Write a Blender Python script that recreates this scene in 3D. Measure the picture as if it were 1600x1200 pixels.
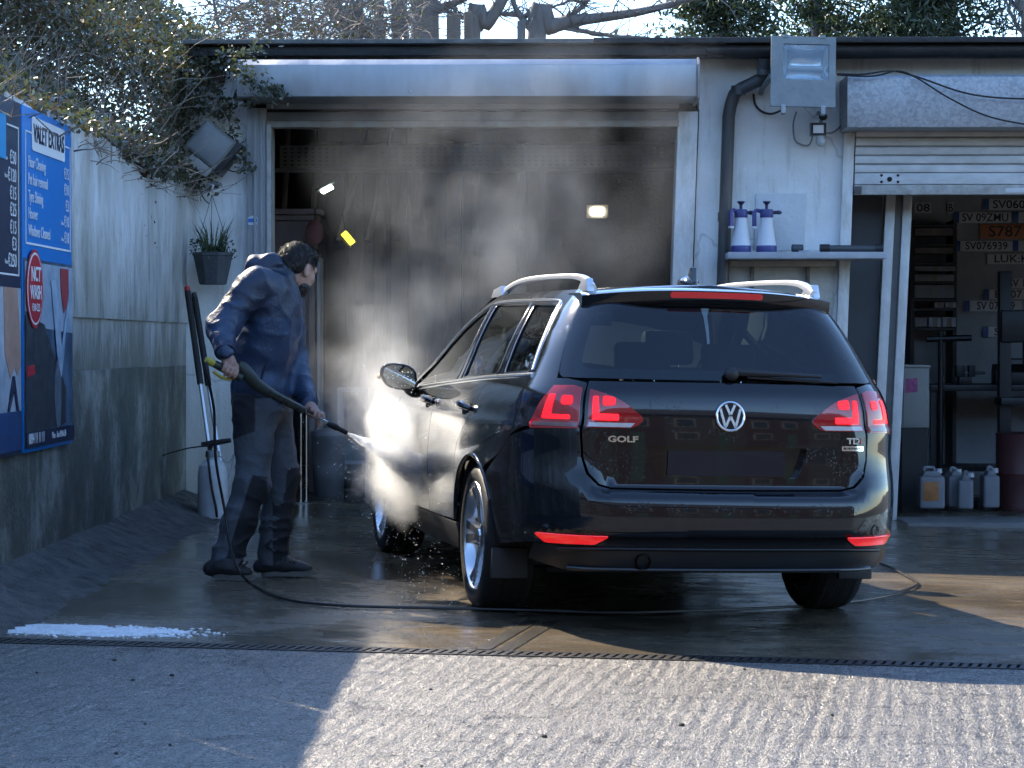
import bpy, bmesh, math, random
import numpy as np
from mathutils import Vector, Matrix
from mathutils.geometry import delaunay_2d_cdt
from mathutils import noise as mnoise

random.seed(7); np.random.seed(7)
SC = bpy.context.scene
COL = SC.collection
for o in list(bpy.data.objects): bpy.data.objects.remove(o)

# ------------------------------------------------------------------ camera
F = 3560.0; H = 1.15
cam = bpy.data.cameras.new('camera'); cam.sensor_width = 36; cam.lens = F/1600*36
cam.clip_start = .1; cam.clip_end = 3000
camo = bpy.data.objects.new('camera', cam); COL.objects.link(camo)
camo.location = (0, 0, H)
camo.rotation_euler = (math.radians(90)-64/F, 0, 50/F)
SC.camera = camo

# ------------------------------------------------------------------ sky, sun, exposure
SD = Vector((.765, -.957, -1.0)).normalized()          # way the sunlight travels
SUN_EL = math.asin(-SD.z); SUN_AZ = math.atan2(.765, .957)
W = bpy.data.worlds.new('World'); SC.world = W; W.use_nodes = True
nt = W.node_tree; bg = nt.nodes['Background']
sky = nt.nodes.new('ShaderNodeTexSky'); sky.sky_type = 'NISHITA'; sky.sun_disc = False
sky.sun_elevation = SUN_EL; sky.sun_rotation = -SUN_AZ
sky.air_density = 1.0; sky.dust_density = .15; sky.ozone_density = 5.0; sky.altitude = 20
nt.links.new(sky.outputs[0], bg.inputs[0]); bg.inputs[1].default_value = .15
sun = bpy.data.lights.new('sun', 'SUN'); sun.energy = 4.0; sun.angle = math.radians(.53); sun.color = (1, .87, .69)
suno = bpy.data.objects.new('sun', sun); COL.objects.link(suno)
suno.rotation_euler = SD.to_track_quat('-Z', 'Y').to_euler(); suno.location = (-8, 12, 12)
SC.view_settings.view_transform = 'Standard'; SC.view_settings.look = 'None'
SC.view_settings.exposure = 1.82; SC.view_settings.gamma = 1.0
SC.view_settings.use_curve_mapping = False
cy = SC.cycles
cy.max_bounces = 6; cy.diffuse_bounces = 2; cy.glossy_bounces = 3; cy.transmission_bounces = 6
cy.transparent_max_bounces = 8; cy.volume_bounces = 2; cy.use_denoising = True
cy.use_adaptive_sampling = True; cy.adaptive_threshold = .035; cy.volume_max_steps = 96; cy.volume_step_rate = 1.0; cy.sample_clamp_indirect = 6
cy.caustics_reflective = False; cy.caustics_refractive = False

# ------------------------------------------------------------------ helpers
def gz(x): return -.024*(max(-6., min(8., x))+1)
def at(px, py, D): return Vector(((px-850)/F*D, D, H-(py-536)/F*D))
def on_ground(px, py, lift=0.0):
    D = 9.0
    for _ in range(20):
        X = (px-850)/F*D; D = F*(H-gz(X)-lift)/(py-536)
    return Vector(((px-850)/F*D, D, gz((px-850)/F*D)+lift))

MATS = {}
def M(name, col=(.5, .5, .5), rough=.6, metal=0., var=0., vscale=4., col2=None, bump=0., bscale=30., spec=.5,
      coat=0., emit=None, estr=0., trans=0., ior=1.45, alpha=1., stretch=(1, 1, 1), rvar=0., detail=6.):
    if name in MATS: return MATS[name]
    m = bpy.data.materials.new(name); m.use_nodes = True; t = m.node_tree; b = t.nodes['Principled BSDF']
    b.inputs['Base Color'].default_value = (*col, 1); b.inputs['Roughness'].default_value = rough
    b.inputs['Metallic'].default_value = metal; b.inputs['IOR'].default_value = ior
    b.inputs['Specular IOR Level'].default_value = spec; b.inputs['Coat Weight'].default_value = coat
    b.inputs['Coat Roughness'].default_value = .03
    b.inputs['Transmission Weight'].default_value = trans; b.inputs['Alpha'].default_value = alpha
    if emit: b.inputs['Emission Color'].default_value = (*emit, 1); b.inputs['Emission Strength'].default_value = estr
    if var or bump or rvar:
        tc = t.nodes.new('ShaderNodeTexCoord'); mp = t.nodes.new('ShaderNodeMapping')
        mp.inputs['Scale'].default_value = stretch; t.links.new(tc.outputs['Object'], mp.inputs[0])
    if var or rvar:
        n = t.nodes.new('ShaderNodeTexNoise'); n.inputs['Scale'].default_value = vscale; n.inputs['Detail'].default_value = detail
        n.inputs['Roughness'].default_value = .65
        t.links.new(mp.outputs[0], n.inputs['Vector'])
        cr = t.nodes.new('ShaderNodeValToRGB'); cr.color_ramp.elements[0].position = .32; cr.color_ramp.elements[1].position = .68
        c2 = col2 or tuple(max(0, c*(1-var)) for c in col)
        cr.color_ramp.elements[0].color = (*c2, 1); cr.color_ramp.elements[1].color = (*col, 1)
        t.links.new(n.outputs[0], cr.inputs[0])
        if var: t.links.new(cr.outputs[0], b.inputs['Base Color'])
        if rvar:
            mr = t.nodes.new('ShaderNodeMapRange'); mr.inputs[1].default_value = .3; mr.inputs[2].default_value = .7
            mr.inputs[3].default_value = max(.02, rough-rvar); mr.inputs[4].default_value = min(1, rough+rvar)
            t.links.new(n.outputs[0], mr.inputs[0]); t.links.new(mr.outputs[0], b.inputs['Roughness'])
    if bump:
        n2 = t.nodes.new('ShaderNodeTexNoise'); n2.inputs['Scale'].default_value = bscale; n2.inputs['Detail'].default_value = 5
        t.links.new(mp.outputs[0], n2.inputs['Vector'])
        bp = t.nodes.new('ShaderNodeBump'); bp.inputs['Strength'].default_value = bump; bp.inputs['Distance'].default_value = .02
        t.links.new(n2.outputs[0], bp.inputs['Height']); t.links.new(bp.outputs[0], b.inputs['Normal'])
    MATS[name] = m; return m

def link(o, parent=None):
    COL.objects.link(o)
    if parent is not None: o.parent = parent
    return o
def tag(o, label, cat, group=None, kind=None):
    o['label'] = label
    if cat: o['category'] = cat
    if group: o['group'] = group
    if kind: o['kind'] = kind
    return o
def structure(o): o['kind'] = 'structure'; return o
def empty(name, loc=(0, 0, 0), rz=0., parent=None):
    o = bpy.data.objects.new(name, None); o.location = loc; o.rotation_euler = (0, 0, rz); o.empty_display_size = .1
    return link(o, parent)
def copy_tree(o, parent=None):
    c = o.copy(); COL.objects.link(c); c.parent = parent
    for ch in list(o.children): copy_tree(ch, c)
    return c

class MB:
    def __init__(s): s.v = []; s.f = []; s.mi = []
    def add(s, vs, fs, mi=0):
        k = len(s.v); s.v += [tuple(p) for p in vs]; s.f += [tuple(i+k for i in f) for f in fs]; s.mi += [mi]*len(fs); return s
    def box(s, x0, x1, y0, y1, z0, z1, mi=0, mat=None):
        vs = [Vector((x, y, z)) for z in (z0, z1) for y in (y0, y1) for x in (x0, x1)]
        if mat is not None: vs = [mat @ p for p in vs]
        return s.add(vs, [(0, 2, 3, 1), (4, 5, 7, 6), (0, 1, 5, 4), (2, 6, 7, 3), (0, 4, 6, 2), (1, 3, 7, 5)], mi)
    def cbox(s, c, d, mi=0, mat=None):
        m = Matrix.Translation(c) @ (mat if mat is not None else Matrix())
        return s.box(-d[0]/2, d[0]/2, -d[1]/2, d[1]/2, -d[2]/2, d[2]/2, mi, m)
    def cyl(s, p0, p1, r0, r1=None, n=16, cap=True, mi=0):
        p0, p1 = Vector(p0), Vector(p1); r1 = r0 if r1 is None else r1
        ax = (p1-p0).normalized(); u = ax.orthogonal().normalized(); w = ax.cross(u)
        vs = []
        for p, r in ((p0, r0), (p1, r1)):
            for i in range(n):
                a = 2*math.pi*i/n; vs.append(p+u*(r*math.cos(a))+w*(r*math.sin(a)))
        fs = [(i, (i+1) % n, n+(i+1) % n, n+i) for i in range(n)]
        if cap: fs += [tuple(range(n-1, -1, -1)), tuple(range(n, 2*n))]
        return s.add(vs, fs, mi)
    def tube(s, pts, r, n=8, mi=0, cap=True):
        pts = [Vector(p) for p in pts]; N = len(pts)
        rr = r if isinstance(r, (list, tuple)) else [r]*N
        tg = [(pts[min(i+1, N-1)]-pts[max(i-1, 0)]).normalized() for i in range(N)]
        u = tg[0].orthogonal().normalized(); vs = []
        for i in range(N):
            u = (u-tg[i]*u.dot(tg[i]))
            u = u.normalized() if u.length > 1e-6 else tg[i].orthogonal().normalized()
            w = tg[i].cross(u)
            for k in range(n):
                a = 2*math.pi*k/n; vs.append(pts[i]+(u*math.cos(a)+w*math.sin(a))*rr[i])
        fs = [(i*n+k, i*n+(k+1) % n, (i+1)*n+(k+1) % n, (i+1)*n+k) for i in range(N-1) for k in range(n)]
        if cap: fs += [tuple(range(n-1, -1, -1)), tuple(range((N-1)*n, N*n))]
        return s.add(vs, fs, mi)
    def lathe(s, prof, n=24, mat=None, mi=0, closed=False):
        # prof [(r, z)] about z
        vs = []
        for r, z in prof:
            for i in range(n):
                a = 2*math.pi*i/n; p = Vector((r*math.cos(a), r*math.sin(a), z)); vs.append(mat @ p if mat is not None else p)
        m = len(prof)
        fs = [(j*n+i, j*n+(i+1) % n, ((j+1) % m)*n+(i+1) % n, ((j+1) % m)*n+i) for j in range(m if closed else m-1) for i in range(n)]
        return s.add(vs, fs, mi)
    def prism(s, poly, fn0, fn1, mi=0):
        n = len(poly); vs = [fn0(*p) for p in poly]+[fn1(*p) for p in poly]
        fs = [tuple(range(n)), tuple(range(2*n-1, n-1, -1))]+[(i, n+i, n+(i+1) % n, (i+1) % n) for i in range(n)]
        return s.add(vs, fs, mi)
    def grid(s, fn, nu, nv, mi=0):
        vs = [fn(i/nu, j/nv) for j in range(nv+1) for i in range(nu+1)]
        fs = [(j*(nu+1)+i, j*(nu+1)+i+1, (j+1)*(nu+1)+i+1, (j+1)*(nu+1)+i) for j in range(nv) for i in range(nu)]
        return s.add(vs, fs, mi)
    def ball(s, c, r, n=12, m=8, mi=0, sc=(1, 1, 1), mat=None):
        c = Vector(c); vs = []
        for j in range(1, m):
            t = math.pi*j/m
            for i in range(n):
                a = 2*math.pi*i/n; p = Vector((r*sc[0]*math.sin(t)*math.cos(a), r*sc[1]*math.sin(t)*math.sin(a), r*sc[2]*math.cos(t)))
                vs.append(c+(mat @ p if mat is not None else p))
        e0 = Vector((0, 0, r*sc[2])); e1 = -e0
        vs += [c+(mat @ e0 if mat is not None else e0), c+(mat @ e1 if mat is not None else e1)]
        fs = [(j*n+i, (j+1)*n+i, (j+1)*n+(i+1) % n, j*n+(i+1) % n) for j in range(m-2) for i in range(n)]
        T = (m-1)*n; fs += [(T, i, (i+1) % n) for i in range(n)]+[(T+1, (m-2)*n+(i+1) % n, (m-2)*n+i) for i in range(n)]
        return s.add(vs, fs, mi)
    def mesh(s, name, mats, smooth=35., recalc=True):
        me = bpy.data.meshes.new(name); me.from_pydata(s.v, [], s.f)
        for m in (mats if isinstance(mats, (list, tuple)) else [mats]): me.materials.append(m)
        if any(s.mi): me.polygons.foreach_set('material_index', s.mi)
        if recalc:
            bm = bmesh.new(); bm.from_mesh(me); bmesh.ops.recalc_face_normals(bm, faces=bm.faces); bm.to_mesh(me); bm.free()
        if smooth:
            me.polygons.foreach_set('use_smooth', [True]*len(me.polygons)); me.set_sharp_from_angle(angle=math.radians(smooth))
        me.update(); return me
    def build(s, name, mats, parent=None, smooth=35., bevel=0., recalc=True, seg=2):
        me = s.mesh(name, mats, smooth, recalc)
        if bevel:
            bm = bmesh.new(); bm.from_mesh(me); bmesh.ops.remove_doubles(bm, verts=bm.verts, dist=1e-5)
            es = [e for e in bm.edges if len(e.link_faces) == 2 and e.calc_face_angle(0) > .5]
            bmesh.ops.bevel(bm, geom=es, offset=bevel, segments=seg, affect='EDGES', profile=.6, clamp_overlap=True)
            bm.to_mesh(me); bm.free()
            me.polygons.foreach_set('use_smooth', [True]*len(me.polygons)); me.set_sharp_from_angle(angle=math.radians(40))
        return link(bpy.data.objects.new(name, me), parent)

def text(body, size, mat, parent, mtx, name='lettering', align='LEFT', sx=1., ext=.0015, bold=0.):
    cu = bpy.data.curves.new(name, 'FONT'); cu.body = body; cu.size = size; cu.align_x = align; cu.align_y = 'CENTER'
    cu.extrude = ext; cu.offset = bold; cu.resolution_u = 3
    ob = bpy.data.objects.new(name, cu); link(ob)
    dg = bpy.context.evaluated_depsgraph_get(); me = bpy.data.meshes.new_from_object(ob.evaluated_get(dg))
    bpy.data.objects.remove(ob); bpy.data.curves.remove(cu)
    me.transform(mtx @ Matrix.Diagonal((sx, 1, 1, 1))); me.materials.clear(); me.materials.append(mat)
    return link(bpy.data.objects.new(name, me), parent)
def frame(origin, ux, uy):
    ux, uy = Vector(ux).normalized(), Vector(uy).normalized(); n = ux.cross(uy)
    m = Matrix((ux, uy, n)).transposed().to_4x4(); m.translation = Vector(origin); return m
def smooth_path(pts, n=8):
    pts = [Vector(p) for p in pts]; out = []
    for i in range(len(pts)-1):
        p0, p1, p2, p3 = pts[max(i-1, 0)], pts[i], pts[i+1], pts[min(i+2, len(pts)-1)]
        for k in range(n):
            t = k/n
            out.append(.5*((2*p1)+(p2-p0)*t+(2*p0-5*p1+4*p2-p3)*t*t+(3*p1-p0-3*p2+p3)*t**3))
    out.append(pts[-1]); return out

# ------------------------------------------------------------------ ground materials
def node_mat(name):
    m = bpy.data.materials.new(name); m.use_nodes = True; t = m.node_tree
    return m, t, t.nodes['Principled BSDF']
def N(t, kind, **kw):
    n = t.nodes.new(kind)
    for k, v in kw.items():
        if k.startswith('i_'): n.inputs[k[2:].replace('_', ' ')].default_value = v
        else: setattr(n, k, v)
    return n
def ramp(t, src, stops):
    r = t.nodes.new('ShaderNodeValToRGB'); e = r.color_ramp.elements
    while len(e) < len(stops): e.new(.5)
    for i, (p, c) in enumerate(stops):
        e[i].position = p; e[i].color = (*c, 1) if not isinstance(c, float) else (c, c, c, 1)
    t.links.new(src, r.inputs[0]); return r.outputs[0]
def mapping(t, scale=(1, 1, 1), rot=(0, 0, 0)):
    tc = t.nodes.new('ShaderNodeTexCoord'); mp = t.nodes.new('ShaderNodeMapping')
    mp.inputs['Scale'].default_value = scale; mp.inputs['Rotation'].default_value = rot
    t.links.new(tc.outputs['Object'], mp.inputs[0]); return mp.outputs[0]
def noise_n(t, vec, scale, detail=6., rough=.6):
    n = t.nodes.new('ShaderNodeTexNoise'); n.inputs['Scale'].default_value = scale; n.inputs['Detail'].default_value = detail
    n.inputs['Roughness'].default_value = rough; t.links.new(vec, n.inputs['Vector']); return n.outputs[0]
def math_n(t, op, a, b=None, clamp=False):
    n = t.nodes.new('ShaderNodeMath'); n.operation = op; n.use_clamp = clamp
    for i, v in enumerate((a, b)):
        if v is None: continue
        if isinstance(v, (int, float)): n.inputs[i].default_value = v
        else: t.links.new(v, n.inputs[i])
    return n.outputs[0]
def mix_c(t, fac, a, b, mode='MIX'):
    n = t.nodes.new('ShaderNodeMix'); n.data_type = 'RGBA'; n.blend_type = mode
    if isinstance(fac, (int, float)): n.inputs[0].default_value = fac
    else: t.links.new(fac, n.inputs[0])
    for i, v in ((6, a), (7, b)):
        if isinstance(v, tuple): n.inputs[i].default_value = (*v, 1)
        else: t.links.new(v, n.inputs[i])
    return n.outputs[2]
def bump_n(t, b, h, strength, dist):
    bp = t.nodes.new('ShaderNodeBump'); bp.inputs['Strength'].default_value = strength; bp.inputs['Distance'].default_value = dist
    t.links.new(h, bp.inputs['Height']); t.links.new(bp.outputs[0], b.inputs['Normal']); return bp

def tex_mapping(t, scale, rz):
    tc = t.nodes.new('ShaderNodeTexCoord'); mp = t.nodes.new('ShaderNodeMapping'); mp.vector_type = 'TEXTURE'
    mp.inputs['Scale'].default_value = scale; mp.inputs['Rotation'].default_value = (0, 0, rz)
    t.links.new(tc.outputs['Object'], mp.inputs[0]); return mp.outputs[0]
def apron_material():                                   # dry brushed concrete
    m, t, b = node_mat('brushed_concrete')
    v = mapping(t); big = noise_n(t, v, .9, 4); fine = noise_n(t, v, 115., 2, .7); mid = noise_n(t, v, 11., 4, .75)
    vs = tex_mapping(t, (1, 5, 1), math.radians(-10)); streak = noise_n(t, vs, 26., 3, .8)
    vw = tex_mapping(t, (1, 1, 1), math.radians(-10)); w = t.nodes.new('ShaderNodeTexWave'); w.bands_direction = 'X'; w.inputs['Scale'].default_value = 5.4; w.inputs['Distortion'].default_value = 2.6; w.inputs['Detail'].default_value = 3; w.inputs['Detail Scale'].default_value = 1.6; t.links.new(vw, w.inputs['Vector'])
    rib = math_n(t, 'MULTIPLY', w.outputs['Fac'], ramp(t, noise_n(t, v, 1.6, 2), [(.36, .15), (.60, 1.)]))
    col = ramp(t, big, [(.32, (.095, .090, .080)), (.68, (.17, .16, .142))])
    col = mix_c(t, .5, col, ramp(t, mid, [(.36, (.06, .057, .052)), (.64, (.205, .193, .172))]))
    # grooves coloured darker than the ridges, and flakes have broken out of the skin
    col = mix_c(t, ramp(t, streak, [(.36, .65), (.50, 0.)]), col, (.05, .049, .047))
    chips = ramp(t, noise_n(t, tex_mapping(t, (2.6, .8, 1), .08), 11., 3, .8), [(.61, 0.), (.65, 1.)])
    col = mix_c(t, math_n(t, 'MULTIPLY', chips, .8), col, (.03, .029, .028))
    agg = t.nodes.new('ShaderNodeTexVoronoi'); agg.inputs['Scale'].default_value = 95; t.links.new(v, agg.inputs['Vector'])
    sp_ = t.nodes.new('ShaderNodeSeparateColor'); t.links.new(agg.outputs['Color'], sp_.inputs[0])
    col = mix_c(t, ramp(t, sp_.outputs[0], [(.70, 0.), (.95, .55)]), col, (.33, .31, .28)); col = mix_c(t, ramp(t, sp_.outputs[1], [(.80, 0.), (.95, .6)]), col, (.04, .04, .04))
    wv = t.nodes.new('ShaderNodeVectorMath'); wv.operation = 'MULTIPLY_ADD'; ns = t.nodes.new('ShaderNodeTexNoise'); ns.inputs['Scale'].default_value = 3.; t.links.new(v, ns.inputs['Vector']); t.links.new(ns.outputs[1], wv.inputs[0]); wv.inputs[1].default_value = (.5, .5, .5); t.links.new(v, wv.inputs[2])
    ck = t.nodes.new('ShaderNodeTexVoronoi'); ck.feature = 'DISTANCE_TO_EDGE'; ck.inputs['Scale'].default_value = .42; t.links.new(wv.outputs[0], ck.inputs['Vector'])
    col = mix_c(t, ramp(t, ck.outputs['Distance'], [(.002, .8), (.006, 0.)]), col, (.025, .024, .023))
    t.links.new(col, b.inputs['Base Color']); t.links.new(ramp(t, fine, [(.40, .5), (.60, .16)]), b.inputs['Roughness'])
    b.inputs['Specular IOR Level'].default_value = .65
    h = math_n(t, 'ADD', math_n(t, 'MULTIPLY', fine, .65), math_n(t, 'MULTIPLY', streak, 1.0)); h = math_n(t, 'ADD', h, math_n(t, 'MULTIPLY', rib, .30))
    h = math_n(t, 'SUBTRACT', h, math_n(t, 'MULTIPLY', chips, .5)); h = math_n(t, 'ADD', h, math_n(t, 'MULTIPLY', mid, .5))
    bump_n(t, b, h, 1., .015); return m
def wet_material():                                     # soaked yard slab with puddles
    m, t, b = node_mat('wet_concrete')
    v = mapping(t); big = noise_n(t, v, .8, 5); mid = noise_n(t, mapping(t, (.7, 1.6, 1)), 5., 7, .7); fine = noise_n(t, v, 70., 4, .7)
    col = ramp(t, mid, [(.3, (.040, .034, .026)), (.52, (.11, .088, .060)), (.72, (.27, .21, .14))])  # warm pale tone brightened to stand in for sun glint on the slab
    t.links.new(col, b.inputs['Base Color'])
    wet = ramp(t, math_n(t, 'ADD', math_n(t, 'MULTIPLY', big, .55), math_n(t, 'MULTIPLY', mid, .45)), [(.44, 0.), (.56, 1.)])
    rr = N(t, 'ShaderNodeMapRange'); rr.inputs[3].default_value = .34; rr.inputs[4].default_value = .07
    t.links.new(wet, rr.inputs[0]); t.links.new(rr.outputs[0], b.inputs['Roughness'])
    b.inputs['Specular IOR Level'].default_value = .6
    rip = noise_n(t, mapping(t, (1, 2.2, 1)), 24., 3, .6)
    h = math_n(t, 'ADD', math_n(t, 'MULTIPLY', fine, .55), math_n(t, 'MULTIPLY', rip, .6))
    bp = bump_n(t, b, h, .5, .008)
    st = N(t, 'ShaderNodeMapRange'); st.inputs[3].default_value = .75; st.inputs[4].default_value = .16
    t.links.new(wet, st.inputs[0]); t.links.new(st.outputs[0], bp.inputs['Strength']); return m
M_APRON, M_WET = apron_material(), wet_material()
M_ASPHALT = M('asphalt', (.035, .035, .037), .85, var=.4, vscale=3, bump=.5, bscale=120)

g = MB().add([(-900, -900, -.5), (900, -900, -.5), (900, 900, -.5), (-900, 900, -.5)], [(0, 1, 2, 3)]).build('ground', M('far_ground', (.10, .10, .09), .9, var=.3, vscale=.1), smooth=0)
structure(g)
def slab(name, x0, x1, y0, y1, mat, nx=24, ny=2, lift=0., thick=.3):
    b = MB()
    xs = [x0+(x1-x0)*i/nx for i in range(nx+1)]; ys = [y0+(y1-y0)*j/ny for j in range(ny+1)]
    n = nx+1
    vs = [(x, y, gz(x)+lift) for y in ys for x in xs]; fs = [(j*n+i, j*n+i+1, (j+1)*n+i+1, (j+1)*n+i) for j in range(ny) for i in range(nx)]
    b.add(vs, fs)
    e = [(x, y0, gz(x)+lift) for x in xs]; k = [(x, y0, gz(x)+lift-thick) for x in xs]
    b.add(e+k, [(i, n+i, n+i+1, i+1) for i in range(nx)])
    e = [(x, y1, gz(x)+lift) for x in xs]; k = [(x, y1, gz(x)+lift-thick) for x in xs]
    b.add(e+k, [(i, i+1, n+i+1, n+i) for i in range(nx)])
    return structure(b.build(name, mat, smooth=0, recalc=False))
DR0, DR1 = 8.49, 8.63                                   # drain channel across the yard
slab('concrete_apron', -7, 9, -3.2, DR0, M_APRON)
slab('wash_yard_floor', -3.0, 9, DR1, 26, M_WET)
slab('street', -60, 60, -11, -3.2, M_ASPHALT, lift=-.06)
slab('far_pavement', -60, 60, -14, -11, M('paving', (.07, .07, .068), .8, var=.2, bump=.3), lift=.04)

# drain channel and its bars
M_IRON = M('cast_iron', (.035, .034, .034), .5, .6, var=.3, vscale=30, bump=.3, bscale=60)
M_DARK = M('dark_void', (.012, .012, .013), .8)
dr = empty('drain_grate', (0, 0, 0)); tag(dr, 'long narrow iron drain grate running across the wet concrete', 'drain')
b = MB()
xs = [-2.2+.2*i for i in range(40)]
for x in xs:
    b.add([(x, DR0, gz(x)-.07), (x+.2, DR0, gz(x+.2)-.07), (x+.2, DR1, gz(x+.2)-.07), (x, DR1, gz(x)-.07)], [(0, 1, 2, 3)])
b.build('channel', M_DARK, dr, smooth=0)
b = MB()
for y0, y1 in ((DR0+.002, DR0+.022), (DR1-.022, DR1-.002)):
    for x in xs:
        b.add([(x, y0, gz(x)+.004), (x+.2, y0, gz(x+.2)+.004), (x+.2, y1, gz(x+.2)+.004), (x, y1, gz(x)+.004),
               (x, y0, gz(x)-.05), (x+.2, y0, gz(x+.2)-.05), (x+.2, y1, gz(x+.2)-.05), (x, y1, gz(x)-.05)],
              [(0, 1, 2, 3), (0, 4, 5, 1), (3, 2, 6, 7)])
b.build('rim', M_IRON, dr, smooth=0)
bar = MB().add([(-.016, -.048, .003), (.006, -.048, .003), (.036, .048, .003), (.014, .048, .003), (-.016, -.048, -.03), (.006, -.048, -.03), (.036, .048, -.03), (.014, .048, -.03)],
               [(0, 1, 2, 3), (0, 4, 5, 1), (2, 6, 7, 3), (1, 5, 6, 2), (0, 3, 7, 4)]).mesh('bar', M_IRON, 0)
for i in range(118):
    x = -2.1+.036*i
    o = bpy.data.objects.new('bar', bar); o.location = (x, (DR0+DR1)/2, gz(x)); link(o, dr)
# second channel leading from the car to the drain
d2 = empty('drain_cover', (0, 0, 0)); tag(d2, 'short slotted drain cover running from the grate towards the car', 'drain')
p0 = on_ground(742, 1016); p1 = on_ground(822, 970)
dirv = (p1-p0); dirv.z = 0; L2 = dirv.length; dirv.normalize(); sdv = Vector((dirv.y, -dirv.x, 0))
for k in range(2):
    a = p0+sdv*(.085*k); c = a+dirv*L2
    q = [a, c, c+sdv*.06, a+sdv*.06]
    vs = [(p.x, p.y, gz(p.x)+.0035) for p in q]+[(p.x, p.y, gz(p.x)-.02) for p in q]
    MB().add(vs, [(0, 1, 2, 3), (0, 4, 5, 1), (1, 5, 6, 2), (2, 6, 7, 3), (3, 7, 4, 0)]).build('cover_strip', M('worn_steel', (.055, .048, .038), .35, .3, var=.5, vscale=12, bump=.4, bscale=50), d2, smooth=0)

# rough concrete fillet at the foot of the wall
def kerbf(u, v):
    y = 5+10.4*u; k = v; x = -2.44+.42*k+.03*mnoise.noise((y*1.7, k*2, 1))
    z = gz(x)-.004+.13*(1-k)**1.3+((.014*mnoise.noise((y*6, k*5, 3))+.010*mnoise.noise((y*19, k*14, 6))) if 0 < v < 1 else 0)
    return (x, y, z)
structure(MB().grid(kerbf, 420, 16).build('kerb', M('rough_concrete', (.115, .112, .105), .8, var=.7, vscale=9, bump=1., bscale=60), smooth=60))

# ------------------------------------------------------------------ boundary wall on the left
def sheet_material():
    m, t, b = node_mat('painted_sheet')
    v = mapping(t); st = mapping(t, (1, 1.1, .5)); big = noise_n(t, st, 1.9, 5, .72); run = noise_n(t, mapping(t, (1, 1.7, .42)), 3.2, 6, .78); fine = noise_n(t, v, 26., 5)
    col = mix_c(t, ramp(t, big, [(.40, 0.), (.66, 1.)]), (.70, .72, .74), (.42, .42, .39))
    col = mix_c(t, ramp(t, run, [(.54, 0.), (.70, .85)]), col, (.22, .22, .18))
    # green and grey grime that has crept up from the damp base
    sx = t.nodes.new('ShaderNodeSeparateXYZ'); t.links.new(v, sx.inputs[0])
    hgt = math_n(t, 'ADD', sx.outputs[2], math_n(t, 'MULTIPLY', math_n(t, 'SUBTRACT', run, .5), 2.6))
    col = mix_c(t, ramp(t, math_n(t, 'MULTIPLY', hgt, .4), [(.40, .92), (.74, 0.)]), col, (.12, .125, .10))
    holes = t.nodes.new('ShaderNodeTexVoronoi'); holes.inputs['Scale'].default_value = 2.6; t.links.new(v, holes.inputs['Vector'])
    col = mix_c(t, ramp(t, holes.outputs['Distance'], [(.035, 1.), (.05, 0.)]), col, (.04, .035, .03))
    t.links.new(col, b.inputs['Base Color']); b.inputs['Roughness'].default_value = .42
    bump_n(t, b, math_n(t, 'ADD', fine, math_n(t, 'MULTIPLY', big, 1.5)), .35, .01); return m
M_SHEET = sheet_material()
def plinth_material():
    m, t, b = node_mat('mossy_concrete')
    v = mapping(t); big = noise_n(t, mapping(t, (1, 1.0, .75)), 2.0, 6, .78); fine = noise_n(t, v, 40., 6)
    col = ramp(t, big, [(.34, (.035, .042, .034)), (.5, (.085, .09, .074)), (.66, (.24, .245, .22))])
    t.links.new(col, b.inputs['Base Color']); b.inputs['Roughness'].default_value = .7
    bump_n(t, b, math_n(t, 'ADD', fine, big), .5, .012); return m
M_PLINTH = plinth_material()
WX = -2.44
wall = empty('boundary_wall', (WX, 10.5, 0)); tag(wall, 'pale stained sheet wall on a dark concrete base beside the yard', 'wall')
wloc = Vector((WX, 10.5, 0))
def wl(p): return Vector(p)-wloc
rw = random.Random(3)
ys = [5.0, 6.1, 7.2, 8.35, 9.3, 10.25, 11.15, 12.25, 13.15, 13.95, 14.6, 15.05, 15.5]
for i in range(len(ys)-1):
    y0, y1 = ys[i]+.006, ys[i+1]-.006
    lean = rw.uniform(-.012, .012); h0 = 2.27+rw.uniform(-.03, .035); drop = rw.uniform(.0, .06)
    if i >= 8: h0 -= .03; drop += .03
    def pf(u, v, y0=y0, y1=y1, lean=lean, h0=h0, drop=drop, i=i):
        y = y0+(y1-y0)*u
        top = h0-drop*u**2+.02*mnoise.noise((y*5, i, 2))+.012*mnoise.noise((y*13, i, 7))
        z = 1.285+(top-1.285)*v
        x = WX+.016+lean*v+0.004*math.sin(y*2*math.pi/.5+i)*v+.012*mnoise.noise((y*1.3, z*1.5, i))
        return wl((x, y, z))
    b = MB().grid(pf, 22, 14)
    def pb(u, v, pf=pf): q = pf(u, v); return Vector((q.x-.012, q.y, q.z))
    b.grid(pb, 22, 14); n = 23
    k = n*15
    b.add([], [])
    tops = [(14*n+j, 14*n+j+1, k+14*n+j+1, k+14*n+j) for j in range(22)]
    b.f += tops; b.mi += [0]*len(tops)
    sides = [(j*n+e, (j+1)*n+e, k+(j+1)*n+e, k+j*n+e) for j in range(14) for e in (0, 22)]
    b.f += sides; b.mi += [0]*len(sides)
    b.build('sheet_panel', M_SHEET, wall, smooth=50, recalc=False)
yy = [5.0, 7.4, 9.9, 12.3, 14.1, 15.5]
for i in range(len(yy)-1):
    dx = rw.uniform(-.006, .006)
    MB().box(-.10, -.002+dx*.5, yy[i]+.004-10.5, yy[i+1]-.004-10.5, 0.985, 1.30).build('middle_panel', M_SHEET, wall, bevel=.006)
    MB().box(-.14, .004-dx*.5, yy[i]+.004-10.5, yy[i+1]-.004-10.5, -.2, 1.005).build('concrete_panel', M_PLINTH, wall, bevel=.008)

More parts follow.
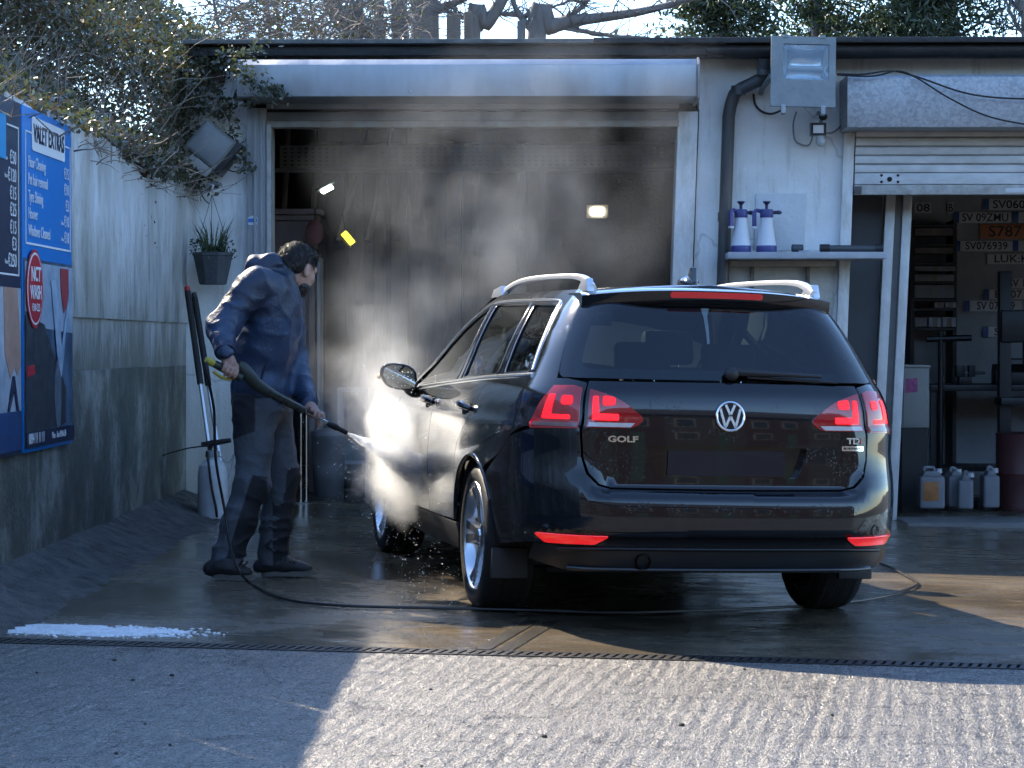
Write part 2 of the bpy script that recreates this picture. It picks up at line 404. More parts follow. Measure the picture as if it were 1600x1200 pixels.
# ------------------------------------------------------------------ garage building
YF = 15.5
def fx(px, D=YF): return (px-850)/F*D
def fz(py, D=YF): return H+(536-py)/F*D
def lean(x, z):
    k = max(0, min(1, (x-.4)/.5)); return x-.034*k*k*(3-2*k)*(2.9-z)
def whitewash():
    m, t, b = node_mat('whitewash')
    v = mapping(t); big = noise_n(t, v, 1.7, 7, .65); st = noise_n(t, mapping(t, (2.2, 1, .25)), 3., 8, .7); fine = noise_n(t, v, 45., 5)
    col = mix_c(t, ramp(t, big, [(.36, 0.), (.62, .75)]), (.80, .81, .81), (.60, .60, .57))
    col = mix_c(t, ramp(t, st, [(.54, 0.), (.76, .9)]), col, (.34, .31, .26))
    sx = t.nodes.new('ShaderNodeSeparateXYZ'); t.links.new(v, sx.inputs[0])
    low = math_n(t, 'ADD', sx.outputs[2], math_n(t, 'MULTIPLY', st, 1.4))
    col = mix_c(t, ramp(t, math_n(t, 'MULTIPLY', low, .4), [(.34, .75), (.74, 0.)]), col, (.36, .33, .26))
    cr = t.nodes.new('ShaderNodeTexVoronoi'); cr.feature = 'DISTANCE_TO_EDGE'; cr.inputs['Scale'].default_value = .55
    wv = t.nodes.new('ShaderNodeVectorMath'); wv.operation = 'ADD'; t.links.new(v, wv.inputs[0])
    ns = t.nodes.new('ShaderNodeTexNoise'); ns.inputs['Scale'].default_value = 5; t.links.new(v, ns.inputs['Vector'])
    sc_ = t.nodes.new('ShaderNodeVectorMath'); sc_.operation = 'SCALE'; sc_.inputs[3].default_value = .35; t.links.new(ns.outputs[1], sc_.inputs[0])
    t.links.new(sc_.outputs[0], wv.inputs[1]); t.links.new(wv.outputs[0], cr.inputs['Vector'])
    col = mix_c(t, ramp(t, cr.outputs['Distance'], [(.002, .35), (.006, 0.)]), col, (.13, .12, .10))
    t.links.new(col, b.inputs['Base Color']); b.inputs['Roughness'].default_value = .75
    bump_n(t, b, math_n(t, 'ADD', fine, math_n(t, 'MULTIPLY', big, 2.)), .35, .012); return m
M_WHITE = whitewash()
M_FRAME = M('grey_frame', (.34, .345, .35), .5, var=.25, vscale=6, stretch=(1, 1, .2), bump=.15)
M_WPAINT = M('white_paint_chipped', (.72, .73, .73), .5, var=.55, vscale=9, stretch=(1.5, 1.5, .5), col2=(.50, .48, .43), bump=.3, bscale=30)
M_FASCIA = M('black_fascia', (.022, .023, .025), .45, var=.5, vscale=8, bump=.3, rvar=.15)
M_BOX = M('galvanised_sheet', (.40, .43, .46), .40, .55, var=.3, vscale=5, stretch=(1, 1, .35), bump=.12, bscale=12, rvar=.12)
def spangle():
    m, t, b = node_mat('spangled_zinc'); v = mapping(t)
    vo = t.nodes.new('ShaderNodeTexVoronoi'); vo.inputs['Scale'].default_value = 58; t.links.new(v, vo.inputs['Vector'])
    n = noise_n(t, v, 4, 5)
    sp = t.nodes.new('ShaderNodeSeparateColor'); t.links.new(vo.outputs['Color'], sp.inputs[0])
    col = ramp(t, sp.outputs[0], [(.1, (.24, .26, .28)), (.9, (.38, .41, .44))])
    t.links.new(mix_c(t, .3, col, ramp(t, n, [(.3, (.25, .26, .28)), (.7, (.55, .57, .6))])), b.inputs['Base Color'])
    b.inputs['Metallic'].default_value = .6; t.links.new(ramp(t, sp.outputs[1], [(0., .35), (1., .55)]), b.inputs['Roughness']); return m
M_ZINC = spangle()
M_STEELW = M('white_shutter', (.66, .68, .69), .45, .1, var=.25, vscale=7, stretch=(1, 1, 2), bump=.1)
M_BAR = M('grubby_bar', (.50, .50, .48), .55, .1, var=.5, vscale=14, col2=(.28, .27, .24), bump=.3)
M_INT = M('dark_inner_wall', (.022, .022, .023), .8, var=.45, vscale=2, bump=.3)  # near-black base colour with random mottling
M_INT2 = M('workshop_wall', (.45, .48, .50), .75, var=.3, vscale=2.5, bump=.2)

bl = empty('garage_building', (0, YF, 0)); tag(bl, 'low white garage building with two roller shutter bays', 'building')
def BB(name, x0, x1, y0, y1, z0, z1, mat, parent=bl, bevel=.006, lean_=True):
    b = MB().box(x0, x1, y0-YF, y1-YF, z0, z1)
    if lean_: b.v = [(lean(x, z), y, z) for x, y, z in b.v]
    return b.build(name, mat, parent, bevel=bevel) if bevel else b.build(name, mat, parent, smooth=0)
xo0, xo1 = fx(425), fx(1060); zt = fz(195)
def wallslab(name, x0, x1, z0, z1, y0=YF, y1=YF+.25, mat=M_WHITE):
    def gf(u, v):
        x = x0+(x1-x0)*u; z = z0+(z1-z0)*v
        return (lean(x, z), y0-YF+.006*mnoise.noise((x*2.3, z*2.3, 4)), z)
    b = MB().grid(gf, max(4, int((x1-x0)*6)), max(4, int((z1-z0)*6)))
    b.box(x0, x1, .012+y0-YF, y1-YF, z0, z1); 
    k = len(b.v)-8; b.v[k:] = [(lean(x, z), y, z) for x, y, z in b.v[k:]]
    return b.build(name, mat, bl, smooth=40, recalc=False)
wallslab('wall', fx(250), fx(387), -.3, 3.1)
wallslab('wall', fx(1092)+.002, fx(1320), -.3, 3.1)
wallslab('wall', fx(387)+.001, fx(1092), 2.80, 3.1)
wallslab('wall', fx(1320)+.001, 6.5, 2.60, 3.1)
wallslab('wall', 5.9, 7.5, -.3, 2.6)
# stone lump of old wall head seen under the ivy
MB().box(fx(312), fx(352), -.06, -.002, fz(130), fz(96)).build('stone', M('old_brick', (.20, .13, .11), .9, var=.5, vscale=12, bump=.6), bl, bevel=.01)
# patch of newer render on the pillar
BB('patch', fx(1186), fx(1264), YF-.012, YF, fz(392), fz(303), M('patch_render', (.62, .64, .66), .7, var=.15, vscale=4, bump=.3), bevel=.004)
BB('patch', fx(1136), fx(1312), YF-.014, YF, fz(500), fz(412), M('patch_board', (.56, .55, .50), .7, var=.35, vscale=5, bump=.3), bevel=.004)
# reveals of the big bay, guides, posts
BB('guide_rail', fx(387), fx(417), YF-.05, YF+.2, -.1, fz(170), M_FRAME, lean_=False)
BB('guide_rail', fx(418), fx(425), YF-.07, YF+.16, -.1, fz(196), M('guide_edge', (.45, .44, .42), .5, var=.4, vscale=8), lean_=False, bevel=.003)
BB('guide_rib', fx(398), fx(402), YF-.062, YF-.045, -.1, fz(172), M_FRAME, lean_=False, bevel=.002)
BB('guide_rib', fx(408), fx(411), YF-.062, YF-.045, -.1, fz(172), M_FRAME, lean_=False, bevel=.002)
BB('door_post', fx(1060), fx(1091), YF-.04, YF+.24, -.3, fz(176), M_WPAINT)
BB('shadow_gap', fx(1091)+.001, fx(1093), YF-.01, YF+.2, -.3, fz(172), M_DARK, bevel=0)
# curtain roll foot bars under the box
for (a, c, dy, m) in ((163, 171, -.03, M_FRAME), (172, 175, .0, M_DARK), (176, 189, -.015, M('lintel_grey', (.26, .265, .27), .6, var=.4, vscale=5)), (190, 200, -.05, M('foot_bar', (.32, .315, .30), .55, var=.4, vscale=9, col2=(.22, .16, .11)))):
    BB('foot_bar', fx(417), fx(1060), YF+dy, YF+.1, fz(c), fz(a), m, lean_=False, bevel=.003)
# shutter housing 1
D1 = 15.0
def housing(name, x0, x1, pr, mat):
    b = MB(); n = len(pr)
    b.prism(pr, lambda y, z: (x0, y-YF, z), lambda y, z: (x1, y-YF, z))
    return b.build(name, mat, bl, smooth=20, bevel=.004)
z0, z1, zc = fz(151, D1), fz(92, D1), fz(102, D1)
housing('shutter_housing', fx(370, D1), fx(1088, D1), [(D1, z0), (D1, zc), (D1+.05, z1), (YF, z1), (YF, z0)], M_BOX)
housing('housing_end_plate', fx(1088, D1)+.002, fx(1090, D1)+.012, [(D1-.02, z0-.02), (D1-.02, zc), (D1+.05, z1+.01), (YF, z1+.01), (YF, z0-.02)], M('end_plate', (.25, .26, .27), .5, .4, var=.3))
for k in range(7):
    x = -1.75+.42*k+random.uniform(-.1, .1)
    MB().ball((x, D1-.001-YF, z0+.03), .007, 8, 6, sc=(1, .5, 1)).build('rivet', M_BOX, bl)
# fascia, roof sheet, gutter
BB('fascia', fx(300), 7.6, YF-.22, YF+.05, fz(94), fz(78), M_FASCIA, lean_=False)
MB().box(fx(296), fx(925), -.30, 9.2, fz(78)+.002, fz(72)+.006).build('roof', M('felt_edge', (.16, .16, .15), .7, var=.5, vscale=10, bump=.4), bl, bevel=.004)
MB().box(fx(925)+.002, 7.7, -.30, 9.2, fz(78)+.002, fz(70)+.004).build('roof', M_FASCIA, bl, bevel=.004)
gx0 = fx(1098); gp = []
b = MB()
for i in range(13):
    a = math.pi+math.pi*i/12; gp.append((YF-.26+.062*math.cos(a), fz(86)+.0+.062*math.sin(a)))
pr = gp+[(y*1.0, z) for y, z in [(YF-.26+.056, fz(86)), (YF-.26-.056, fz(86))]]
b.prism(pr, lambda y, z: (gx0, y-YF, z), lambda y, z: (7.6, y-YF, z)); b.build('gutter', M_FASCIA, bl, smooth=40)
# downpipe
M_PIPE = M('downpipe_grey', (.062, .066, .07), .45, var=.3, vscale=6, stretch=(1, 1, .3), rvar=.1)
dp = [(fx(1188), -.24, fz(98)), (fx(1188), -.20, fz(118)), (fx(1182), -.16, fz(130)), (fx(1150), -.13, fz(146)), (fx(1141), -.11, fz(160)), (lean(fx(1138), 2.6), -.10, fz(185)),
      (lean(fx(1137.5), 2), -.10, 2.), (lean(fx(1137.5), 1.2), -.10, 1.2), (lean(fx(1137.5), .0), -.10, gz(1.2))]
b = MB().tube(smooth_path(dp[:6], 5)+[Vector(p) for p in dp[6:]], .043, 14)
pipe = b.build('downpipe', M_PIPE, bl)
for p, q in ((dp[1], .05), (dp[3], .05), (dp[6], .05)):
    MB().cyl(Vector(p)+Vector((0, 0, -.03)), Vector(p)+Vector((0, 0, .03)), q, n=14).build('pipe_collar', M_PIPE, pipe)
# housing 2 and its slatted curtain
D2 = 15.1
za, zb = fz(200, D2), fz(118, D2)
housing('shutter_housing', fx(1322, D2), 6.6, [(D2, za), (D2, zb-.02), (D2+.03, zb), (YF, zb), (YF, za)], M_ZINC)
BB('door_post', fx(1318), fx(1335), YF-.05, YF+.2, -.3, fz(209), M_WPAINT)
xs0 = fx(1337)
slat_p = [(0, 0), (-.012, .006), (-.016, .03), (-.012, .052), (0, .058), (.004, .058), (.004, 0)]
zz = fz(272)
for k in range(5):
    zb_ = zz+.0605*k
    MB().prism(slat_p, lambda y, z: (lean(xs0, zb_+z), y-.03, zb_+z), lambda y, z: (6.4, y-.03, zb_+z)).build('slat', M_STEELW, bl, smooth=25)
BB('bottom_slat', xs0, 6.4, YF-.05, YF-.02, fz(289.5), fz(272.5), M_STEELW, bevel=.003)
BB('bottom_bar', xs0, 6.4, YF-.065, YF-.015, fz(306), fz(290.5), M_BAR, bevel=.004)
BB('bar_bracket', xs0, fx(1348), YF-.072, YF-.066, fz(305), fz(293), M('bracket_dark', (.10, .10, .10), .6, .5), bevel=.002)
BB('bar_label', fx(1570), fx(1640), YF-.069, YF-.0655, fz(303), fz(296), M('label_plate', (.6, .62, .64), .4), bevel=.001)
for px_, py_, r in ((1386, 282, .017), (1373.5, 276, .009), (1399, 276, .009), (1373.5, 286, .009), (1399, 286, .009)):
    p = Vector((fx(px_), -.051, fz(py_))); MB().cyl(p, p+Vector((0, -.006, 0)), r, n=12).build('lock_hole', M_DARK, bl)
# aluminium posts of the inner door
D3 = 15.9
M_ALU = M('white_aluminium', (.60, .62, .63), .4, .2, var=.35, vscale=8, stretch=(1, 1, .4), col2=(.42, .42, .41))
for a, c in ((1384, 1399), (1411, 1425)):
    b = MB().box(fx(a, D3), fx(c, D3), D3-.03-YF, D3+.06-YF, -.12, fz(300, D3)); b.v = [(lean(x, z)+.012*(z-1), y, z) for x, y, z in b.v]
    b.build('inner_post', M_ALU, bl, bevel=.004)
b = MB().box(fx(1399, D3)+.002, fx(1411, D3)-.002, D3+.01-YF, D3+.03-YF, -.1, fz(300, D3)); b.v = [(lean(x, z)+.012*(z-1), y, z) for x, y, z in b.v]
b.build('inner_pane', M('grubby_glass', (.16, .18, .19), .25, var=.3, vscale=4), bl, smooth=0)
b = MB().box(fx(1338), fx(1384, D3)-.002, D3+.02-YF, D3+.05-YF, -.1, fz(300, D3)); b.v = [(lean(x, z), y, z) for x, y, z in b.v]
b.build('inner_panel', M('slate_panel', (.045, .052, .06), .5, var=.2), bl, smooth=0)
MB().box(fx(1400, D3), 6, YF-.1-YF, .5, -.3, gz(3.)+.03).build('threshold', M('threshold_concrete', (.17, .165, .155), .7, var=.4, vscale=5, bump=.4), bl, bevel=.01)
# rooms
def room(name, x0, x1, y0, y1, z1, mat, matc):
    BB(name, x0-.1, x0, y0, y1, -.3, z1, mat, lean_=False, bevel=0)
    BB(name, x1, x1+.1, y0, y1, -.3, z1, mat, lean_=False, bevel=0)
    BB(name, x0-.1, x1+.1, y1+.001, y1+.1, -.3, z1, mat, lean_=False, bevel=0)
    BB('ceiling', x0-.1, x1+.1, y0, y1+.1, z1+.001, z1+.06, matc, lean_=False, bevel=0)
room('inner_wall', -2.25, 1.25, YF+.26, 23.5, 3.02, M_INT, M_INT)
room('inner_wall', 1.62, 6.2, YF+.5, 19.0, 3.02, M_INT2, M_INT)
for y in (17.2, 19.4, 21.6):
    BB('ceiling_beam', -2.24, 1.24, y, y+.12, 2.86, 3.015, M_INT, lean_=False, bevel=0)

# ------------------------------------------------------------------ houses over the street behind the viewer (seen in reflections)
M_HB = [M('house_brick', (.055, .034, .028), .85, var=.3, vscale=6), M('house_render', (.06, .056, .052), .8, var=.15)]
M_ROOF = M('slate_roof', (.06, .06, .065), .7, var=.3, vscale=5)
M_GLASSD = M('house_window', (.02, .025, .03), .08)
M_WFRAME = M('window_frame', (.3, .3, .29), .5)
ordn = ['first', 'second', 'third', 'fourth', 'fifth', 'sixth', 'seventh', 'eighth', 'ninth']
for i in range(9):
    x0 = -21.2+6.2*i; h = empty('terraced_house', (x0, -14, 0)); tag(h, ordn[i]+' terraced house of the row across the street behind the viewer', 'house', 'houses over the street')
    MB().box(0, 6.19, -8, 0, -.3, 5.4).build('wall', M_HB[i % 2], h, smooth=0)
    MB().prism([(.3, 5.4), (-4, 7.8), (-8.3, 5.4)], lambda y, z: (0, y, z), lambda y, z: (6.19, y, z)).build('roof', M_ROOF, h, smooth=0)
    for (a, c, z0_, z1_) in ((.7, 2.4, .9, 2.3), (.7, 2.2, 3.4, 4.8), (3.6, 5.1, 3.4, 4.8)):
        w = MB().box(a, c, .002, .06, z0_, z1_).build('window', M_WFRAME, h, smooth=0)
        MB().box(a+.08, c-.08, .061, .07, z0_+.08, z1_-.08).build('pane', M_GLASSD, w, smooth=0)
    MB().box(3.9, 4.8, .002, .06, -.2, 2.1).build('door', M('house_door', (.05, .08, .06), .4), h, smooth=0)
def lerp_tab(t, x):
    if x <= t[0][0]: return t[0][1]
    for i in range(len(t)-1):
        if x <= t[i+1][0]:
            a, b = t[i], t[i+1]
            # monotone-ish cubic with catmull tangents
            def sl(k):
                if k <= 0 or k >= len(t)-1:
                    k0 = max(0, min(len(t)-2, k)); return (t[k0+1][1]-t[k0][1])/(t[k0+1][0]-t[k0][0]) if k == 0 else (t[-1][1]-t[-2][1])/(t[-1][0]-t[-2][0])
                l = (t[k][1]-t[k-1][1])/(t[k][0]-t[k-1][0]); r = (t[k+1][1]-t[k][1])/(t[k+1][0]-t[k][0])
                return 0 if l*r <= 0 else 2*l*r/(l+r)
            h = b[0]-a[0]; u = (x-a[0])/h
            m0, m1 = sl(i)*h, sl(i+1)*h
            return (2*u**3-3*u*u+1)*a[1]+(u**3-2*u*u+u)*m0+(-2*u**3+3*u*u)*b[1]+(u**3-u*u)*m1
    return t[-1][1]
def sstep(a, b, x):
    u = max(0.0, min(1.0, (x-a)/(b-a))); return u*u*(3-2*u)
CW = [(.16,.80),(.25,.85),(.35,.876),(.5,.888),(.62,.892),(.74,.884),(.838,.870),(.852,.860),(.93,.842),(.99,.818),(1.03,.792),(1.2,.692),(1.36,.578),(1.42,.515),(1.46,.44)]
CRA = [(.16,.16),(.22,.075),(.30,.045),(.39,.03),(.41,.004),(.48,.0),(.55,.008),(.575,.02),(.588,.052),(.60,.066),(.68,.070),(.80,.072),(.92,.082),(.99,.098),(1.03,.122),(1.2,.225),(1.36,.335),(1.42,.40),(1.46,.50)]
CRB = [(.16,.16),(.22,.075),(.30,.045),(.39,.03),(.41,.004),(.48,.0),(.58,.012),(.68,.045),(.80,.062),(.92,.078),(.99,.098),(1.03,.122),(1.2,.225),(1.36,.335),(1.42,.40),(1.46,.50)]
CR = [(.16,.30),(.9,.30),(1.03,.27),(1.2,.22),(1.36,.17),(1.46,.14)]
S1, S2, S3 = .56, 1.0, 2.27
YA = 1.6
def body_raw(s, z):
    w = lerp_tab(CW, z); R = lerp_tab(CR, z)
    k = sstep(.5, .66, s); ry = lerp_tab(CRA, z)*(1-k)+lerp_tab(CRB, z)*k
    a = w-R
    BOW = .075
    if s <= S1:
        x = a*s/S1; y = ry+BOW*(x/w)**2
    elif s <= S2:
        ph = (s-S1)/(S2-S1)*math.pi/2
        x = a+R*math.sin(ph); y = ry+R*(1-math.cos(ph))+BOW*(x/w)**2
    elif s <= S3:
        y0 = ry+R+BOW; x = w; u = (s-S2)/(S3-S2)
        y = y0+(YA-y0)*u
    else:
        x = w; y = YA+(s-S3)
    # plan taper
    t = max(0., 1-y/1.3); x *= 1-(.075+.05*(1-sstep(.70, .95, z)))*t**1.6
    t = max(0., (y-3.3)/1.2); x *= 1-.16*t**2.2
    if z > .9 and y > 1.6: x *= 1-.045*((y-1.6)/1.4)**2*sstep(.9, 1.1, z)
    return x, y, z
def s_of(y, z):
    if y >= YA: return S3+y-YA
    w = lerp_tab(CW, z); R = lerp_tab(CR, z); ry = lerp_tab(CRB, z); y0 = ry+R+.075
    if y >= y0: return S2+(y-y0)/(YA-y0)*(S3-S2)
    lo, hi = S1, S2
    for _ in range(40):
        m = (lo+hi)/2
        if body_raw(m, z)[1] < y: lo = m
        else: hi = m
    return lo
def s_of_x(x, z):
    lo, hi = 0, S2+.1
    for _ in range(40):
        m = (lo+hi)/2
        if body_raw(m, z)[0] < x: lo = m
        else: hi = m
    return lo
# ------------------------------------------------------------------ the estate car
def body(s, z):
    sg = -1 if s < 0 else 1
    x, y, z = body_raw(abs(s), z); return Vector((sg*x, y, z))
def body_n(s, z, e=.004):
    a = body(s+e, z)-body(s-e, z); b = body(s, z+e)-body(s, z-e); return a.cross(b).normalized()
def inpoly(p, poly):
    x, y = p; c = False; n = len(poly); j = n-1
    for i in range(n):
        xi, yi = poly[i]; xj, yj = poly[j]
        if (yi > y) != (yj > y) and x < (xj-xi)*(y-yi)/(yj-yi)+xi: c = not c
        j = i
    return c
def resample(poly, sp):
    out = []
    for i in range(len(poly)):
        a, b = poly[i], poly[(i+1) % len(poly)]; L = math.hypot(b[0]-a[0], b[1]-a[1]); k = max(1, int(math.ceil(L/sp)))
        for q in range(k): out.append((a[0]+(b[0]-a[0])*q/k, a[1]+(b[1]-a[1])*q/k))
    return out
def rounded(poly, r, n=4):
    out = []; N_ = len(poly)
    for i in range(N_):
        p0, p1, p2 = Vector(poly[i-1]), Vector(poly[i]), Vector(poly[(i+1) % N_])
        rr = r[i] if isinstance(r, (list, tuple)) else r
        d0, d2 = p0-p1, p2-p1; k = min(rr, d0.length*.48, d2.length*.48)
        a, b = p1+d0.normalized()*k, p1+d2.normalized()*k
        if rr <= 0: out.append(tuple(p1)); continue
        for q in range(n+1):
            t = q/n; out.append(tuple(a*(1-t)**2+p1*2*t*(1-t)+b*t*t))
    return out
def patch(name, outer, mat, parent, holes=(), sp=.035, off=0., rim=.012, fn=body, fnn=body_n, lines=()):
    out = resample(outer, sp); hs = [resample(h, sp) for h in holes]
    pts = list(out); edges = [(i, (i+1) % len(out)) for i in range(len(out))]; loops = [list(range(len(out)))]
    for h in hs:
        k = len(pts); pts += h; edges += [(k+i, k+(i+1) % len(h)) for i in range(len(h))]; loops.append([k+i for i in range(len(h))])
    nb = len(pts)
    x0, x1 = min(p[0] for p in out), max(p[0] for p in out); y0, y1 = min(p[1] for p in out), max(p[1] for p in out)
    xs = np.arange(x0+sp/2, x1, sp); ys_ = sorted(list(np.arange(y0+sp/2, y1, sp))+[l for l in lines if y0 < l < y1])
    bpts = np.array(pts)
    for j, y in enumerate(ys_):
        for x in xs:
            p = (x+(.5*sp if j % 2 else 0), y)
            if inpoly(p, out) and not any(inpoly(p, h) for h in hs):
                if np.min((bpts[:, 0]-p[0])**2+(bpts[:, 1]-p[1])**2) > (sp*.45)**2: pts.append(p)
    r = delaunay_2d_cdt([Vector(p) for p in pts], edges, [], 0, 1e-6)
    V2, F2 = r[0], r[2]
    faces = []
    for f in F2:
        c = ((V2[f[0]].x+V2[f[1]].x+V2[f[2]].x)/3, (V2[f[0]].y+V2[f[1]].y+V2[f[2]].y)/3)
        if inpoly(c, out) and not any(inpoly(c, h) for h in hs):
            a, b, d = V2[f[0]], V2[f[1]], V2[f[2]]
            faces.append(tuple(f) if (b-a).cross(d-a) > 0 else (f[0], f[2], f[1]))
    nr = [fnn(p.x, p.y) for p in V2]; vs = [fn(p.x, p.y)+nr[i]*off for i, p in enumerate(V2)]
    nrm = list(nr)
    if rim:                                                  # turned-in edge of the panel
        ec = {}
        for f in faces:
            for i in range(3): e = (f[i], f[(i+1) % 3]); ec[e] = 1
        be = [e for e in ec if (e[1], e[0]) not in ec]
        for a, b in be:
            k = len(vs); d = (vs[b]-vs[a]); t = d.cross(nr[a]); t = t.normalized() if t.length > 1e-9 else nr[a]
            vs += [vs[a], vs[b], vs[b]-nr[b]*rim, vs[a]-nr[a]*rim]
            nrm += [(t+nr[a]).normalized(), (t+nr[b]).normalized(), t, t]; faces.append((k+1, k, k+3, k+2))
    me = bpy.data.meshes.new(name); me.from_pydata(vs, [], faces); me.materials.append(mat)
    me.polygons.foreach_set('use_smooth', [True]*len(me.polygons)); me.update()
    me.normals_split_custom_set_from_vertices(nrm)
    return link(bpy.data.objects.new(name, me), parent)
def strip(name, path, w, h, mat, parent, fn=body, fnn=body_n, r=False):     # bead that follows the skin
    b = MB(); vs = []; n = len(path)
    for i, (s, z) in enumerate(path):
        p = fn(s, z); nn = fnn(s, z); a = path[max(i-1, 0)]; c = path[min(i+1, n-1)]
        t = (fn(*c)-fn(*a)).normalized(); sd = nn.cross(t).normalized()*w/2
        vs += [p-sd-nn*.003, p-sd*.9+nn*h*.6, p-sd*.4+nn*h, p+sd*.4+nn*h, p+sd*.9+nn*h*.6, p+sd-nn*.003]
    fs = [(i*6+k, i*6+k+1, (i+1)*6+k+1, (i+1)*6+k) for i in range(n-1) for k in range(5)]+[tuple(range(6)), tuple(range((n-1)*6, n*6))]
    return b.add(vs, fs).build(name, mat, parent, smooth=60)

def paint():
    m, t, b = node_mat('black_paint')
    b.inputs['Base Color'].default_value = (.0045, .0055, .008, 1); b.inputs['Roughness'].default_value = .12
    b.inputs['Specular IOR Level'].default_value = .15; b.inputs['Coat Weight'].default_value = 1.; b.inputs['Coat Roughness'].default_value = .035
    v = mapping(t); vo = t.nodes.new('ShaderNodeTexVoronoi'); vo.inputs['Scale'].default_value = 85; t.links.new(v, vo.inputs['Vector'])
    pres = noise_n(t, v, 7., 3)
    drop = math_n(t, 'MULTIPLY', ramp(t, vo.outputs['Distance'], [(.10, 1.), (.30, 0.)]), ramp(t, pres, [(.52, 0.), (.6, 1.)]))
    bp = t.nodes.new('ShaderNodeBump'); bp.inputs['Strength'].default_value = .35; bp.inputs['Distance'].default_value = .0015
    t.links.new(drop, bp.inputs['Height']); t.links.new(bp.outputs[0], b.inputs['Coat Normal']); return m
M_PAINT = paint()
M_GLOSSB = M('gloss_black_trim', (.006, .006, .007), .08, coat=.6)
M_RUB = M('black_plastic', (.018, .018, .019), .5, bump=.15, bscale=200)
M_TYRE = M('tyre_rubber', (.014, .014, .014), .55, bump=.2, bscale=90)
M_CHROME = M('polished_trim', (.82, .83, .84), .16, 1.)
M_RAIL = M('silver_rail', (.80, .80, .79), .30, .85)
M_ALLOY = M('alloy', (.62, .63, .65), .22, .95, rvar=.08, vscale=6)
M_ALLOYD = M('alloy_dark', (.10, .10, .11), .3, .8)
def glass_mat(name, col, mixf):
    m = bpy.data.materials.new(name); m.use_nodes = True; t = m.node_tree; t.nodes.clear()
    out = t.nodes.new('ShaderNodeOutputMaterial'); gl = t.nodes.new('ShaderNodeBsdfGlossy'); gl.inputs['Roughness'].default_value = .02
    tr = t.nodes.new('ShaderNodeBsdfTransparent'); tr.inputs[0].default_value = (*col, 1)
    fr = t.nodes.new('ShaderNodeFresnel'); fr.inputs[0].default_value = 1.5
    mr = t.nodes.new('ShaderNodeMapRange'); mr.inputs[3].default_value = mixf; mr.inputs[4].default_value = 1.
    t.links.new(fr.outputs[0], mr.inputs[0])
    mx = t.nodes.new('ShaderNodeMixShader'); t.links.new(mr.outputs[0], mx.inputs[0]); t.links.new(tr.outputs[0], mx.inputs[1]); t.links.new(gl.outputs[0], mx.inputs[2])
    t.links.new(mx.outputs[0], out.inputs[0]); MATS[name] = m; return m
M_CGLASS = glass_mat('tinted_glass', (.52, .60, .60), .03)
M_CGLASSR = glass_mat('rear_glass', (.34, .44, .47), .03)
M_LENS = M('red_lens', (.42, .010, .014), .08, coat=1.)
M_LENSD = M('dark_red_lens', (.34, .008, .012), .06, coat=1.)
M_LIT = M('lit_red', (.9, .02, .02), .3, emit=(1., .006, .014), estr=.75)
M_LITS = M('lit_red_soft', (.6, .02, .02), .3, emit=(1., .008, .016), estr=.32)
M_REV = M('reversing_lens', (.55, .52, .52), .12, coat=1.)

YAW = math.radians(13); AX = 1.03
car = empty('estate_car', (0, 0, 0)); tag(car, 'black wet estate car with silver roof rails and lit tail lights', 'car')
carg = Vector((.521, 10.22, 0)); cyw, syw = math.cos(YAW), math.sin(YAW)
cx_ = carg.x+AX*syw; cy_ = carg.y-AX*cyw
ux = Vector((cyw, syw, -.024*cyw)).normalized(); uy = Vector((-syw, cyw, .024*syw)).normalized(); uz = ux.cross(uy)
mcar = Matrix((ux, uy, uz)).transposed().to_4x4(); mcar.translation = (cx_, cy_, gz(cx_)); car.matrix_world = mcar
def P(y, z, sg=-1): return (sg*s_of(y, z), z)
def PP(pts, sg=-1):
    r = [P(y, z, sg) for y, z in pts]; return r
belt = [(.40, 1.045), (1.04, 1.022), (1.58, .995), (2.2, .962), (2.85, .925)]
def beltz(y):
    for a, b in zip(belt, belt[1:]):
        if y <= b[0]: return a[1]+(b[1]-a[1])*(y-a[0])/(b[0]-a[0])
    return belt[-1][1]
q_win = [(.475, 1.055), (.86, 1.037), (1.115, 1.345), (.70, 1.338)]
r_win = [(.97, 1.032), (1.62, 1.003), (1.97, 1.352), (1.20, 1.350)]
f_win = [(1.74, .997), (2.78, .940), (2.62, 1.06), (2.44, 1.19), (2.25, 1.29), (2.07, 1.348)]
arch_c = {0: (AX, .316), 1: (AX+2.635, .316)}
def arcpts(k, r, a0, a1, n=20): return [(arch_c[k][0]+r*math.cos(math.radians(a0+(a1-a0)*i/n)), arch_c[k][1]+r*math.sin(math.radians(a0+(a1-a0)*i/n))) for i in range(n+1)]
rd_rear = [(1.045, 1.018), (1.13, .90), (1.21, .81), (1.265, .768), (1.345, .715), (1.372, .64)]
RA = .355
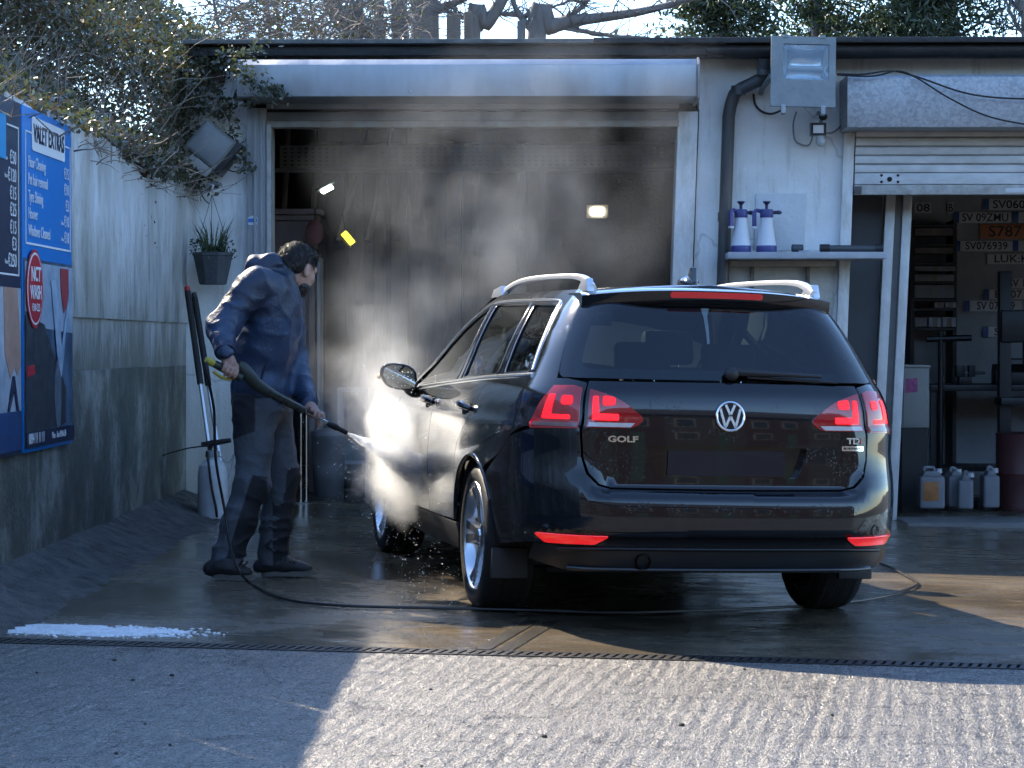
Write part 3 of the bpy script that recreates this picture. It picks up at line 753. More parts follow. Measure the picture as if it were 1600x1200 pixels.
for sg in (-1, 1):
    LL = 'left' if sg < 0 else 'right'
    outl = [(sg*.655, .845), (sg*.655, 1.018), (sg*.735, 1.032), (sg*.79, 1.032), (sg*.815, 1.20), (sg*.83, 1.345), (sg*.76, 1.385), (sg*.60, 1.405)]
    out = outl+PP([(.9, 1.405), (1.6, 1.405), (2.1, 1.405), (2.32, 1.335), (2.52, 1.215), (2.70, 1.08), (2.86, .935)], sg)
    out += PP([(2.2, .955), (1.58, .988), (1.05, 1.014)], sg)
    out += PP([(y-.003, z) for y, z in rd_rear[1:]], sg)
    a_end = math.degrees(math.acos((1.369-AX)/RA))
    out += PP([p for p in arcpts(0, RA, a_end, 118)], sg)
    out += PP([(.76, .66), (.62, .70), (.46, .79), (.335, .832)], sg)
    lampo = [(sg*.664, .995), (sg*.70, 1.003), (sg*.785, 1.0), (sg*.83, .93), (sg*.87, .845), (sg*.862, .826), (sg*.664, .833)]
    qw = PP(rounded(q_win, .03), sg); rw_ = PP(rounded(r_win, .025), sg); fw = PP(rounded(f_win, [.02, .01, .15, .15, .15, .03]), sg)
    patch('side_panel', [p for p in out], M_PAINT, car, holes=[qw, rw_, fw, lampo], lines=(.838, .852))
    for nm, w, gm in (('quarter_window', qw, M_CGLASS), ('rear_door_window', rw_, M_CGLASS), ('front_door_window', fw, M_CGLASS)):
        g_ = patch(nm, w, gm, car, sp=.06, off=-.006, rim=0)
        c_ = [w[i] for i in range(len(w))]+[w[0], w[1]]
        strip('window_seal', resample(c_[:-1], .04)+[c_[0]], .013, .003, M_GLOSSB, g_)
    # black pillar covers
    patch('pillar_cover', PP([(1.66, 1.003), (1.71, 1.0), (2.05, 1.352), (2.0, 1.354)], sg), M_GLOSSB, car, sp=.06, off=.003, rim=.003)
    patch('pillar_cover', PP([(.89, 1.037), (.945, 1.035), (1.175, 1.348), (1.135, 1.347)], sg), M_GLOSSB, car, sp=.06, off=.003, rim=.003)
    # bright strip along the belt and round the glass
    strip('belt_trim', PP([(.42+.1*i, beltz(.42+.1*i)-.004) for i in range(25)], sg), .024, .007, M_CHROME, car)
    top = [(.45, 1.06), (.56, 1.20), (.665, 1.33), (.70, 1.352), (.8, 1.360), (1.1, 1.364), (1.6, 1.368), (2.0, 1.364), (2.1, 1.352), (2.27, 1.30), (2.46, 1.20), (2.64, 1.07)]
    strip('window_trim', PP([tuple(p)[:2] for p in smooth_path([(a, b_, 0) for a, b_ in top], 4)], sg), .014, .006, M_CHROME, car)
    # doors
    a2 = math.degrees(math.acos((1.372-AX)/RA)); 
    dr_ = [(y+.003, z) for y, z in rd_rear]; dr_[0] = (1.053, 1.011)
    low = [(p[0]+.002, p[1]) for p in arcpts(0, RA, a2-2, 20, 8)]
    rdoor = PP(dr_+low+[(1.42, .36), (2.04, .35), (2.058, .60), (2.075, .86), (2.10, .955), (1.58, .984)], sg)
    d_ = patch('rear_door', rdoor, M_PAINT, car, lines=(.838, .852)); 
    fdoor = PP([(2.046, .35), (3.2, .35), (3.28, .5), (3.22, .75), (3.05, .92), (2.86, .926), (2.106, .954), (2.081, .86), (2.064, .60)], sg)
    d2_ = patch('front_door', fdoor, M_PAINT, car, lines=(.838, .852))
    for dd, yh in ((d_, 1.20), (d2_, 2.15)):
        b = MB(); pts = []
        for i in range(9):
            u = i/8; y = yh+.20*u; s, z = P(y, .872+.012*math.sin(u*math.pi), sg); p = body(s, z)+body_n(s, z)*(.034*math.sin(math.pi*min(1, max(.0, u)))**.45+.002); pts.append(p)
        b.tube(pts, [.010, .014, .016, .017, .017, .017, .016, .014, .010], 8); b.build('handle', M_PAINT, dd)
        b = MB(); vs = []
        cup = [(yh+.10+.085*math.cos(a), .872+.03*math.sin(a)) for a in [2*math.pi*i/16 for i in range(16)]]
        patch('handle_cup', PP(cup, sg), M_DARK, dd, sp=.03, off=.0015, rim=0)
    # front wing, sill
    wing = PP([(3.205, .35), (3.285, .5), (3.225, .75), (3.055, .918), (3.3, .90), (3.8, .84), (4.2, .72), (4.35, .5)]+[p for p in arcpts(1, RA, 30, 175, 16)], sg)
    patch('front_wing', wing, M_PAINT, car, sp=.06)
    sill = PP([(1.40, .345), (2.3, .338), (3.28, .338), (3.30, .22), (2.3, .20), (1.36, .22)], sg)
    patch('sill', sill, M_RUB, car, sp=.06, off=-.004)
    # arch lips
    strip('arch_lip', PP(arcpts(0, RA+.006, 8, 150, 30), sg), .018, .007, M_PAINT, car)
    strip('arch_lip', PP(arcpts(1, RA+.006, 5, 150, 24), sg), .018, .007, M_PAINT, car)
    for k in (0, 1):
        b = MB(); n = 26
        ring = [(arch_c[k][0]+.352*math.cos(math.radians(-15+210*i/n)), arch_c[k][1]+.352*math.sin(math.radians(-15+210*i/n))) for i in range(n+1)]
        vs = [(sg*.50, y, z) for y, z in ring]+[(sg*(.862 if k == 0 else .84), y, z) for y, z in ring]
        b.add(vs, [(i, i+1, n+1+i+1, n+1+i) for i in range(n)]); b.add([(sg*.50, y, z) for y, z in ring], [tuple(range(n+1))])
        b.build('wheel_well', M_DARK, car, smooth=60)
    # outer tail light
    lt = patch('tail_light', lampo, M_LENS, car, sp=.03, off=.006, rim=.03)
    lt['label'] = 'outer red tail light'
    el = [(sg*.70, .868), (sg*.70, .885), (sg*.775, .885), (sg*.765, .965), (sg*.79, .965), (sg*.815, .868)]
    patch('light_element', rounded(el, .006), M_LIT, lt, sp=.02, off=.0085, rim=.002)
    patch('light_element', rounded([(sg*.692, .925), (sg*.692, .962), (sg*.738, .962), (sg*.738, .925)], .012), M_LITS, lt, sp=.02, off=.0085, rim=.002)
    patch('reversing_strip', [(sg*.667, .838), (sg*.667, .853), (sg*.85, .853), (sg*.857, .838)], M('smoked_lens', (.20, .10, .10), .1, coat=1.), lt, sp=.03, off=.0085, rim=.002)
    # inner tail light on the tailgate
    lin = rounded([(sg*.632, .992), (sg*.632, .838), (sg*.43, .838), (sg*.392, .868), (sg*.40, .885), (sg*.50, .955)], [.004, .004, .02, .02, .02, .06])
    li = patch('tail_light', lin, M_LENSD, car, sp=.03, off=.006, rim=.02); li['label'] = 'inner red tail light on the tailgate'
    el = [(sg*.615, .868), (sg*.615, .962), (sg*.595, .962), (sg*.590, .893), (sg*.505, .893), (sg*.505, .868)]
    patch('light_element', rounded(el, .005), M_LIT, li, sp=.02, off=.0085, rim=.002)
    patch('light_element', rounded([(sg*.578, .925), (sg*.578, .966), (sg*.522, .960), (sg*.522, .928)], .012), M_LITS, li, sp=.02, off=.0085, rim=.002)
    patch('reversing_strip', [(sg*.626, .841), (sg*.626, .858), (sg*.43, .858), (sg*.446, .841)], M_REV, li, sp=.02, off=.0085, rim=.002)
    # reflector in the bumper, its faint added glow standing in for returned light
    patch('reflector', rounded([(sg*.86, .405), (sg*.55, .405), (sg*.60, .368), (sg*.80, .365)], .012), M('red_reflector_glow', (.75, .03, .03), .15, coat=1., emit=(1, .01, .01), estr=.16), car, sp=.03, off=.006, rim=.006)
    # roof rail
    b = MB(); n = 32; pts = []; vs = []
    for i in range(n+1):
        u = i/n; y = .47+1.85*u; hgt = .052*min(1, math.sin(math.pi*u)**.5*1.08)
        hgt = .055*(1-abs(2*u-1)**(9 if u < .5 else 3.2)); x = sg*(.50-.012*abs(2*u-1)); zr = 1.418+.012*math.sin(math.pi*u)
        w_, t_ = .015, .0105+.008*(abs(2*u-1)**6)
        for dx, dz in ((-w_, -t_), (w_, -t_), (w_, .4*t_), (w_*.6, t_), (-w_*.6, t_), (-w_, .4*t_)): vs.append((x+dx, y, zr+hgt-.012+dz))
    fs = [(i*6+k, i*6+(k+1) % 6, (i+1)*6+(k+1) % 6, (i+1)*6+k) for i in range(n) for k in range(6)]+[tuple(range(6)), tuple(range(n*6, n*6+6))]
    b.add(vs, fs); rr_ = b.build('roof_rail', M_RAIL, car, smooth=50)
    for y, l in ((.49, .16), (2.22, .24)):
        MB().prism([(y-.03, 1.395), (y+l, 1.395), (y+l-.06, 1.435), (y+.0, 1.452)], lambda a, z: (sg*.483, a, z), lambda a, z: (sg*.515, a, z)).build('rail_foot', M_RAIL, rr_, bevel=.006)
    # mud flap
    MB().prism([(.70, .30), (.66, .30), (.645, .17), (.68, .165)], lambda y, z: (sg*.70, y, z), lambda y, z: (sg*.855, y, z)).build('mud_flap', M_RUB, car, bevel=.006)
# tailgate
tg = [(-.640, 1.024), (-.645, .72)]+[(-.62, .655), (-.575, .612), (-.52, .598), (0, .596), (.52, .598), (.575, .612), (.62, .655)]+[(.645, .72), (.640, 1.024), (.70, 1.026), (0, 1.026), (-.70, 1.026)]
tg = [(-.645, 1.024), (-.645, .72), (-.62, .655), (-.575, .612), (-.52, .598), (0, .596), (.52, .598), (.575, .612), (.62, .655), (.645, .72), (.645, 1.024), (0, 1.027)]
rec = rounded([(-.37, .765), (-.32, .640), (.32, .640), (.37, .765), (.20, .772), (-.20, .772)], .02)
tailg = patch('tailgate', tg, M_PAINT, car, holes=[rec], sp=.035)
patch('plate_recess', [(s*1.01, .703+(z-.703)*1.02) for s, z in rec], M_GLOSSB, tailg, sp=.04, off=-.035, rim=0)
b = MB(); rr = resample(rec, .03); vs = []
for s, z in rr: vs.append(body(s, z))
for s, z in rr: vs.append(body(s, z)-body_n(s, z)*.036)
n = len(rr); b.add(vs, [(i, (i+1) % n, n+(i+1) % n, n+i) for i in range(n)]); b.build('recess_edge', M_PAINT, tailg, smooth=50)
patch('number_plate', rounded([(-.27, .648), (.27, .648), (.27, .752), (-.27, .752)], .008), M('dark_plate', (.006, .009, .018), .2, coat=.3), car, sp=.06, off=-.026, rim=.004)
glass = rounded([(-.785, 1.036), (0, 1.036), (.785, 1.036), (.835, 1.35), (0, 1.37), (-.835, 1.35)], [.03, 0, .03, .03, 0, .03])
rg = patch('rear_window', glass, M_CGLASSR, car, sp=.05, off=.002, rim=.004)
# black ceramic border of the glass
inner = rounded([(-.70, 1.075), (0, 1.078), (.70, 1.075), (.70, 1.33), (0, 1.335), (-.70, 1.33)], .05)
patch('glass_border', glass, M_GLOSSB, rg, holes=[inner], sp=.05, off=-.001, rim=0)
# bumper
ww = []
bum = []
for sg in (1, -1):
    h = [(.0, .588), (.52, .590), (.585, .605), (.632, .65), (.655, .72), (.657, .838), (.862, .822)]
    h = [(sg*s, z) for s, z in h]+PP([(.46, .784), (.62, .694), (.70, .655)], sg)+PP(arcpts(0, RA, 128, 176, 8), sg)+PP([(.68, .315)], sg)+[(sg*.86, .362), (sg*.60, .362), (sg*.55, .398), (0, .398)]
    bum.append(h)
full = bum[0]+list(reversed(bum[1]))
ded = []
for p in full:
    if not ded or math.hypot(p[0]-ded[-1][0], p[1]-ded[-1][1]) > 1e-4: ded.append(p)
if math.hypot(ded[0][0]-ded[-1][0], ded[0][1]-ded[-1][1]) < 1e-4: ded.pop()
bump_o = patch('rear_bumper', ded, M_PAINT, car, sp=.035, lines=(.41, .585))
dif = [(-.86, .358), (-.60, .358), (-.55, .394), (.55, .394), (.60, .358), (.86, .358), (.90, .29), (.74, .256), (-.74, .256), (-.90, .29)]
df = patch('bumper_valance', dif, M('valance_black', (.007, .007, .008), .32), car, sp=.04, off=-.004)
strip('valance_ridge', [(s, .352-.10*max(0, abs(s)-.52)**1.6) for s in [-.75+.05*i for i in range(31)]], .016, .010, M('valance_black'), df)
strip('valance_lip', [(s, .268) for s in [-.72+.06*i for i in range(25)]], .02, .014, M_GLOSSB, df)
ex = body(-.40, .30); MB().cyl(ex+Vector((0, -.012, 0)), ex+Vector((0, .12, 0)), .032, n=20, cap=False).cyl(ex+Vector((0, -.012, 0)), ex+Vector((0, .12, 0)), .027, n=20, cap=False).build('exhaust_pipe', M('exhaust', (.05, .05, .05), .35, .9), car)
sk = body(.70, .43); 
b = MB(); nn = body_n(.70, .43)
for r0, r1 in ((.024, .019),):
    m_ = frame(sk+nn*.002, body(.71, .43)-body(.69, .43), body(.70, .44)-body(.70, .42)); b.lathe([(r1, 0), (r1, .003), (r0, .003), (r0, 0)], 20, m_, closed=True)
b.build('tow_cover_ring', M('ring_grey', (.10, .10, .10), .4), bump_o)
# roof and spoiler
def rooff(s, t):
    zz = 1.400; e = body(s, zz); k = 1-t
    return Vector((e.x*k, e.y+.02*t, zz+.034*(1-k*k)+.012*math.sin(max(0, min(1, (e.y-.4)/2.0))*math.pi)*t))
b = MB(); ss = [-s_of(2.28-.06*i, 1.4) for i in range(28)]+[-(.98-.05*i) for i in range(19)]; ss = sorted(set(ss)); ss = ss+[-s for s in reversed(ss)]
sx_ = []
for s in ss:
    if not sx_ or s-sx_[-1] > .01: sx_.append(s)
T = 6; vs = [rooff(s, j/T) for s in sx_ for j in range(T+1)]
b.add(vs, [(i*(T+1)+j, (i+1)*(T+1)+j, (i+1)*(T+1)+j+1, i*(T+1)+j+1) for i in range(len(sx_)-1) for j in range(T)]); b.build('roof', M_PAINT, car, smooth=60)
b = MB(); n = 30; vs = []
for i in range(n+1):
    u = -1+2*i/n; x = .545*u; k = abs(u)**2.6
    yr = .285+.14*k; zt_ = 1.412-.030*k; 
    for y, z in ((yr+.30-.06*k, 1.425-.035*k), (yr+.04, zt_+.006), (yr, zt_-.006), (yr+.006, zt_-.040), (yr+.022, zt_-.066), (yr+.05, zt_-.072), (yr+.30-.06*k, 1.36-.01*k)): vs.append((x, y, z))
m_ = 7; b.add(vs, [(i*m_+k, i*m_+(k+1) % m_, (i+1)*m_+(k+1) % m_, (i+1)*m_+k) for i in range(n) for k in range(m_)]+[tuple(range(m_)), tuple(range(n*m_, n*m_+m_))])
sp_ = b.build('spoiler', M_PAINT, car, smooth=50)
def spf(s, z):
    u = s/.545; k = abs(u)**2.6; yr = .285+.14*k; zt_ = 1.412-.030*k; return Vector((s, yr+.004*(1.40-z)/.03, zt_+z-1.412))
def spn(s, z): return Vector((.35*s, -1, -.12)).normalized()
patch('brake_light', rounded([(-.20, 1.376), (.20, 1.376), (.20, 1.401), (-.20, 1.401)], .012), M('high_brake_lens', (.28, .01, .015), .2, coat=.6, emit=(1, .02, .03), estr=.05), car, sp=.02, off=.004, rim=.006, fn=spf, fnn=spn)
# aerial
b = MB().prism([(.62, 1.43), (.80, 1.435), (.70, 1.47), (.655, 1.515), (.635, 1.515), (.632, 1.47)], lambda y, z: (-.012, y, z), lambda y, z: (.012, y, z)); b.ball((0, .72, 1.445), .1, 14, 8, sc=(.42, 1, .36)); b.build('aerial', M_GLOSSB, car, bevel=.004)
# wiper
w0 = body(.02, 1.055); nn = body_n(.02, 1.055)
b = MB().ball(w0+nn*.02, .030, 14, 8, sc=(1.1, .8, .9)); wp = b.build('wiper', M_RUB, car)
pts = [body(s, 1.062-.02*abs(s)*1.5)+body_n(s, 1.06)*.026 for s in [.02+.045*i for i in range(11)]]
b = MB().tube(pts, [.017, .016, .015, .014, .013, .012, .011, .010, .009, .008, .007], 8); b.build('wiper_arm', M_RUB, wp)
pts = [body(s, 1.052-.035*abs(s))+body_n(s, 1.05)*.010 for s in [.10+.05*i for i in range(10)]]
MB().tube(pts, .006, 6).build('wiper_blade', M_RUB, wp)
# badge
bc = body(0, .892); bn = body_n(0, .892); bm_ = frame(bc+bn*.003, (1, 0, 0), body(0, .91)-body(0, .875))
badge = empty('badge', (0, 0, 0), parent=car)
MB().lathe([(.0001, .0), (.060, .0), (.0605, .003), (.0001, .003)], 40, bm_).build('badge_base', M('badge_black', (.01, .01, .012), .15), badge)
MB().lathe([(.053, .002), (.0535, .009), (.057, .011), (.062, .009), (.063, .001)], 48, bm_, closed=True).build('badge_ring', M_CHROME, badge)
def bar2(b, p, q, w):
    p, q = Vector((*p, 0)), Vector((*q, 0)); d = (q-p).normalized(); n_ = Vector((-d.y, d.x, 0))*w/2
    a = [p+n_, q+n_, q-n_, p-n_]; b.add([bm_ @ Vector((v.x, v.y, z)) for z in (.003, .010) for v in a], [(0, 1, 2, 3), (4, 5, 6, 7), (0, 1, 5, 4), (1, 2, 6, 5), (2, 3, 7, 6), (3, 0, 4, 7)])
b = MB(); s_ = .053
for p, q in (((-.36, .88), (-.02, .12)), ((.36, .88), (.02, .12))): bar2(b, (p[0]*s_, p[1]*s_), (q[0]*s_, q[1]*s_), .0105)
b.build('badge_letter', M_CHROME, badge, smooth=0)
b = MB()
for p, q in (((-.80, .58), (-.42, -.82)), ((-.42, -.86), (-.02, -.02)), ((.80, .58), (.42, -.82)), ((.42, -.86), (.02, -.02))): bar2(b, (p[0]*s_, p[1]*s_), (q[0]*s_, q[1]*s_), .0105)
b.build('badge_letter', M_CHROME, badge, smooth=0)
def on_skin(txt, s, z, size, al='CENTER', sx=1., mat=M_CHROME, bold=.0):
    p = body(s, z)+body_n(s, z)*.002; m_ = frame(p, body(s+.01, z)-body(s-.01, z), body(s, z+.01)-body(s, z-.01))
    text(txt, size, mat, car, m_, align=al, sx=sx, ext=.0025, bold=bold)
on_skin('GOLF', -.475, .792, .034, sx=1.45, bold=.0012)
on_skin('TD', .582, .797, .034, sx=1.3, bold=.0012); on_skin('i', .619, .797, .034, sx=1.3, bold=.0012, mat=M('badge_red', (.5, .1, .08), .3))
bp_ = patch('eco_badge', rounded([(.53, .757), (.632, .757), (.632, .777), (.53, .777)], .003), M_CHROME, car, sp=.03, off=.003, rim=.003)
p = body(.581, .767)+body_n(.581, .767)*.0045; text('BLUEMOTION', .0125, M_RUB, bp_, frame(p, body(.6, .767)-body(.56, .767), (0, 0, 1)), align='CENTER', sx=1.05, ext=.0005)
# mirrors
for sg in (-1, 1):
    mi_ = MB()
    vs = []; n = 18
    def ring(y, sc_, cx=.948):
        o = []
        for i in range(n):
            a = 2*math.pi*i/n; ca, sa = math.cos(a), math.sin(a)
            ex_ = .094*(abs(ca)**.75)*(1 if ca > 0 else -1); ez_ = .068*(abs(sa)**.75)*(1 if sa > 0 else -1)
            o.append((sg*(cx+ex_*sc_-.012*(ez_ < 0)*sc_), y, .985+ez_*sc_+.10*ex_*sc_))
        return o
    for y, s2 in ((2.62, .93), (2.625, 1.0), (2.68, .98), (2.74, .82), (2.78, .5), (2.79, .1)): vs += ring(y, s2)
    fs = [(j*n+i, j*n+(i+1) % n, (j+1)*n+(i+1) % n, (j+1)*n+i) for j in range(5) for i in range(n)]+[tuple(range(5*n, 6*n))]
    mo = MB().add(vs, fs).build('door_mirror', M_PAINT, car, smooth=60)
    MB().add(ring(2.626, .92), [tuple(range(n))]).build('mirror_back', M_RUB, mo, smooth=0)
    MB().add(ring(2.6225, .86), [tuple(range(n))]).build('mirror_glass', M('mirror_silver', (.85, .9, .88), .02, 1.), mo, smooth=0)
    MB().tube([(sg*.82, 2.82, .90), (sg*.87, 2.74, .915), (sg*.895, 2.70, .945)], [.035, .028, .03], 10).build('mirror_arm', M_RUB, mo)
    MB().ball((sg*1.038, 2.70, .985), .03, 10, 8, sc=(.3, 1.5, .5)).build('indicator', M('indicator_lens', (.8, .55, .35), .2), mo)
# windscreen, bonnet, nose, floor pan
def scrf(u, v):
    z = .955+.44*v; y = 2.92-.62*v**1.05; s = s_of(y, z); w = body_raw(s, z)[0]; x = (-1+2*u)*w*.985
    return (x, y+.16*(1-(2*u-1)**2), z)
MB().grid(scrf, 12, 6).build('windscreen', M_CGLASS, car, smooth=60)
def bonf(u, v):
    y = 3.04+1.40*v; x = (-1+2*u)*(.83-.14*v**3); return (x, y+.10*(1-(2*u-1)**2), .935-.19*v**1.6-.03*(2*u-1)**2)
MB().grid(bonf, 12, 10).build('bonnet', M_PAINT, car, smooth=60)
def nosf(u, v):
    x = (-1+2*u)*(.72+.10*math.sin(v*math.pi)); return (x, 4.50-.45*abs(2*u-1)**3-.05*(1-v), .22+.52*v)
MB().grid(nosf, 12, 6).build('front_bumper', M_PAINT, car, smooth=60)
b = MB()
b.box(-.60, .60, .72, 4.3, .19, .21); b.box(-.72, .72, 1.45, 3.25, .17, .215); b.box(-.62, .62, .16, .70, .30, .60).build('floor_pan', M_DARK, car, smooth=0)
# cabin
M_SEAT = M('seat_cloth', (.022, .022, .025), .9, bump=.2)
def seat(x, y, z0, w, h, tilt=-.2):
    so = empty('seat', (0, 0, 0), parent=car)
    m_ = Matrix.Translation((x, y, z0)) @ Matrix.Rotation(tilt, 4, 'X')
    MB().box(-w/2, w/2, -.06, .06, 0, h, mat=m_).build('backrest', M_SEAT, so, bevel=.035)
    MB().box(-w/2, w/2, 0, .48, -.1, .05, mat=Matrix.Translation((x, y, z0))).build('cushion', M_SEAT, so, bevel=.03)
    for dx in ([0] if w < .7 else [-w*.34, 0, w*.34]):
        m2 = m_ @ Matrix.Translation((dx, 0, h+.02)); MB().box(-.13, .13, -.045, .045, 0, .17, mat=m2).build('headrest', M_SEAT, so, bevel=.03)
        MB().cyl(m2 @ Vector((-.05, 0, -.05)), m2 @ Vector((-.05, 0, .03)), .007, n=8).cyl(m2 @ Vector((.05, 0, -.05)), m2 @ Vector((.05, 0, .03)), .007, n=8).build('headrest_post', M_CHROME, so)
seat(0, 1.28, .56, 1.24, .46, -.28); seat(-.36, 2.10, .52, .50, .56, -.25); seat(.36, 2.10, .52, .50, .56, -.25)
MB().box(-.70, .70, 2.72, 2.98, .62, .93).build('dashboard', M_SEAT, car, bevel=.05)
MB().box(-.60, .60, .26, 1.2, .86, .88).build('parcel_shelf', M_SEAT, car, bevel=.006)
MB().cyl((.0, 2.50, 1.33), (0, 2.54, 1.40), .01, n=8).box(-.12, .12, 2.47, 2.50, 1.27, 1.335).build('interior_mirror', M_SEAT, car, bevel=.008)
st = MB(); st.lathe([(.175+.014*math.cos(a), .014*math.sin(a)) for a in [2*math.pi*i/8 for i in range(8)]], 28, Matrix.Translation((.36, 2.52, .88)) @ Matrix.Rotation(math.radians(-68), 4, 'X'), closed=True); st.build('steering_wheel', M_SEAT, car)
# wheels
def wheel(x, y, sg):
    w = empty('wheel', (x, y, .316), parent=car)
    R2 = Matrix.Rotation(math.pi/2 if sg > 0 else -math.pi/2, 4, 'Y')         # local z points outwards
    MB().lathe([(.235, -.10), (.262, -.112), (.296, -.108), (.311, -.094), (.316, -.06), (.316, .06), (.311, .094), (.296, .108), (.262, .112), (.240, .103), (.235, .095)], 56, R2).build('tyre', M_TYRE, w, smooth=40)
    tg_ = MB()
    for k in range(4):
        zc_ = -.066+.044*k; tg_.lathe([(.3165, zc_-.006), (.3172, zc_), (.3165, zc_+.006)], 48, R2)
    tg_.build('tread_groove', M_DARK, w)
    MB().lathe([(.236, -.10), (.222, -.095), (.215, .02), (.222, .085), (.236, .098), (.243, .104), (.240, .108), (.230, .104), (.212, .07), (.205, .0)], 56, R2).build('rim', M_ALLOY, w, smooth=40)
    MB().lathe([(.0001, -.02), (.205, -.02), (.21, .02)], 40, R2).lathe([(.0001, .012), (.15, .012), (.15, .022), (.0001, .022)], 36, R2).build('brake_disc', M_ALLOYD, w)
    for k in range(5):
        a = 2*math.pi*k/5+.3
        for da in (-.13, .13):
            b = MB(); vs = []
            for r, zz_, wd in ((.045, .072, .030), (.10, .078, .022), (.17, .082, .021), (.232, .098, .026)):
                aa = a+da*(r/.232)**.7*1.15+(.06 if da > 0 else -.06)*(1-r/.232)
                c, s2 = math.cos(aa), math.sin(aa); t = Vector((-s2, c, 0))*wd; p = Vector((c*r, s2*r, 0))
                vs += [R2 @ (p-t+Vector((0, 0, zz_-.03))), R2 @ (p-t*.8+Vector((0, 0, zz_))), R2 @ (p+t*.8+Vector((0, 0, zz_))), R2 @ (p+t+Vector((0, 0, zz_-.03)))]
            b.add(vs, [(i*4+q, i*4+(q+1) % 4, (i+1)*4+(q+1) % 4, (i+1)*4+q) for i in range(3) for q in range(4)]+[(0, 1, 2, 3), (12, 13, 14, 15)])
            b.build('spoke', M_ALLOY, w, smooth=30)
    MB().lathe([(.0001, .090), (.03, .088), (.034, .080), (.06, .072), (.062, .04)], 28, R2).build('hub_cap', M_ALLOY, w)
for sg in (-1, 1):
    wheel(sg*.755, AX, sg); wheel(sg*.755, AX+2.635, sg)
# ------------------------------------------------------------------ smooth bodies from distance fields
def sd_cone(Pn, a, b, r0, r1):
    a, b = np.array(a, float), np.array(b, float); ab = b-a; L = max(1e-9, ab @ ab)
    t = np.clip(((Pn-a) @ ab)/L, 0, 1); return np.linalg.norm(Pn-a-t[..., None]*ab, axis=-1)-(r0+(r1-r0)*t)
def sd_ell(Pn, c, r, R=None):
    q = Pn-np.array(c, float)
    if R is not None: q = q @ np.array(R)
    r = np.array(r, float); k0 = np.linalg.norm(q/r, axis=-1); k1 = np.linalg.norm(q/(r*r), axis=-1)+1e-9
    return k0*(k0-1)/k1
def smin(a, b, k):
    h = np.clip(.5+.5*(b-a)/k, 0, 1); return b+(a-b)*h-k*h*(1-h)
def smax(a, b, k): return -smin(-a, -b, k)
def surface_nets(fn, lo, hi, h):
    n = [int(math.ceil((hi[i]-lo[i])/h))+1 for i in range(3)]
    ax = [lo[i]+h*np.arange(n[i]) for i in range(3)]
    G = np.stack(np.meshgrid(*ax, indexing='ij'), -1).astype(np.float32); V = fn(G); S = V < 0
    c = np.zeros([m-1 for m in n], int); acc = np.zeros([m-1 for m in n]+[3]); cnt = np.zeros([m-1 for m in n])
    cor = [(i, j, k) for i in (0, 1) for j in (0, 1) for k in (0, 1)]
    sl = lambda A, o: A[o[0]:n[0]-1+o[0], o[1]:n[1]-1+o[1], o[2]:n[2]-1+o[2]]
    for a in cor:
        for d in range(3):
            if a[d]: continue
            b = list(a); b[d] = 1; va, vb = sl(V, a), sl(V, b); x = (va < 0) != (vb < 0)
            t = np.where(x, va/(va-vb+1e-12), 0); p = np.zeros(acc.shape); p[...] = a; p[..., d] += t
            acc += np.where(x[..., None], p, 0); cnt += x
    act = cnt > 0; idx = -np.ones(act.shape, int); idx[act] = np.arange(act.sum())
    ii = np.argwhere(act); pos = (ii+acc[act]/cnt[act][:, None])*h+np.array(lo)
    faces = []
    for d in range(3):
        u, v = (d+1) % 3, (d+2) % 3
        a = [slice(None)]*3; b = [slice(None)]*3; a[d] = slice(0, -1); b[d] = slice(1, None)
        cr = S[tuple(a)] != S[tuple(b)]; e = np.argwhere(cr); ins = S[tuple(a)][cr]
        ok = (e[:, u] > 0) & (e[:, v] > 0) & (e[:, u] < n[u]-1) & (e[:, v] < n[v]-1); e = e[ok]; ins = ins[ok]
        def cell(du, dv): q = e.copy(); q[:, u] -= du; q[:, v] -= dv; return idx[q[:, 0], q[:, 1], q[:, 2]]
        f = np.stack([cell(1, 1), cell(0, 1), cell(0, 0), cell(1, 0)], 1); f[~ins] = f[~ins][:, ::-1]; faces.append(f)
    return pos, np.concatenate(faces)
def sdf_mesh(name, parts, mats, parent, matfn=None, iters=2, disp=None):
    vs = []; fs = []; k = 0
    for fn, lo, hi, h in parts:
        p, f = surface_nets(fn, lo, hi, h); vs.append(p); fs.append(f+k); k += len(p)
    v = np.concatenate(vs); f = np.concatenate(fs)
    me = bpy.data.meshes.new(name); me.from_pydata(v.tolist(), [], f.tolist())
    me.materials.append(mats[0])
    bm = bmesh.new(); bm.from_mesh(me)
    for _ in range(iters): bmesh.ops.smooth_vert(bm, verts=bm.verts, factor=.5, use_axis_x=True, use_axis_y=True, use_axis_z=True)
    bm.normal_update()
    if disp:
        for w in bm.verts: w.co += w.normal*disp(w.co)
    if matfn:
        lay = bm.verts.layers.float.new('panel')
        for w in bm.verts: w[lay] = matfn(w.co, w.normal)
    bm.to_mesh(me); bm.free(); me.polygons.foreach_set('use_smooth', [True]*len(me.polygons)); me.update()
    return link(bpy.data.objects.new(name, me), parent)

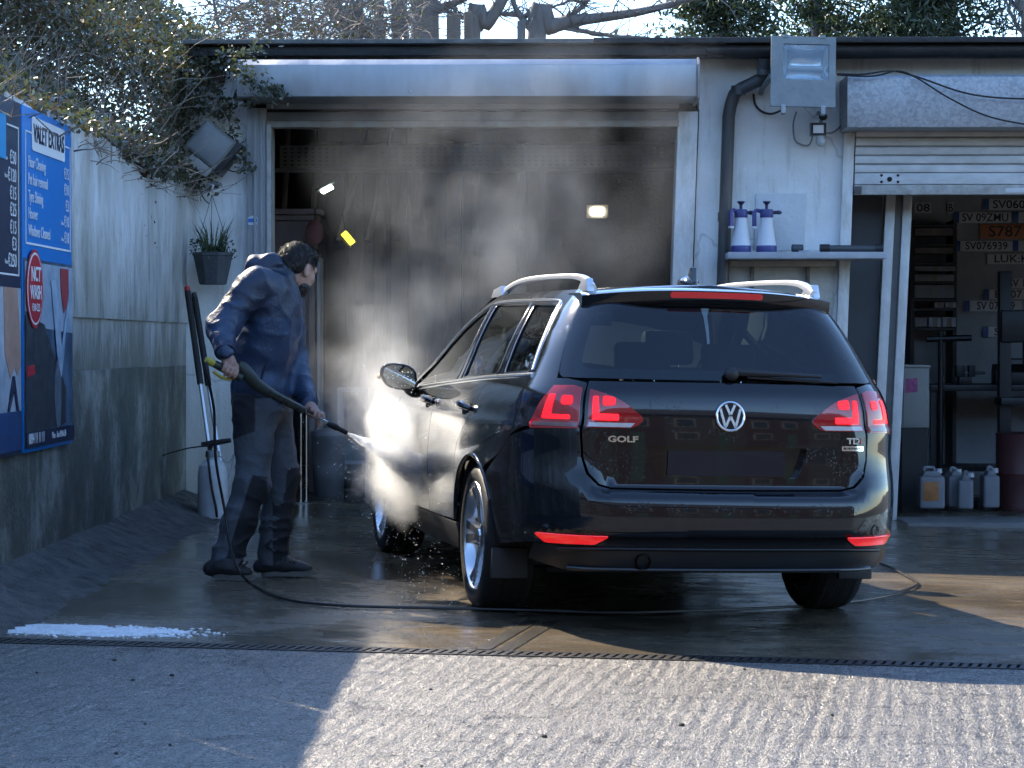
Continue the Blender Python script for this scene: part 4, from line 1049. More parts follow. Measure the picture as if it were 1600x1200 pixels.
# ------------------------------------------------------------------ the person
PD = 11.02
def q(px, py, dy=0.): return (((px-850)/F*PD)-PO.x, dy, H-(py-536)/F*PD-PO.z)      # person-local point at the body's own distance
PO = Vector(((415-850)/F*PD, PD, gz(-1.35)))
per = empty('person', PO); tag(per, 'person in navy hooded jacket and work trousers aiming a pressure washer lance', 'person')
M_SKIN = M('skin', (.42, .235, .17), .5, var=.15, vscale=20, bump=.1, bscale=120)
M_HAIR = M('dark_hair', (.016, .012, .010), .42, bump=.8, bscale=90, stretch=(1, 1, .4))
M_NAVY = M('navy_shell', (.016, .026, .055), .42, var=.3, vscale=9, bump=.35, bscale=26)
M_BLUE = M('blue_shell', (.036, .068, .135), .5, var=.25, vscale=9, bump=.35, bscale=26)
M_TRS = M('grey_trouser', (.115, .128, .145), .75, var=.35, vscale=14, bump=.5, bscale=36)
M_TRB = M('black_panel', (.012, .013, .016), .7, bump=.5, bscale=36)
M_SHOE = M('worn_shoe', (.022, .021, .022), .55, var=.3, vscale=20, bump=.3)
M_SOLE = M('shoe_sole', (.16, .15, .135), .6, var=.3, vscale=25)
def two_tone(name, ca, cb, rough):
    m, t, b = node_mat(name); v = mapping(t); at_ = t.nodes.new('ShaderNodeAttribute'); at_.attribute_name = 'panel'
    k = ramp(t, at_.outputs['Fac'], [(.42, 0.), (.58, 1.)]); n = noise_n(t, v, 10., 4); f = noise_n(t, v, 70., 3)
    c = mix_c(t, k, ca, cb); t.links.new(mix_c(t, ramp(t, n, [(.35, .35), (.65, 0.)]), c, (.01, .011, .013)), b.inputs['Base Color'])
    b.inputs['Roughness'].default_value = rough; bump_n(t, b, math_n(t, 'ADD', n, math_n(t, 'MULTIPLY', f, .35)), .4, .02); return m
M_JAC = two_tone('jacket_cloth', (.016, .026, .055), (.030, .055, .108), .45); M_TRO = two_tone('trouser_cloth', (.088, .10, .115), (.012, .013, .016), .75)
shR, elR, wrR = q(408, 447, -.19), q(357, 512, -.27), q(369, 549, -.40)
shL, elL, wrL = q(440, 445, .17), q(452, 568, .16), q(483, 628, -.06)
hipR, knR, anR = q(400, 640, -.095), q(399, 752, -.115), q(358, 868, -.12)
hipL, knL, anL = q(420, 640, .095), q(436, 748, .10), q(420, 868, .10)
pel, wai, che, nek = q(408, 628), q(412, 575), q(424, 485), q(444, 432)
hd = np.array(q(463, 421, .03)); tilt = math.radians(22)
# head frame: f forward (towards the car, turned a little away), u up, s side to the viewer
fw_ = Vector((.52, .76, -.40)).normalized(); sd_ = Vector((.84, -.54, -.02)); sd_ = (sd_-fw_*sd_.dot(fw_)).normalized(); up_ = sd_.cross(fw_).normalized()
if up_.z < 0: up_ = -up_
def hp(f, s, u): return tuple(Vector(hd)+fw_*f+sd_*s+up_*u)
RH = np.array([list(fw_), list(sd_), list(up_)]).T
def head_fn(G):
    d = sd_ell(G, hp(-.015, 0, .035), (.100, .076, .092), RH)
    d = smin(d, sd_ell(G, hp(.035, 0, -.045), (.062, .058, .072), RH), .04)
    d = smin(d, sd_ell(G, hp(.055, 0, -.088), (.034, .034, .022), RH), .03)
    d = smin(d, sd_cone(G, hp(.084, 0, .008), hp(.106, 0, -.030), .008, .015), .014)
    d = smin(d, sd_cone(G, hp(.078, -.04, .03), hp(.078, .04, .03), .014, .014), .02)
    d = smin(d, sd_cone(G, hp(.086, -.018, -.060), hp(.086, .018, -.060), .009, .009), .010)
    for s in (-1, 1):
        d = smin(d, sd_ell(G, hp(.07, s*.035, -.02), (.022, .022, .02), RH), .02)
        d = smax(d, -sd_ell(G, hp(.094, s*.031, .008), (.016, .018, .010), RH), .012)
        d = smin(d, sd_ell(G, hp(.080, s*.031, .007), (.012, .013, .011), RH), .003)
        e = sd_ell(G, hp(-.012, s*.078, -.012), (.022, .011, .034), RH); e = smax(e, -sd_ell(G, hp(-.006, s*.090, -.010), (.012, .009, .02), RH), .006)
        d = smin(d, e, .008)
    d = smin(d, sd_cone(G, hp(-.03, 0, -.05), nek, .052, .062), .03)
    return d
def hand(G, wr, knuck, grip_dir, curl_to, side, rods):
    pass
def arm_fn(G, pts):
    d = None
    for a, b, r0, r1 in pts:
        e = sd_cone(G, a, b, r0, r1); d = e if d is None else smin(d, e, .02)
    return d
# the lance line, gripped by both hands
lanA = Vector(q(352, 566, -.44)); lanB = Vector(q(520, 663, -.09)); lu = (lanB-lanA).normalized()
gR = lanA+lu*.085; gL = lanA+lu*((Vector(q(497, 641, -.13))-lanA).length-.0)
t_ = (Vector(q(497, 641, -.13))-lanA).dot(lu); gL = lanA+lu*t_
def hand_prims(g, wr, axis, rad, out, thumb_s):
    # palm lies against the bar on the wrist side; fingers wrap round it
    g, wr, axis = Vector(g), Vector(wr), Vector(axis).normalized(); out = Vector(out); o = (out-axis*out.dot(axis)).normalized(); w = axis.cross(o)
    pr = []; R0 = rad+.011
    palm = g+o*(rad+.018)
    pr.append((tuple(wr), tuple(palm-axis*.005), .028, .033)); pr.append((tuple(palm-axis*.030), tuple(palm+axis*.030), .019, .017))
    for i, (off, ln) in enumerate(((-.034, .80), (-.012, 1.), (.011, .98), (.033, .86))):
        prev = palm+axis*off+w*.012; rr = .0098-.0006*(i in (0, 3))
        for a in (.55, 1.25, 1.95, 2.6):
            an = a*ln; p = g+axis*off+(o*math.cos(an)+w*math.sin(an))*R0; pr.append((tuple(prev), tuple(p), rr, rr*.95)); prev = p
    prev = palm+axis*thumb_s*.03-w*.012
    for a in (-.7, -1.4, -2.0):
        p = g+axis*thumb_s*(.035+.008*abs(a))+(o*math.cos(a)+w*math.sin(a))*(R0+.002); pr.append((tuple(prev), tuple(p), .0125, .011)); prev = p
    return pr
hpR = hand_prims(gR, wrR, lu, .019, (Vector(wrR)-gR), 1)
hpL = hand_prims(gL, wrL, lu, .017, (Vector(wrL)-gL), 1)
def hand_fn(pr):
    def f(G):
        d = None
        for i, (a, b, r0, r1) in enumerate(pr):
            e = sd_cone(G, a, b, r0, r1); d = e if d is None else smin(d, e, .006)
        return d
    return f
def inner_fn(G):                                   # the rest of the body inside the clothes
    d = sd_cone(G, pel, che, .09, .10)
    for a, b, r0, r1 in ((che, nek, .08, .055), (che, shR, .07, .055), (che, shL, .07, .055), (shR, elR, .045, .036), (elR, wrR, .036, .026), (shL, elL, .045, .036), (elL, wrL, .036, .026),
                         (pel, hipR, .08, .075), (pel, hipL, .08, .075), (hipR, knR, .07, .048), (knR, anR, .048, .035), (hipL, knL, .07, .048), (knL, anL, .048, .035)):
        d = smin(d, sd_cone(G, a, b, r0, r1), .03)
    return d
def bnd(c, r): return [c[i]-r for i in range(3)], [c[i]+r for i in range(3)]
sdf_mesh('body', [(head_fn, *bnd(hp(-.01, 0, -.02), .20), .0055), (hand_fn(hpR), *bnd(gR, .115), .0042), (hand_fn(hpL), *bnd(gL, .115), .0042),
                  (inner_fn, (-.42, -.50, .03), (.50, .36, 1.56), .02)], [M_SKIN], per, iters=1)
def hair_fn(G):
    d = sd_ell(G, hp(-.018, 0, .045), (.102, .079, .090), RH)
    d = smin(d, sd_ell(G, hp(-.052, 0, -.002), (.058, .070, .066), RH), .03)
    d = smin(d, sd_ell(G, hp(.045, 0, .098), (.052, .055, .036), RH), .03)
    cut = sd_ell(G, hp(.115, 0, -.03), (.085, .12, .115), RH); d = smax(d, -cut, .015)
    for s in (-1, 1): d = smax(d, -sd_ell(G, hp(-.004, s*.085, -.03), (.032, .03, .050), RH), .008)
    d = smax(d, -sd_ell(G, hp(-.05, 0, -.10), (.10, .12, .055), RH), .012)
    return d+.0015*np.sin(G[..., 0]*120)*np.sin(G[..., 1]*110+1)
hair = sdf_mesh('hair', [(hair_fn, *bnd(hp(-.02, 0, .03), .17), .0055)], [M_HAIR], per, iters=2)
b = MB(); rh = random.Random(8); hv = [(v.co.copy(), v.normal.copy()) for v in hair.data.vertices]
for i in range(3800):
    p, nn = rh.choice(hv); g = (-fw_*.55-up_*.55+sd_*rh.uniform(-.4, .4)+Vector((rh.uniform(-.5, .5), rh.uniform(-.5, .5), rh.uniform(-.5, .5)))); g = (g-nn*g.dot(nn)).normalized(); g = (g+nn*rh.uniform(.4, 1.1)).normalized()
    t2 = g.cross(nn).normalized()*.0014; L = rh.uniform(.012, .026); p0 = p-nn*.002; b.add([p0-t2, p0+t2, p0+g*L*.6+t2*.7, p0+g*L*.6-t2*.7, p0+g*L-nn*.002], [(0, 1, 2, 3), (3, 2, 4)])
hs_ = b.build('hair_strands', M_HAIR, hair, smooth=0, recalc=False); hs_['kind'] = 'stuff'
def beard_fn(G):
    d = sd_ell(G, hp(.037, 0, -.060), (.064, .0605, .062), RH); d = smin(d, sd_ell(G, hp(.057, 0, -.090), (.036, .037, .024), RH), .02)
    return smax(d, sd_ell(G, hp(.045, 0, -.095), (.085, .075, .060), RH), .01)
sdf_mesh('beard', [(beard_fn, *bnd(hp(.04, 0, -.08), .12), .006)], [M_HAIR], per, iters=1)
for s in (-1, 1):
    MB().ball(hp(.083, s*.031, .008), .012, 12, 8).build('eye', M('eye_white', (.6, .58, .55), .2), per)
    MB().tube([hp(.094, s*.014, .028), hp(.096, s*.03, .033), hp(.086, s*.048, .028)], .0045, 6).build('eyebrow', M_HAIR, per)
# jacket
hemB, hemF = q(398, 640), q(425, 640)
def jacket_fn(G):
    d = sd_ell(G, q(409, 606), (.146, .19, .20)); d = smin(d, sd_ell(G, q(424, 500), (.150, .225, .22)), .10)
    d = smin(d, sd_cone(G, q(425, 455, -.13), q(430, 455, .13), .098, .098), .07)
    d = smin(d, sd_cone(G, q(412, 550, -.05), q(414, 550, .05), .122, .122), .08)
    d = smax(d, (q(0, 648)[2])-G[..., 2]+.10*(G[..., 0]*.4), .02)
    aR = smin(sd_cone(G, shR, elR, .088, .074), sd_cone(G, elR, wrR, .070, .048), .035)
    aL = smin(sd_cone(G, shL, elL, .086, .072), sd_cone(G, elL, wrL, .068, .046), .035)
    d = smin(d, aR, .03); d = smin(d, aL, .03)
    # stand collar and the hood lying on the back
    d = smin(d, sd_cone(G, q(430, 440), q(449, 428), .092, .080), .04)
    hood = smin(sd_ell(G, q(405, 420), (.085, .125, .055)), sd_ell(G, q(425, 410, -.07), (.07, .05, .045)), .04)
    hood = smin(hood, sd_ell(G, q(425, 410, .07), (.07, .05, .045)), .04)
    hood = smin(hood, sd_cone(G, q(398, 408, -.07), q(398, 408, .07), .03, .03), .03)
    d = smin(d, hood, .018)
    d = smax(d, -sd_cone(G, hp(-.01, 0, -.02), q(446, 430), .075, .066), .015)
    # cuffs left open for the hands
    return d
wv = Vector((.25, .1, 1)).normalized()
def folds(co):
    n1 = mnoise.noise((co.x*7, co.y*7, co.z*9)); n2 = mnoise.noise((co.x*16+3, co.y*16, co.z*26)); n3 = mnoise.noise((co.x*4+5, co.y*5, co.z*5))
    ridge = (1-abs(mnoise.noise((co.x*9+3, co.y*9, co.z*13))))**4
    return .007*n1+.009*(ridge-.35)+.012*n3+.002*n2
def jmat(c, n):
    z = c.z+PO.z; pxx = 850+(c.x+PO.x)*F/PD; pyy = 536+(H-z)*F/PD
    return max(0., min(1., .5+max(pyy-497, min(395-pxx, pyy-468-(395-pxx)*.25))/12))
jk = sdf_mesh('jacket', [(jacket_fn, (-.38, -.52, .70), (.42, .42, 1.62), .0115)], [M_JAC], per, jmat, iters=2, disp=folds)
for (a, b_) in ((elR, wrR), (elL, wrL)):
    a, b_ = Vector(a), Vector(b_); d_ = (b_-a).normalized(); MB().tube([b_-d_*.035, b_-d_*.01, b_+d_*.008, b_+d_*.012], [.050, .052, .050, .040], 18).build('cuff', M_NAVY, jk)
pz = [Vector(q(476+1.0*math.sin(i), 470+12*i, -.0)) for i in range(14)]
MB().tube([Vector(q(404, 628, -.178)), Vector(q(425, 556, -.185))], .005, 6).build('pocket_zip', M_NAVY, jk)
# trousers
def trous_fn(G):
    d = sd_ell(G, q(406, 628), (.138, .18, .13))
    R_ = smin(sd_cone(G, hipR, knR, .105, .082), sd_cone(G, knR, anR, .080, .077), .04)
    L_ = smin(sd_cone(G, hipL, knL, .103, .082), sd_cone(G, knL, anL, .080, .077), .04)
    d = smin(d, R_, .05); d = smin(d, L_, .05)
    return smax(d, .055-G[..., 2], .01)
def tfold(co):
    n1 = mnoise.noise((co.x*6, co.y*6, co.z*8)); n2 = mnoise.noise((co.x*7+3, co.y*7, co.z*13+9)); low = max(0, .45-co.z)
    return .009*n1+(.008+.022*low)*((1-abs(n2))**4-.35)
def tmat(c, n):
    z = c.z+PO.z; pxx = 850+(c.x+PO.x)*F/PD; pyy = 536+(H-z)*F/PD
    if c.y < .02: v = max(min(688-(pxx-360)*.35-pyy, 406-pxx), min(pxx-(402-(pyy-738)*.32), pyy-738-(pxx-400)*.2, 868-pyy, 423-pxx))
    else: v = min(pyy-732, pxx-424)
    return max(0., min(1., .5+v/14))
sdf_mesh('trousers', [(trous_fn, (-.36, -.34, .02), (.34, .34, .98), .0085)], [M_TRO], per, tmat, iters=2, disp=tfold)
def shoe(heel, toe, y, lift=0.):
    h, t = Vector(q(heel[0], heel[1], y)), Vector(q(toe[0], toe[1], y)); gl = gz(-1.4)-PO.z
    def f(G):
        a = (h.x, y, gl+.046+lift); m_ = (h.x+(t.x-h.x)*.45, y, gl+.056+lift*.6); b_ = (t.x-.045, y, gl+.034)
        d = smin(sd_cone(G, a, m_, .038, .042), sd_cone(G, m_, b_, .042, .030), .03)
        d = smin(d, sd_cone(G, (h.x+.05, y, gl+.08+lift), (h.x+.065, y, gl+.135+lift), .044, .042), .03)
        return smax(d, gl+.018+lift*.4-G[..., 2], .004)
    so = sdf_mesh('shoe', [(f, (h.x-.09, y-.09, gl-.01), (t.x+.06, y+.09, gl+.24), .008)], [M_SHOE], per, iters=2)
    n = 28; L = t.x-h.x; b = MB(); ring = []
    for i in range(n):
        a = 2*math.pi*i/n; x = h.x+L*.5+(L*.5-.004)*math.copysign(abs(math.cos(a))**.8, math.cos(a)); w = .041*abs(math.sin(a))**.8*(1.05 if math.cos(a) > 0 else .85)
        ring.append((x, y+math.copysign(w, math.sin(a))))
    def zz(x, k): u = (x-h.x)/L; return gl+.003+k*.024+lift*max(0, 1-u*1.6)+.012*max(0, u-.85)*5
    b.add([(x, yy_, zz(x, k)) for k in (0, 1) for x, yy_ in ring], [(i, (i+1) % n, n+(i+1) % n, n+i) for i in range(n)]+[tuple(range(n)), tuple(range(n, 2*n))]); b.build('sole', M_SOLE, so, smooth=50)
    for k in range(4):
        x = h.x+.105+.022*k; MB().tube([(x, y-.045, gl+.085-.004*k+lift*.6), (x+.006, y, gl+.118-.011*k+lift*.6), (x, y+.045, gl+.085-.004*k+lift*.6)], .004, 6).build('lace', M_TRB, so)
shoe((333, 893), (404, 905), -.125, .012); shoe((402, 892), (490, 898), .085)

# ------------------------------------------------------------------ pressure lance in both hands
M_OLIVE = M('olive_plastic', (.035, .042, .032), .4, var=.2, vscale=20)
lance = empty('pressure_lance', PO+lanA); tag(lance, 'long dark pressure washer lance held across the body, spraying the car', 'pressure washer')
def LL_(p): return Vector(p)-lanA
b = MB(); b.tube([lu*-.03, lu*.0, lu*.04, lu*.13, lu*.16], [.010, .017, .019, .019, .024], 14).build('grip', M_OLIVE, lance)
b = MB(); up0 = Vector((0, 0, 1)); o_ = (up0-lu*up0.dot(lu)).normalized()
b.tube([lu*.12+o_*.052, lu*.14+o_*.05, lu*.19+o_*.028, lu*.25+o_*.006, lu*.31], [.018, .030, .034, .031, .027], 16).build('gun_body', M_OLIVE, lance)
MB().tube([lu*.02-o_*.035, lu*.07-o_*.042, lu*.12-o_*.03], [.006, .008, .006], 8).build('trigger', M('yellow_trigger', (.45, .36, .03), .4), lance)
MB().tube([lu*-.04, lu*-.03, lu*.004], [.012, .0185, .0185], 14).build('end_collar', M('yellow_collar', (.40, .33, .04), .45), lance)
MB().tube([lu*.31, lu*.33, lu*.34, lu*(t_-.07), lu*(t_-.06)], [.028, .028, .022, .019, .017], 16).build('lance_sleeve', M('lance_black', (.04, .044, .036), .28, rvar=.1, vscale=30), lance)
tn = (Vector(q(541, 681, -.05))-lanA).dot(lu)
MB().tube([lu*(t_-.06), lu*(tn-.10)], .0085, 12).build('lance_tube', M_CHROME, lance)
MB().tube([lu*(tn-.12), lu*(tn-.10), lu*(tn-.06), lu*(tn-.05), lu*tn], [.010, .016, .016, .012, .011], 14).build('nozzle', M_RUB, lance)
NOZ = PO+lanA+lu*tn
# ------------------------------------------------------------------ price boards on the wall
SGX = WX+.035
M_SB = M('sign_blue', (.0, .17, .52), .4); M_SN = M('sign_navy', (.012, .022, .055), .4); M_SW = M('sign_white', (.72, .74, .76), .45)
M_SR = M('sign_red', (.42, .02, .035), .4)
def board(y0, y1, z0, z1, label):
    s = empty('price_board', (SGX, y0, 0)); tag(s, label, 'sign', 'price boards on the wall'); return s
def rect(parent, name, y0, y1, z0, z1, lift, mat, ref, r=0.):
    pts = [(y0, z0), (y1, z0), (y1, z1), (y0, z1)]
    if r: pts = rounded(pts, r, 5)
    return MB().prism(pts, lambda y, z: (lift-.003, y-ref, z), lambda y, z: (lift, y-ref, z)).build(name, mat, parent, smooth=0)
def wtext(parent, body_, y, z, size, mat, ref, al='LEFT', sx=1., lift=.004, name='lettering', bold=0.):
    return text(body_, size, mat, parent, frame((lift, y-ref, z), (0, 1, 0), (0, 0, 1)), align=al, sx=sx, ext=.0008, bold=bold, name=name)
A0, A1 = 10.48, 11.58
sg_ = board(A0, A1, .64, 2.25, 'blue price board headed valet extras with a washing picture below')
MB().box(-.03, 0, 0, A1-A0, .64, 2.25).build('panel', M_SB, sg_, bevel=.002)
rect(sg_, 'lower_picture', A0+.02, A1-.01, .66, 1.545, .004, M('picture_teal', (.10, .17, .26), .4, var=.6, vscale=5, col2=(.02, .04, .07)), A0)
rect(sg_, 'title_plate', A0+.19, A1-.18, 2.055, 2.215, .005, M_SW, A0, .02)
wtext(sg_, 'VALET EXTRAS', (A0+A1)/2+.005, 2.135, .118, M_SN, A0, 'CENTER', .86, .007, bold=.002)
zl = 2.135
for a, b_, c, d in ((A0+.06, A0+.068, 1.615, zl), (A1-.05, A1-.042, 1.615, zl), (A0+.06, A1-.042, 1.61, 1.62), (A0+.06, A0+.19, zl-.004, zl+.004), (A1-.18, A1-.042, zl-.004, zl+.004)):
    rect(sg_, 'border_line', a, b_, c, d, .004, M_SW, A0)
rows = [('Floor Cleaning', '', '€15', 1.995), ('Pet hair removal', '', '€10', 1.915), ('Tyre Shining', '', '€3', 1.835), ('Hoover', 'from', '€10', 1.755), ('Windows Cleaned', 'from', '€10', 1.675)]
for a, b_, c, z in rows:
    wtext(sg_, a, A0+.11, z, .078, M_SW, A0, sx=.80); wtext(sg_, c, A1-.085, z, .080, M_SW, A0, 'RIGHT', .85)
    if b_: wtext(sg_, b_, A1-.21, z-.008, .030, M_SW, A0, 'RIGHT', .9)
# picture: a dark car being hosed, in plain shapes
def poly(parent, name, pts, lift, mat, ref):
    return MB().prism(pts, lambda y, z: (lift-.002, y-ref, z), lambda y, z: (lift, y-ref, z)).build(name, mat, parent, smooth=0)
poly(sg_, 'picture_sky', [(A0+.03, 1.53), (A1-.02, 1.53), (A1-.02, 1.20), (A0+.45, 1.22), (A0+.03, 1.30)], .0065, M('picture_pale', (.36, .44, .52), .4, var=.4, vscale=7, col2=(.20, .28, .38)), A0)
poly(sg_, 'picture_car', [(A0+.03, 1.28), (A0+.42, 1.24), (A0+.60, 1.12), (A0+.75, 1.02), (A0+.92, .92), (A0+.92, .75), (A0+.03, .72)], .0085, M('picture_dark', (.018, .024, .032), .35, var=.5, vscale=14, col2=(.06, .075, .09)), A0)
poly(sg_, 'picture_wheel', [(A0+.72+.07*math.cos(a), .90+.17*math.sin(a)) for a in [2*math.pi*i/24 for i in range(24)]], .0105, M('picture_grey', (.17, .21, .26), .4, var=.6, vscale=18), A0)
poly(sg_, 'picture_spray', [(A0+.56, 1.45), (A0+.66, 1.47), (A0+.80, 1.13), (A0+.99, 1.42), (A0+.83, 1.05), (A0+.79, .98), (A0+.70, 1.08)], .012, M('picture_white', (.42, .52, .62), .4, var=.5, vscale=9, col2=(.2, .3, .42)), A0)
poly(sg_, 'picture_lamp', [(A0+.05, 1.04), (A0+.20, 1.05), (A0+.22, 1.005), (A0+.05, .99)], .0105, M_SR, A0)
poly(sg_, 'picture_person', [(A0+.78, 1.52), (A0+.97, 1.52), (A0+.98, 1.36), (A0+.86, 1.30), (A0+.80, 1.40)], .0105, M('picture_red', (.33, .05, .06), .4), A0)
poly(sg_, 'footer', [(A0+.02, .66), (A1-.01, .66), (A1-.01, .735), (A0+.02, .735)], .012, M_SN, A0)
wtext(sg_, '0894 11 11 11', A0+.06, .70, .072, M_SW, A0, sx=.80, lift=.014); wtext(sg_, 'Mon - Sun 8:30-6:30', A0+.56, .70, .046, M_SW, A0, sx=.85, lift=.014)
bc_, bz_ = A0+.20, 1.405
for ry_, rz_, l, m_ in ((.175, .185, .014, M_SR), (.160, .170, .0155, M_SW), (.150, .160, .017, M_SR)):
    poly(sg_, 'badge_disc', [(bc_+ry_*math.cos(a), bz_+rz_*math.sin(a)) for a in [2*math.pi*i/40 for i in range(40)]], l, m_, A0)
wtext(sg_, 'NCT', bc_, bz_+.065, .095, M_SW, A0, 'CENTER', 1., .019, bold=.002); wtext(sg_, 'WASH', bc_, bz_-.02, .09, M_SW, A0, 'CENTER', .9, .019, bold=.002); wtext(sg_, '€18-€25', bc_, bz_-.09, .05, M_SW, A0, 'CENTER', .9, .019)
B0, B1 = 9.36, 10.45
s2 = board(B0, B1, .64, 2.25, 'navy price board with a column of white euro prices, nearest the viewer')
MB().box(-.03, 0, 0, B1-B0, .64, 2.25).build('panel', M_SN, s2, bevel=.002)
rect(s2, 'title_plate', B0+.2, B1-.30, 1.97, 2.17, .005, M('sign_cyan', (.03, .30, .62), .4), B0, .02)
rect(s2, 'border_line', B1-.055, B1-.047, 1.46, 2.13, .004, M_SW, B0); rect(s2, 'border_line', B0+.05, B1-.047, 1.455, 1.463, .004, M_SW, B0); rect(s2, 'border_line', B1-.28, B1-.047, 2.126, 2.134, .004, M_SW, B0)
for p_, z in (('€50', 1.985), ('€120', 1.905), ('€15', 1.825), ('€25', 1.75), ('€15', 1.67), ('€3', 1.595), ('€250', 1.52)):
    wtext(s2, p_, B1-.10, z, .085, M_SW, B0, 'RIGHT', .9)
for z in (1.985, 1.905, 1.52): wtext(s2, 'from', B1-.27, z-.006, .03, M_SW, B0, 'RIGHT', .9)
rect(s2, 'lower_picture', B0+.02, B1-.02, .66, 1.40, .004, M('picture_light', (.42, .47, .52), .4, var=.4, vscale=5, col2=(.2, .25, .32)), B0)
poly(s2, 'picture_hand', [(B1-.36, 1.40), (B1-.10, 1.40), (B1-.06, 1.22), (B1-.03, 1.05), (B1-.10, 1.0), (B1-.16, 1.04), (B1-.24, .99), (B1-.34, 1.10)], .0065, M('picture_skin', (.42, .25, .19), .5, var=.3, vscale=12), B0)
poly(s2, 'picture_brush', [(B1-.20, 1.0), (B1-.16, 1.0), (B1-.08, .84), (B1-.12, .84), (B1-.17, .93), (B1-.26, .84), (B1-.30, .84)], .0085, M_SN, B0)
poly(s2, 'picture_car', [(B0+.02, .84), (B1-.02, .84), (B1-.02, .66), (B0+.02, .66)], .008, M('picture_blue', (.02, .07, .20), .4, var=.5, vscale=9), B0)

# ------------------------------------------------------------------ small sign sticker on the shutter guide
st_ = MB().prism(rounded([(fx(389), fz(352)), (fx(403), fz(352)), (fx(404), fz(340)), (fx(396), fz(337)), (fx(388), fz(341))], .01), lambda x, z: (x, YF-.053, z), lambda x, z: (x, YF-.0505, z)).build('sticker', M('sticker_white', (.55, .62, .7), .4), None, smooth=0)
tag(st_, 'small white and blue sticker on the grey shutter guide', 'sticker')
MB().prism([(fx(389), fz(348)), (fx(403), fz(348)), (fx(403), fz(342)), (fx(389), fz(342))], lambda x, z: (x, YF-.0545, z), lambda x, z: (x, YF-.053, z)).build('sticker_band', M('sticker_blue', (.03, .14, .45), .4), st_, smooth=0)

# ------------------------------------------------------------------ flood lights, sensor, cables
M_HOUS = M('floodlight_grey', (.23, .25, .25), .5, .3, var=.25, vscale=8, bump=.15)
M_CABLE = M('black_cable', (.015, .015, .016), .55)
DFL = 15.02
def fl(px, py, D=DFL): return Vector(((px-850)/F*D, D, H+(536-py)/F*D))
c0 = fl(1253, 116); flo = empty('floodlight', c0); tag(flo, 'large square grey floodlight fixed above the downpipe', 'floodlight')
flo.rotation_euler = (math.radians(-8), math.radians(1.5), 0)
w_, h_ = .215, .235
b = MB(); b.prism([(-w_, -h_), (w_*.97, -h_), (w_, h_), (-w_*.96, h_)], lambda x, z: (x, -.02, z), lambda x, z: (x*.8, .16, z*.7)); b.f.pop(0); b.mi.pop(0); b.build('housing', M_HOUS, flo, bevel=.012)
b = MB()
win = (-.135, .165, -.055, .185)
for x0, x1, z0_, z1_ in ((-w_, win[0], -h_, h_), (win[1], w_*.97, -h_, h_), (win[0], win[1], -h_, win[2]), (win[0], win[1], win[3], h_)): b.box(x0, x1, -.042, -.021, z0_, z1_)
b.build('front_frame', M_HOUS, flo, smooth=0)
def refl(u, v):
    x = win[0]+(win[1]-win[0])*u; z = win[2]+(win[3]-win[2])*v
    return (x, -.018+.10*math.sin(math.pi*v)**.6*math.sin(math.pi*min(1, max(0, u)))**.25, z)
b = MB().grid(refl, 16, 16); b.build('reflector', M('reflector', (.75, .78, .80), .22, 1., var=.15, vscale=20), flo, smooth=60)
MB().box(win[0]+.002, win[1]-.002, -.034, -.030, win[2]+.002, win[3]-.002).build('glass', glass_mat('lamp_glass', (.86, .90, .92), .05), flo, smooth=0)
MB().cyl((-.10, .02, .04), (.13, .02, .04), .016, n=12).build('tube_lamp', M('lamp_tube', (.7, .7, .68), .3), flo)
for x in (-.12, .12): MB().box(x-.02, x+.02, -.047, -.02, h_-.012, h_+.012).build('clip', M_HOUS, flo, bevel=.003)
for x in (-.13, .13): MB().box(x-.015, x+.015, -.045, .0, -h_-.05, -h_+.012).build('bracket', M('bracket_zinc', (.35, .36, .37), .5, .5, var=.4), flo, bevel=.004)
MB().tube([(-.2, .1, 0), (-.23, .3, -.02), (-.23, .47, -.02)], .018, 8).build('arm', M_HOUS, flo); MB().tube([(.2, .1, 0), (.22, .3, -.02), (.22, .47, -.02)], .018, 8).build('arm', M_HOUS, flo)
c1 = fl(1277, 203, 15.3); f2 = empty('small_floodlight', c1); tag(f2, 'small square floodlight with motion sensor hanging below the big one', 'floodlight')
MB().box(-.055, .055, -.0, .05, -.045, .045).build('housing', M_HOUS, f2, bevel=.006)
b = MB()
for x0, x1, z0_, z1_ in ((-.05, -.036, -.04, .04), (.036, .05, -.04, .04), (-.036, .036, -.04, -.028), (-.036, .036, .028, .04)): b.box(x0, x1, -.012, -.001, z0_, z1_)
b.build('bezel', M_RUB, f2, smooth=0); MB().box(-.035, .035, -.006, -.001, -.027, .027).build('led_panel', M('led_panel', (.8, .8, .78), .25), f2, smooth=0)
MB().ball((.018, .0, -.085), .034, 14, 10, sc=(1, .9, 1.05)).cyl((.018, .005, -.10), (.018, .005, -.045), .03, n=14).build('motion_sensor', M('sensor_grey', (.42, .43, .42), .35), f2)
MB().tube([(.02, .03, .045), (.03, .05, .08), (.012, .10, .12), (.02, .2, .12)], .012, 8).build('bracket', M_HOUS, f2); MB().ball((.035, .03, .085), .03, 8, 6, sc=(1, .8, .8)).build('joint', M_RUB, f2)
def cable(name, pts, r, label, mat=M_CABLE, grp='cables on the garage front'):
    o = Vector(pts[0]); b = MB().tube([p-o for p in smooth_path(pts, 6)], r, 6); ob = b.build(name, mat); ob.location = o; tag(ob, label, 'cable', grp); return ob
yc = 15.03
cable('cable', [fl(1306, 117), fl(1345, 118, yc), fl(1390, 113, yc), fl(1430, 122, yc), fl(1500, 146, yc), fl(1560, 155, yc), fl(1640, 157, yc)], .006, 'upper black cable sagging across the zinc shutter box')
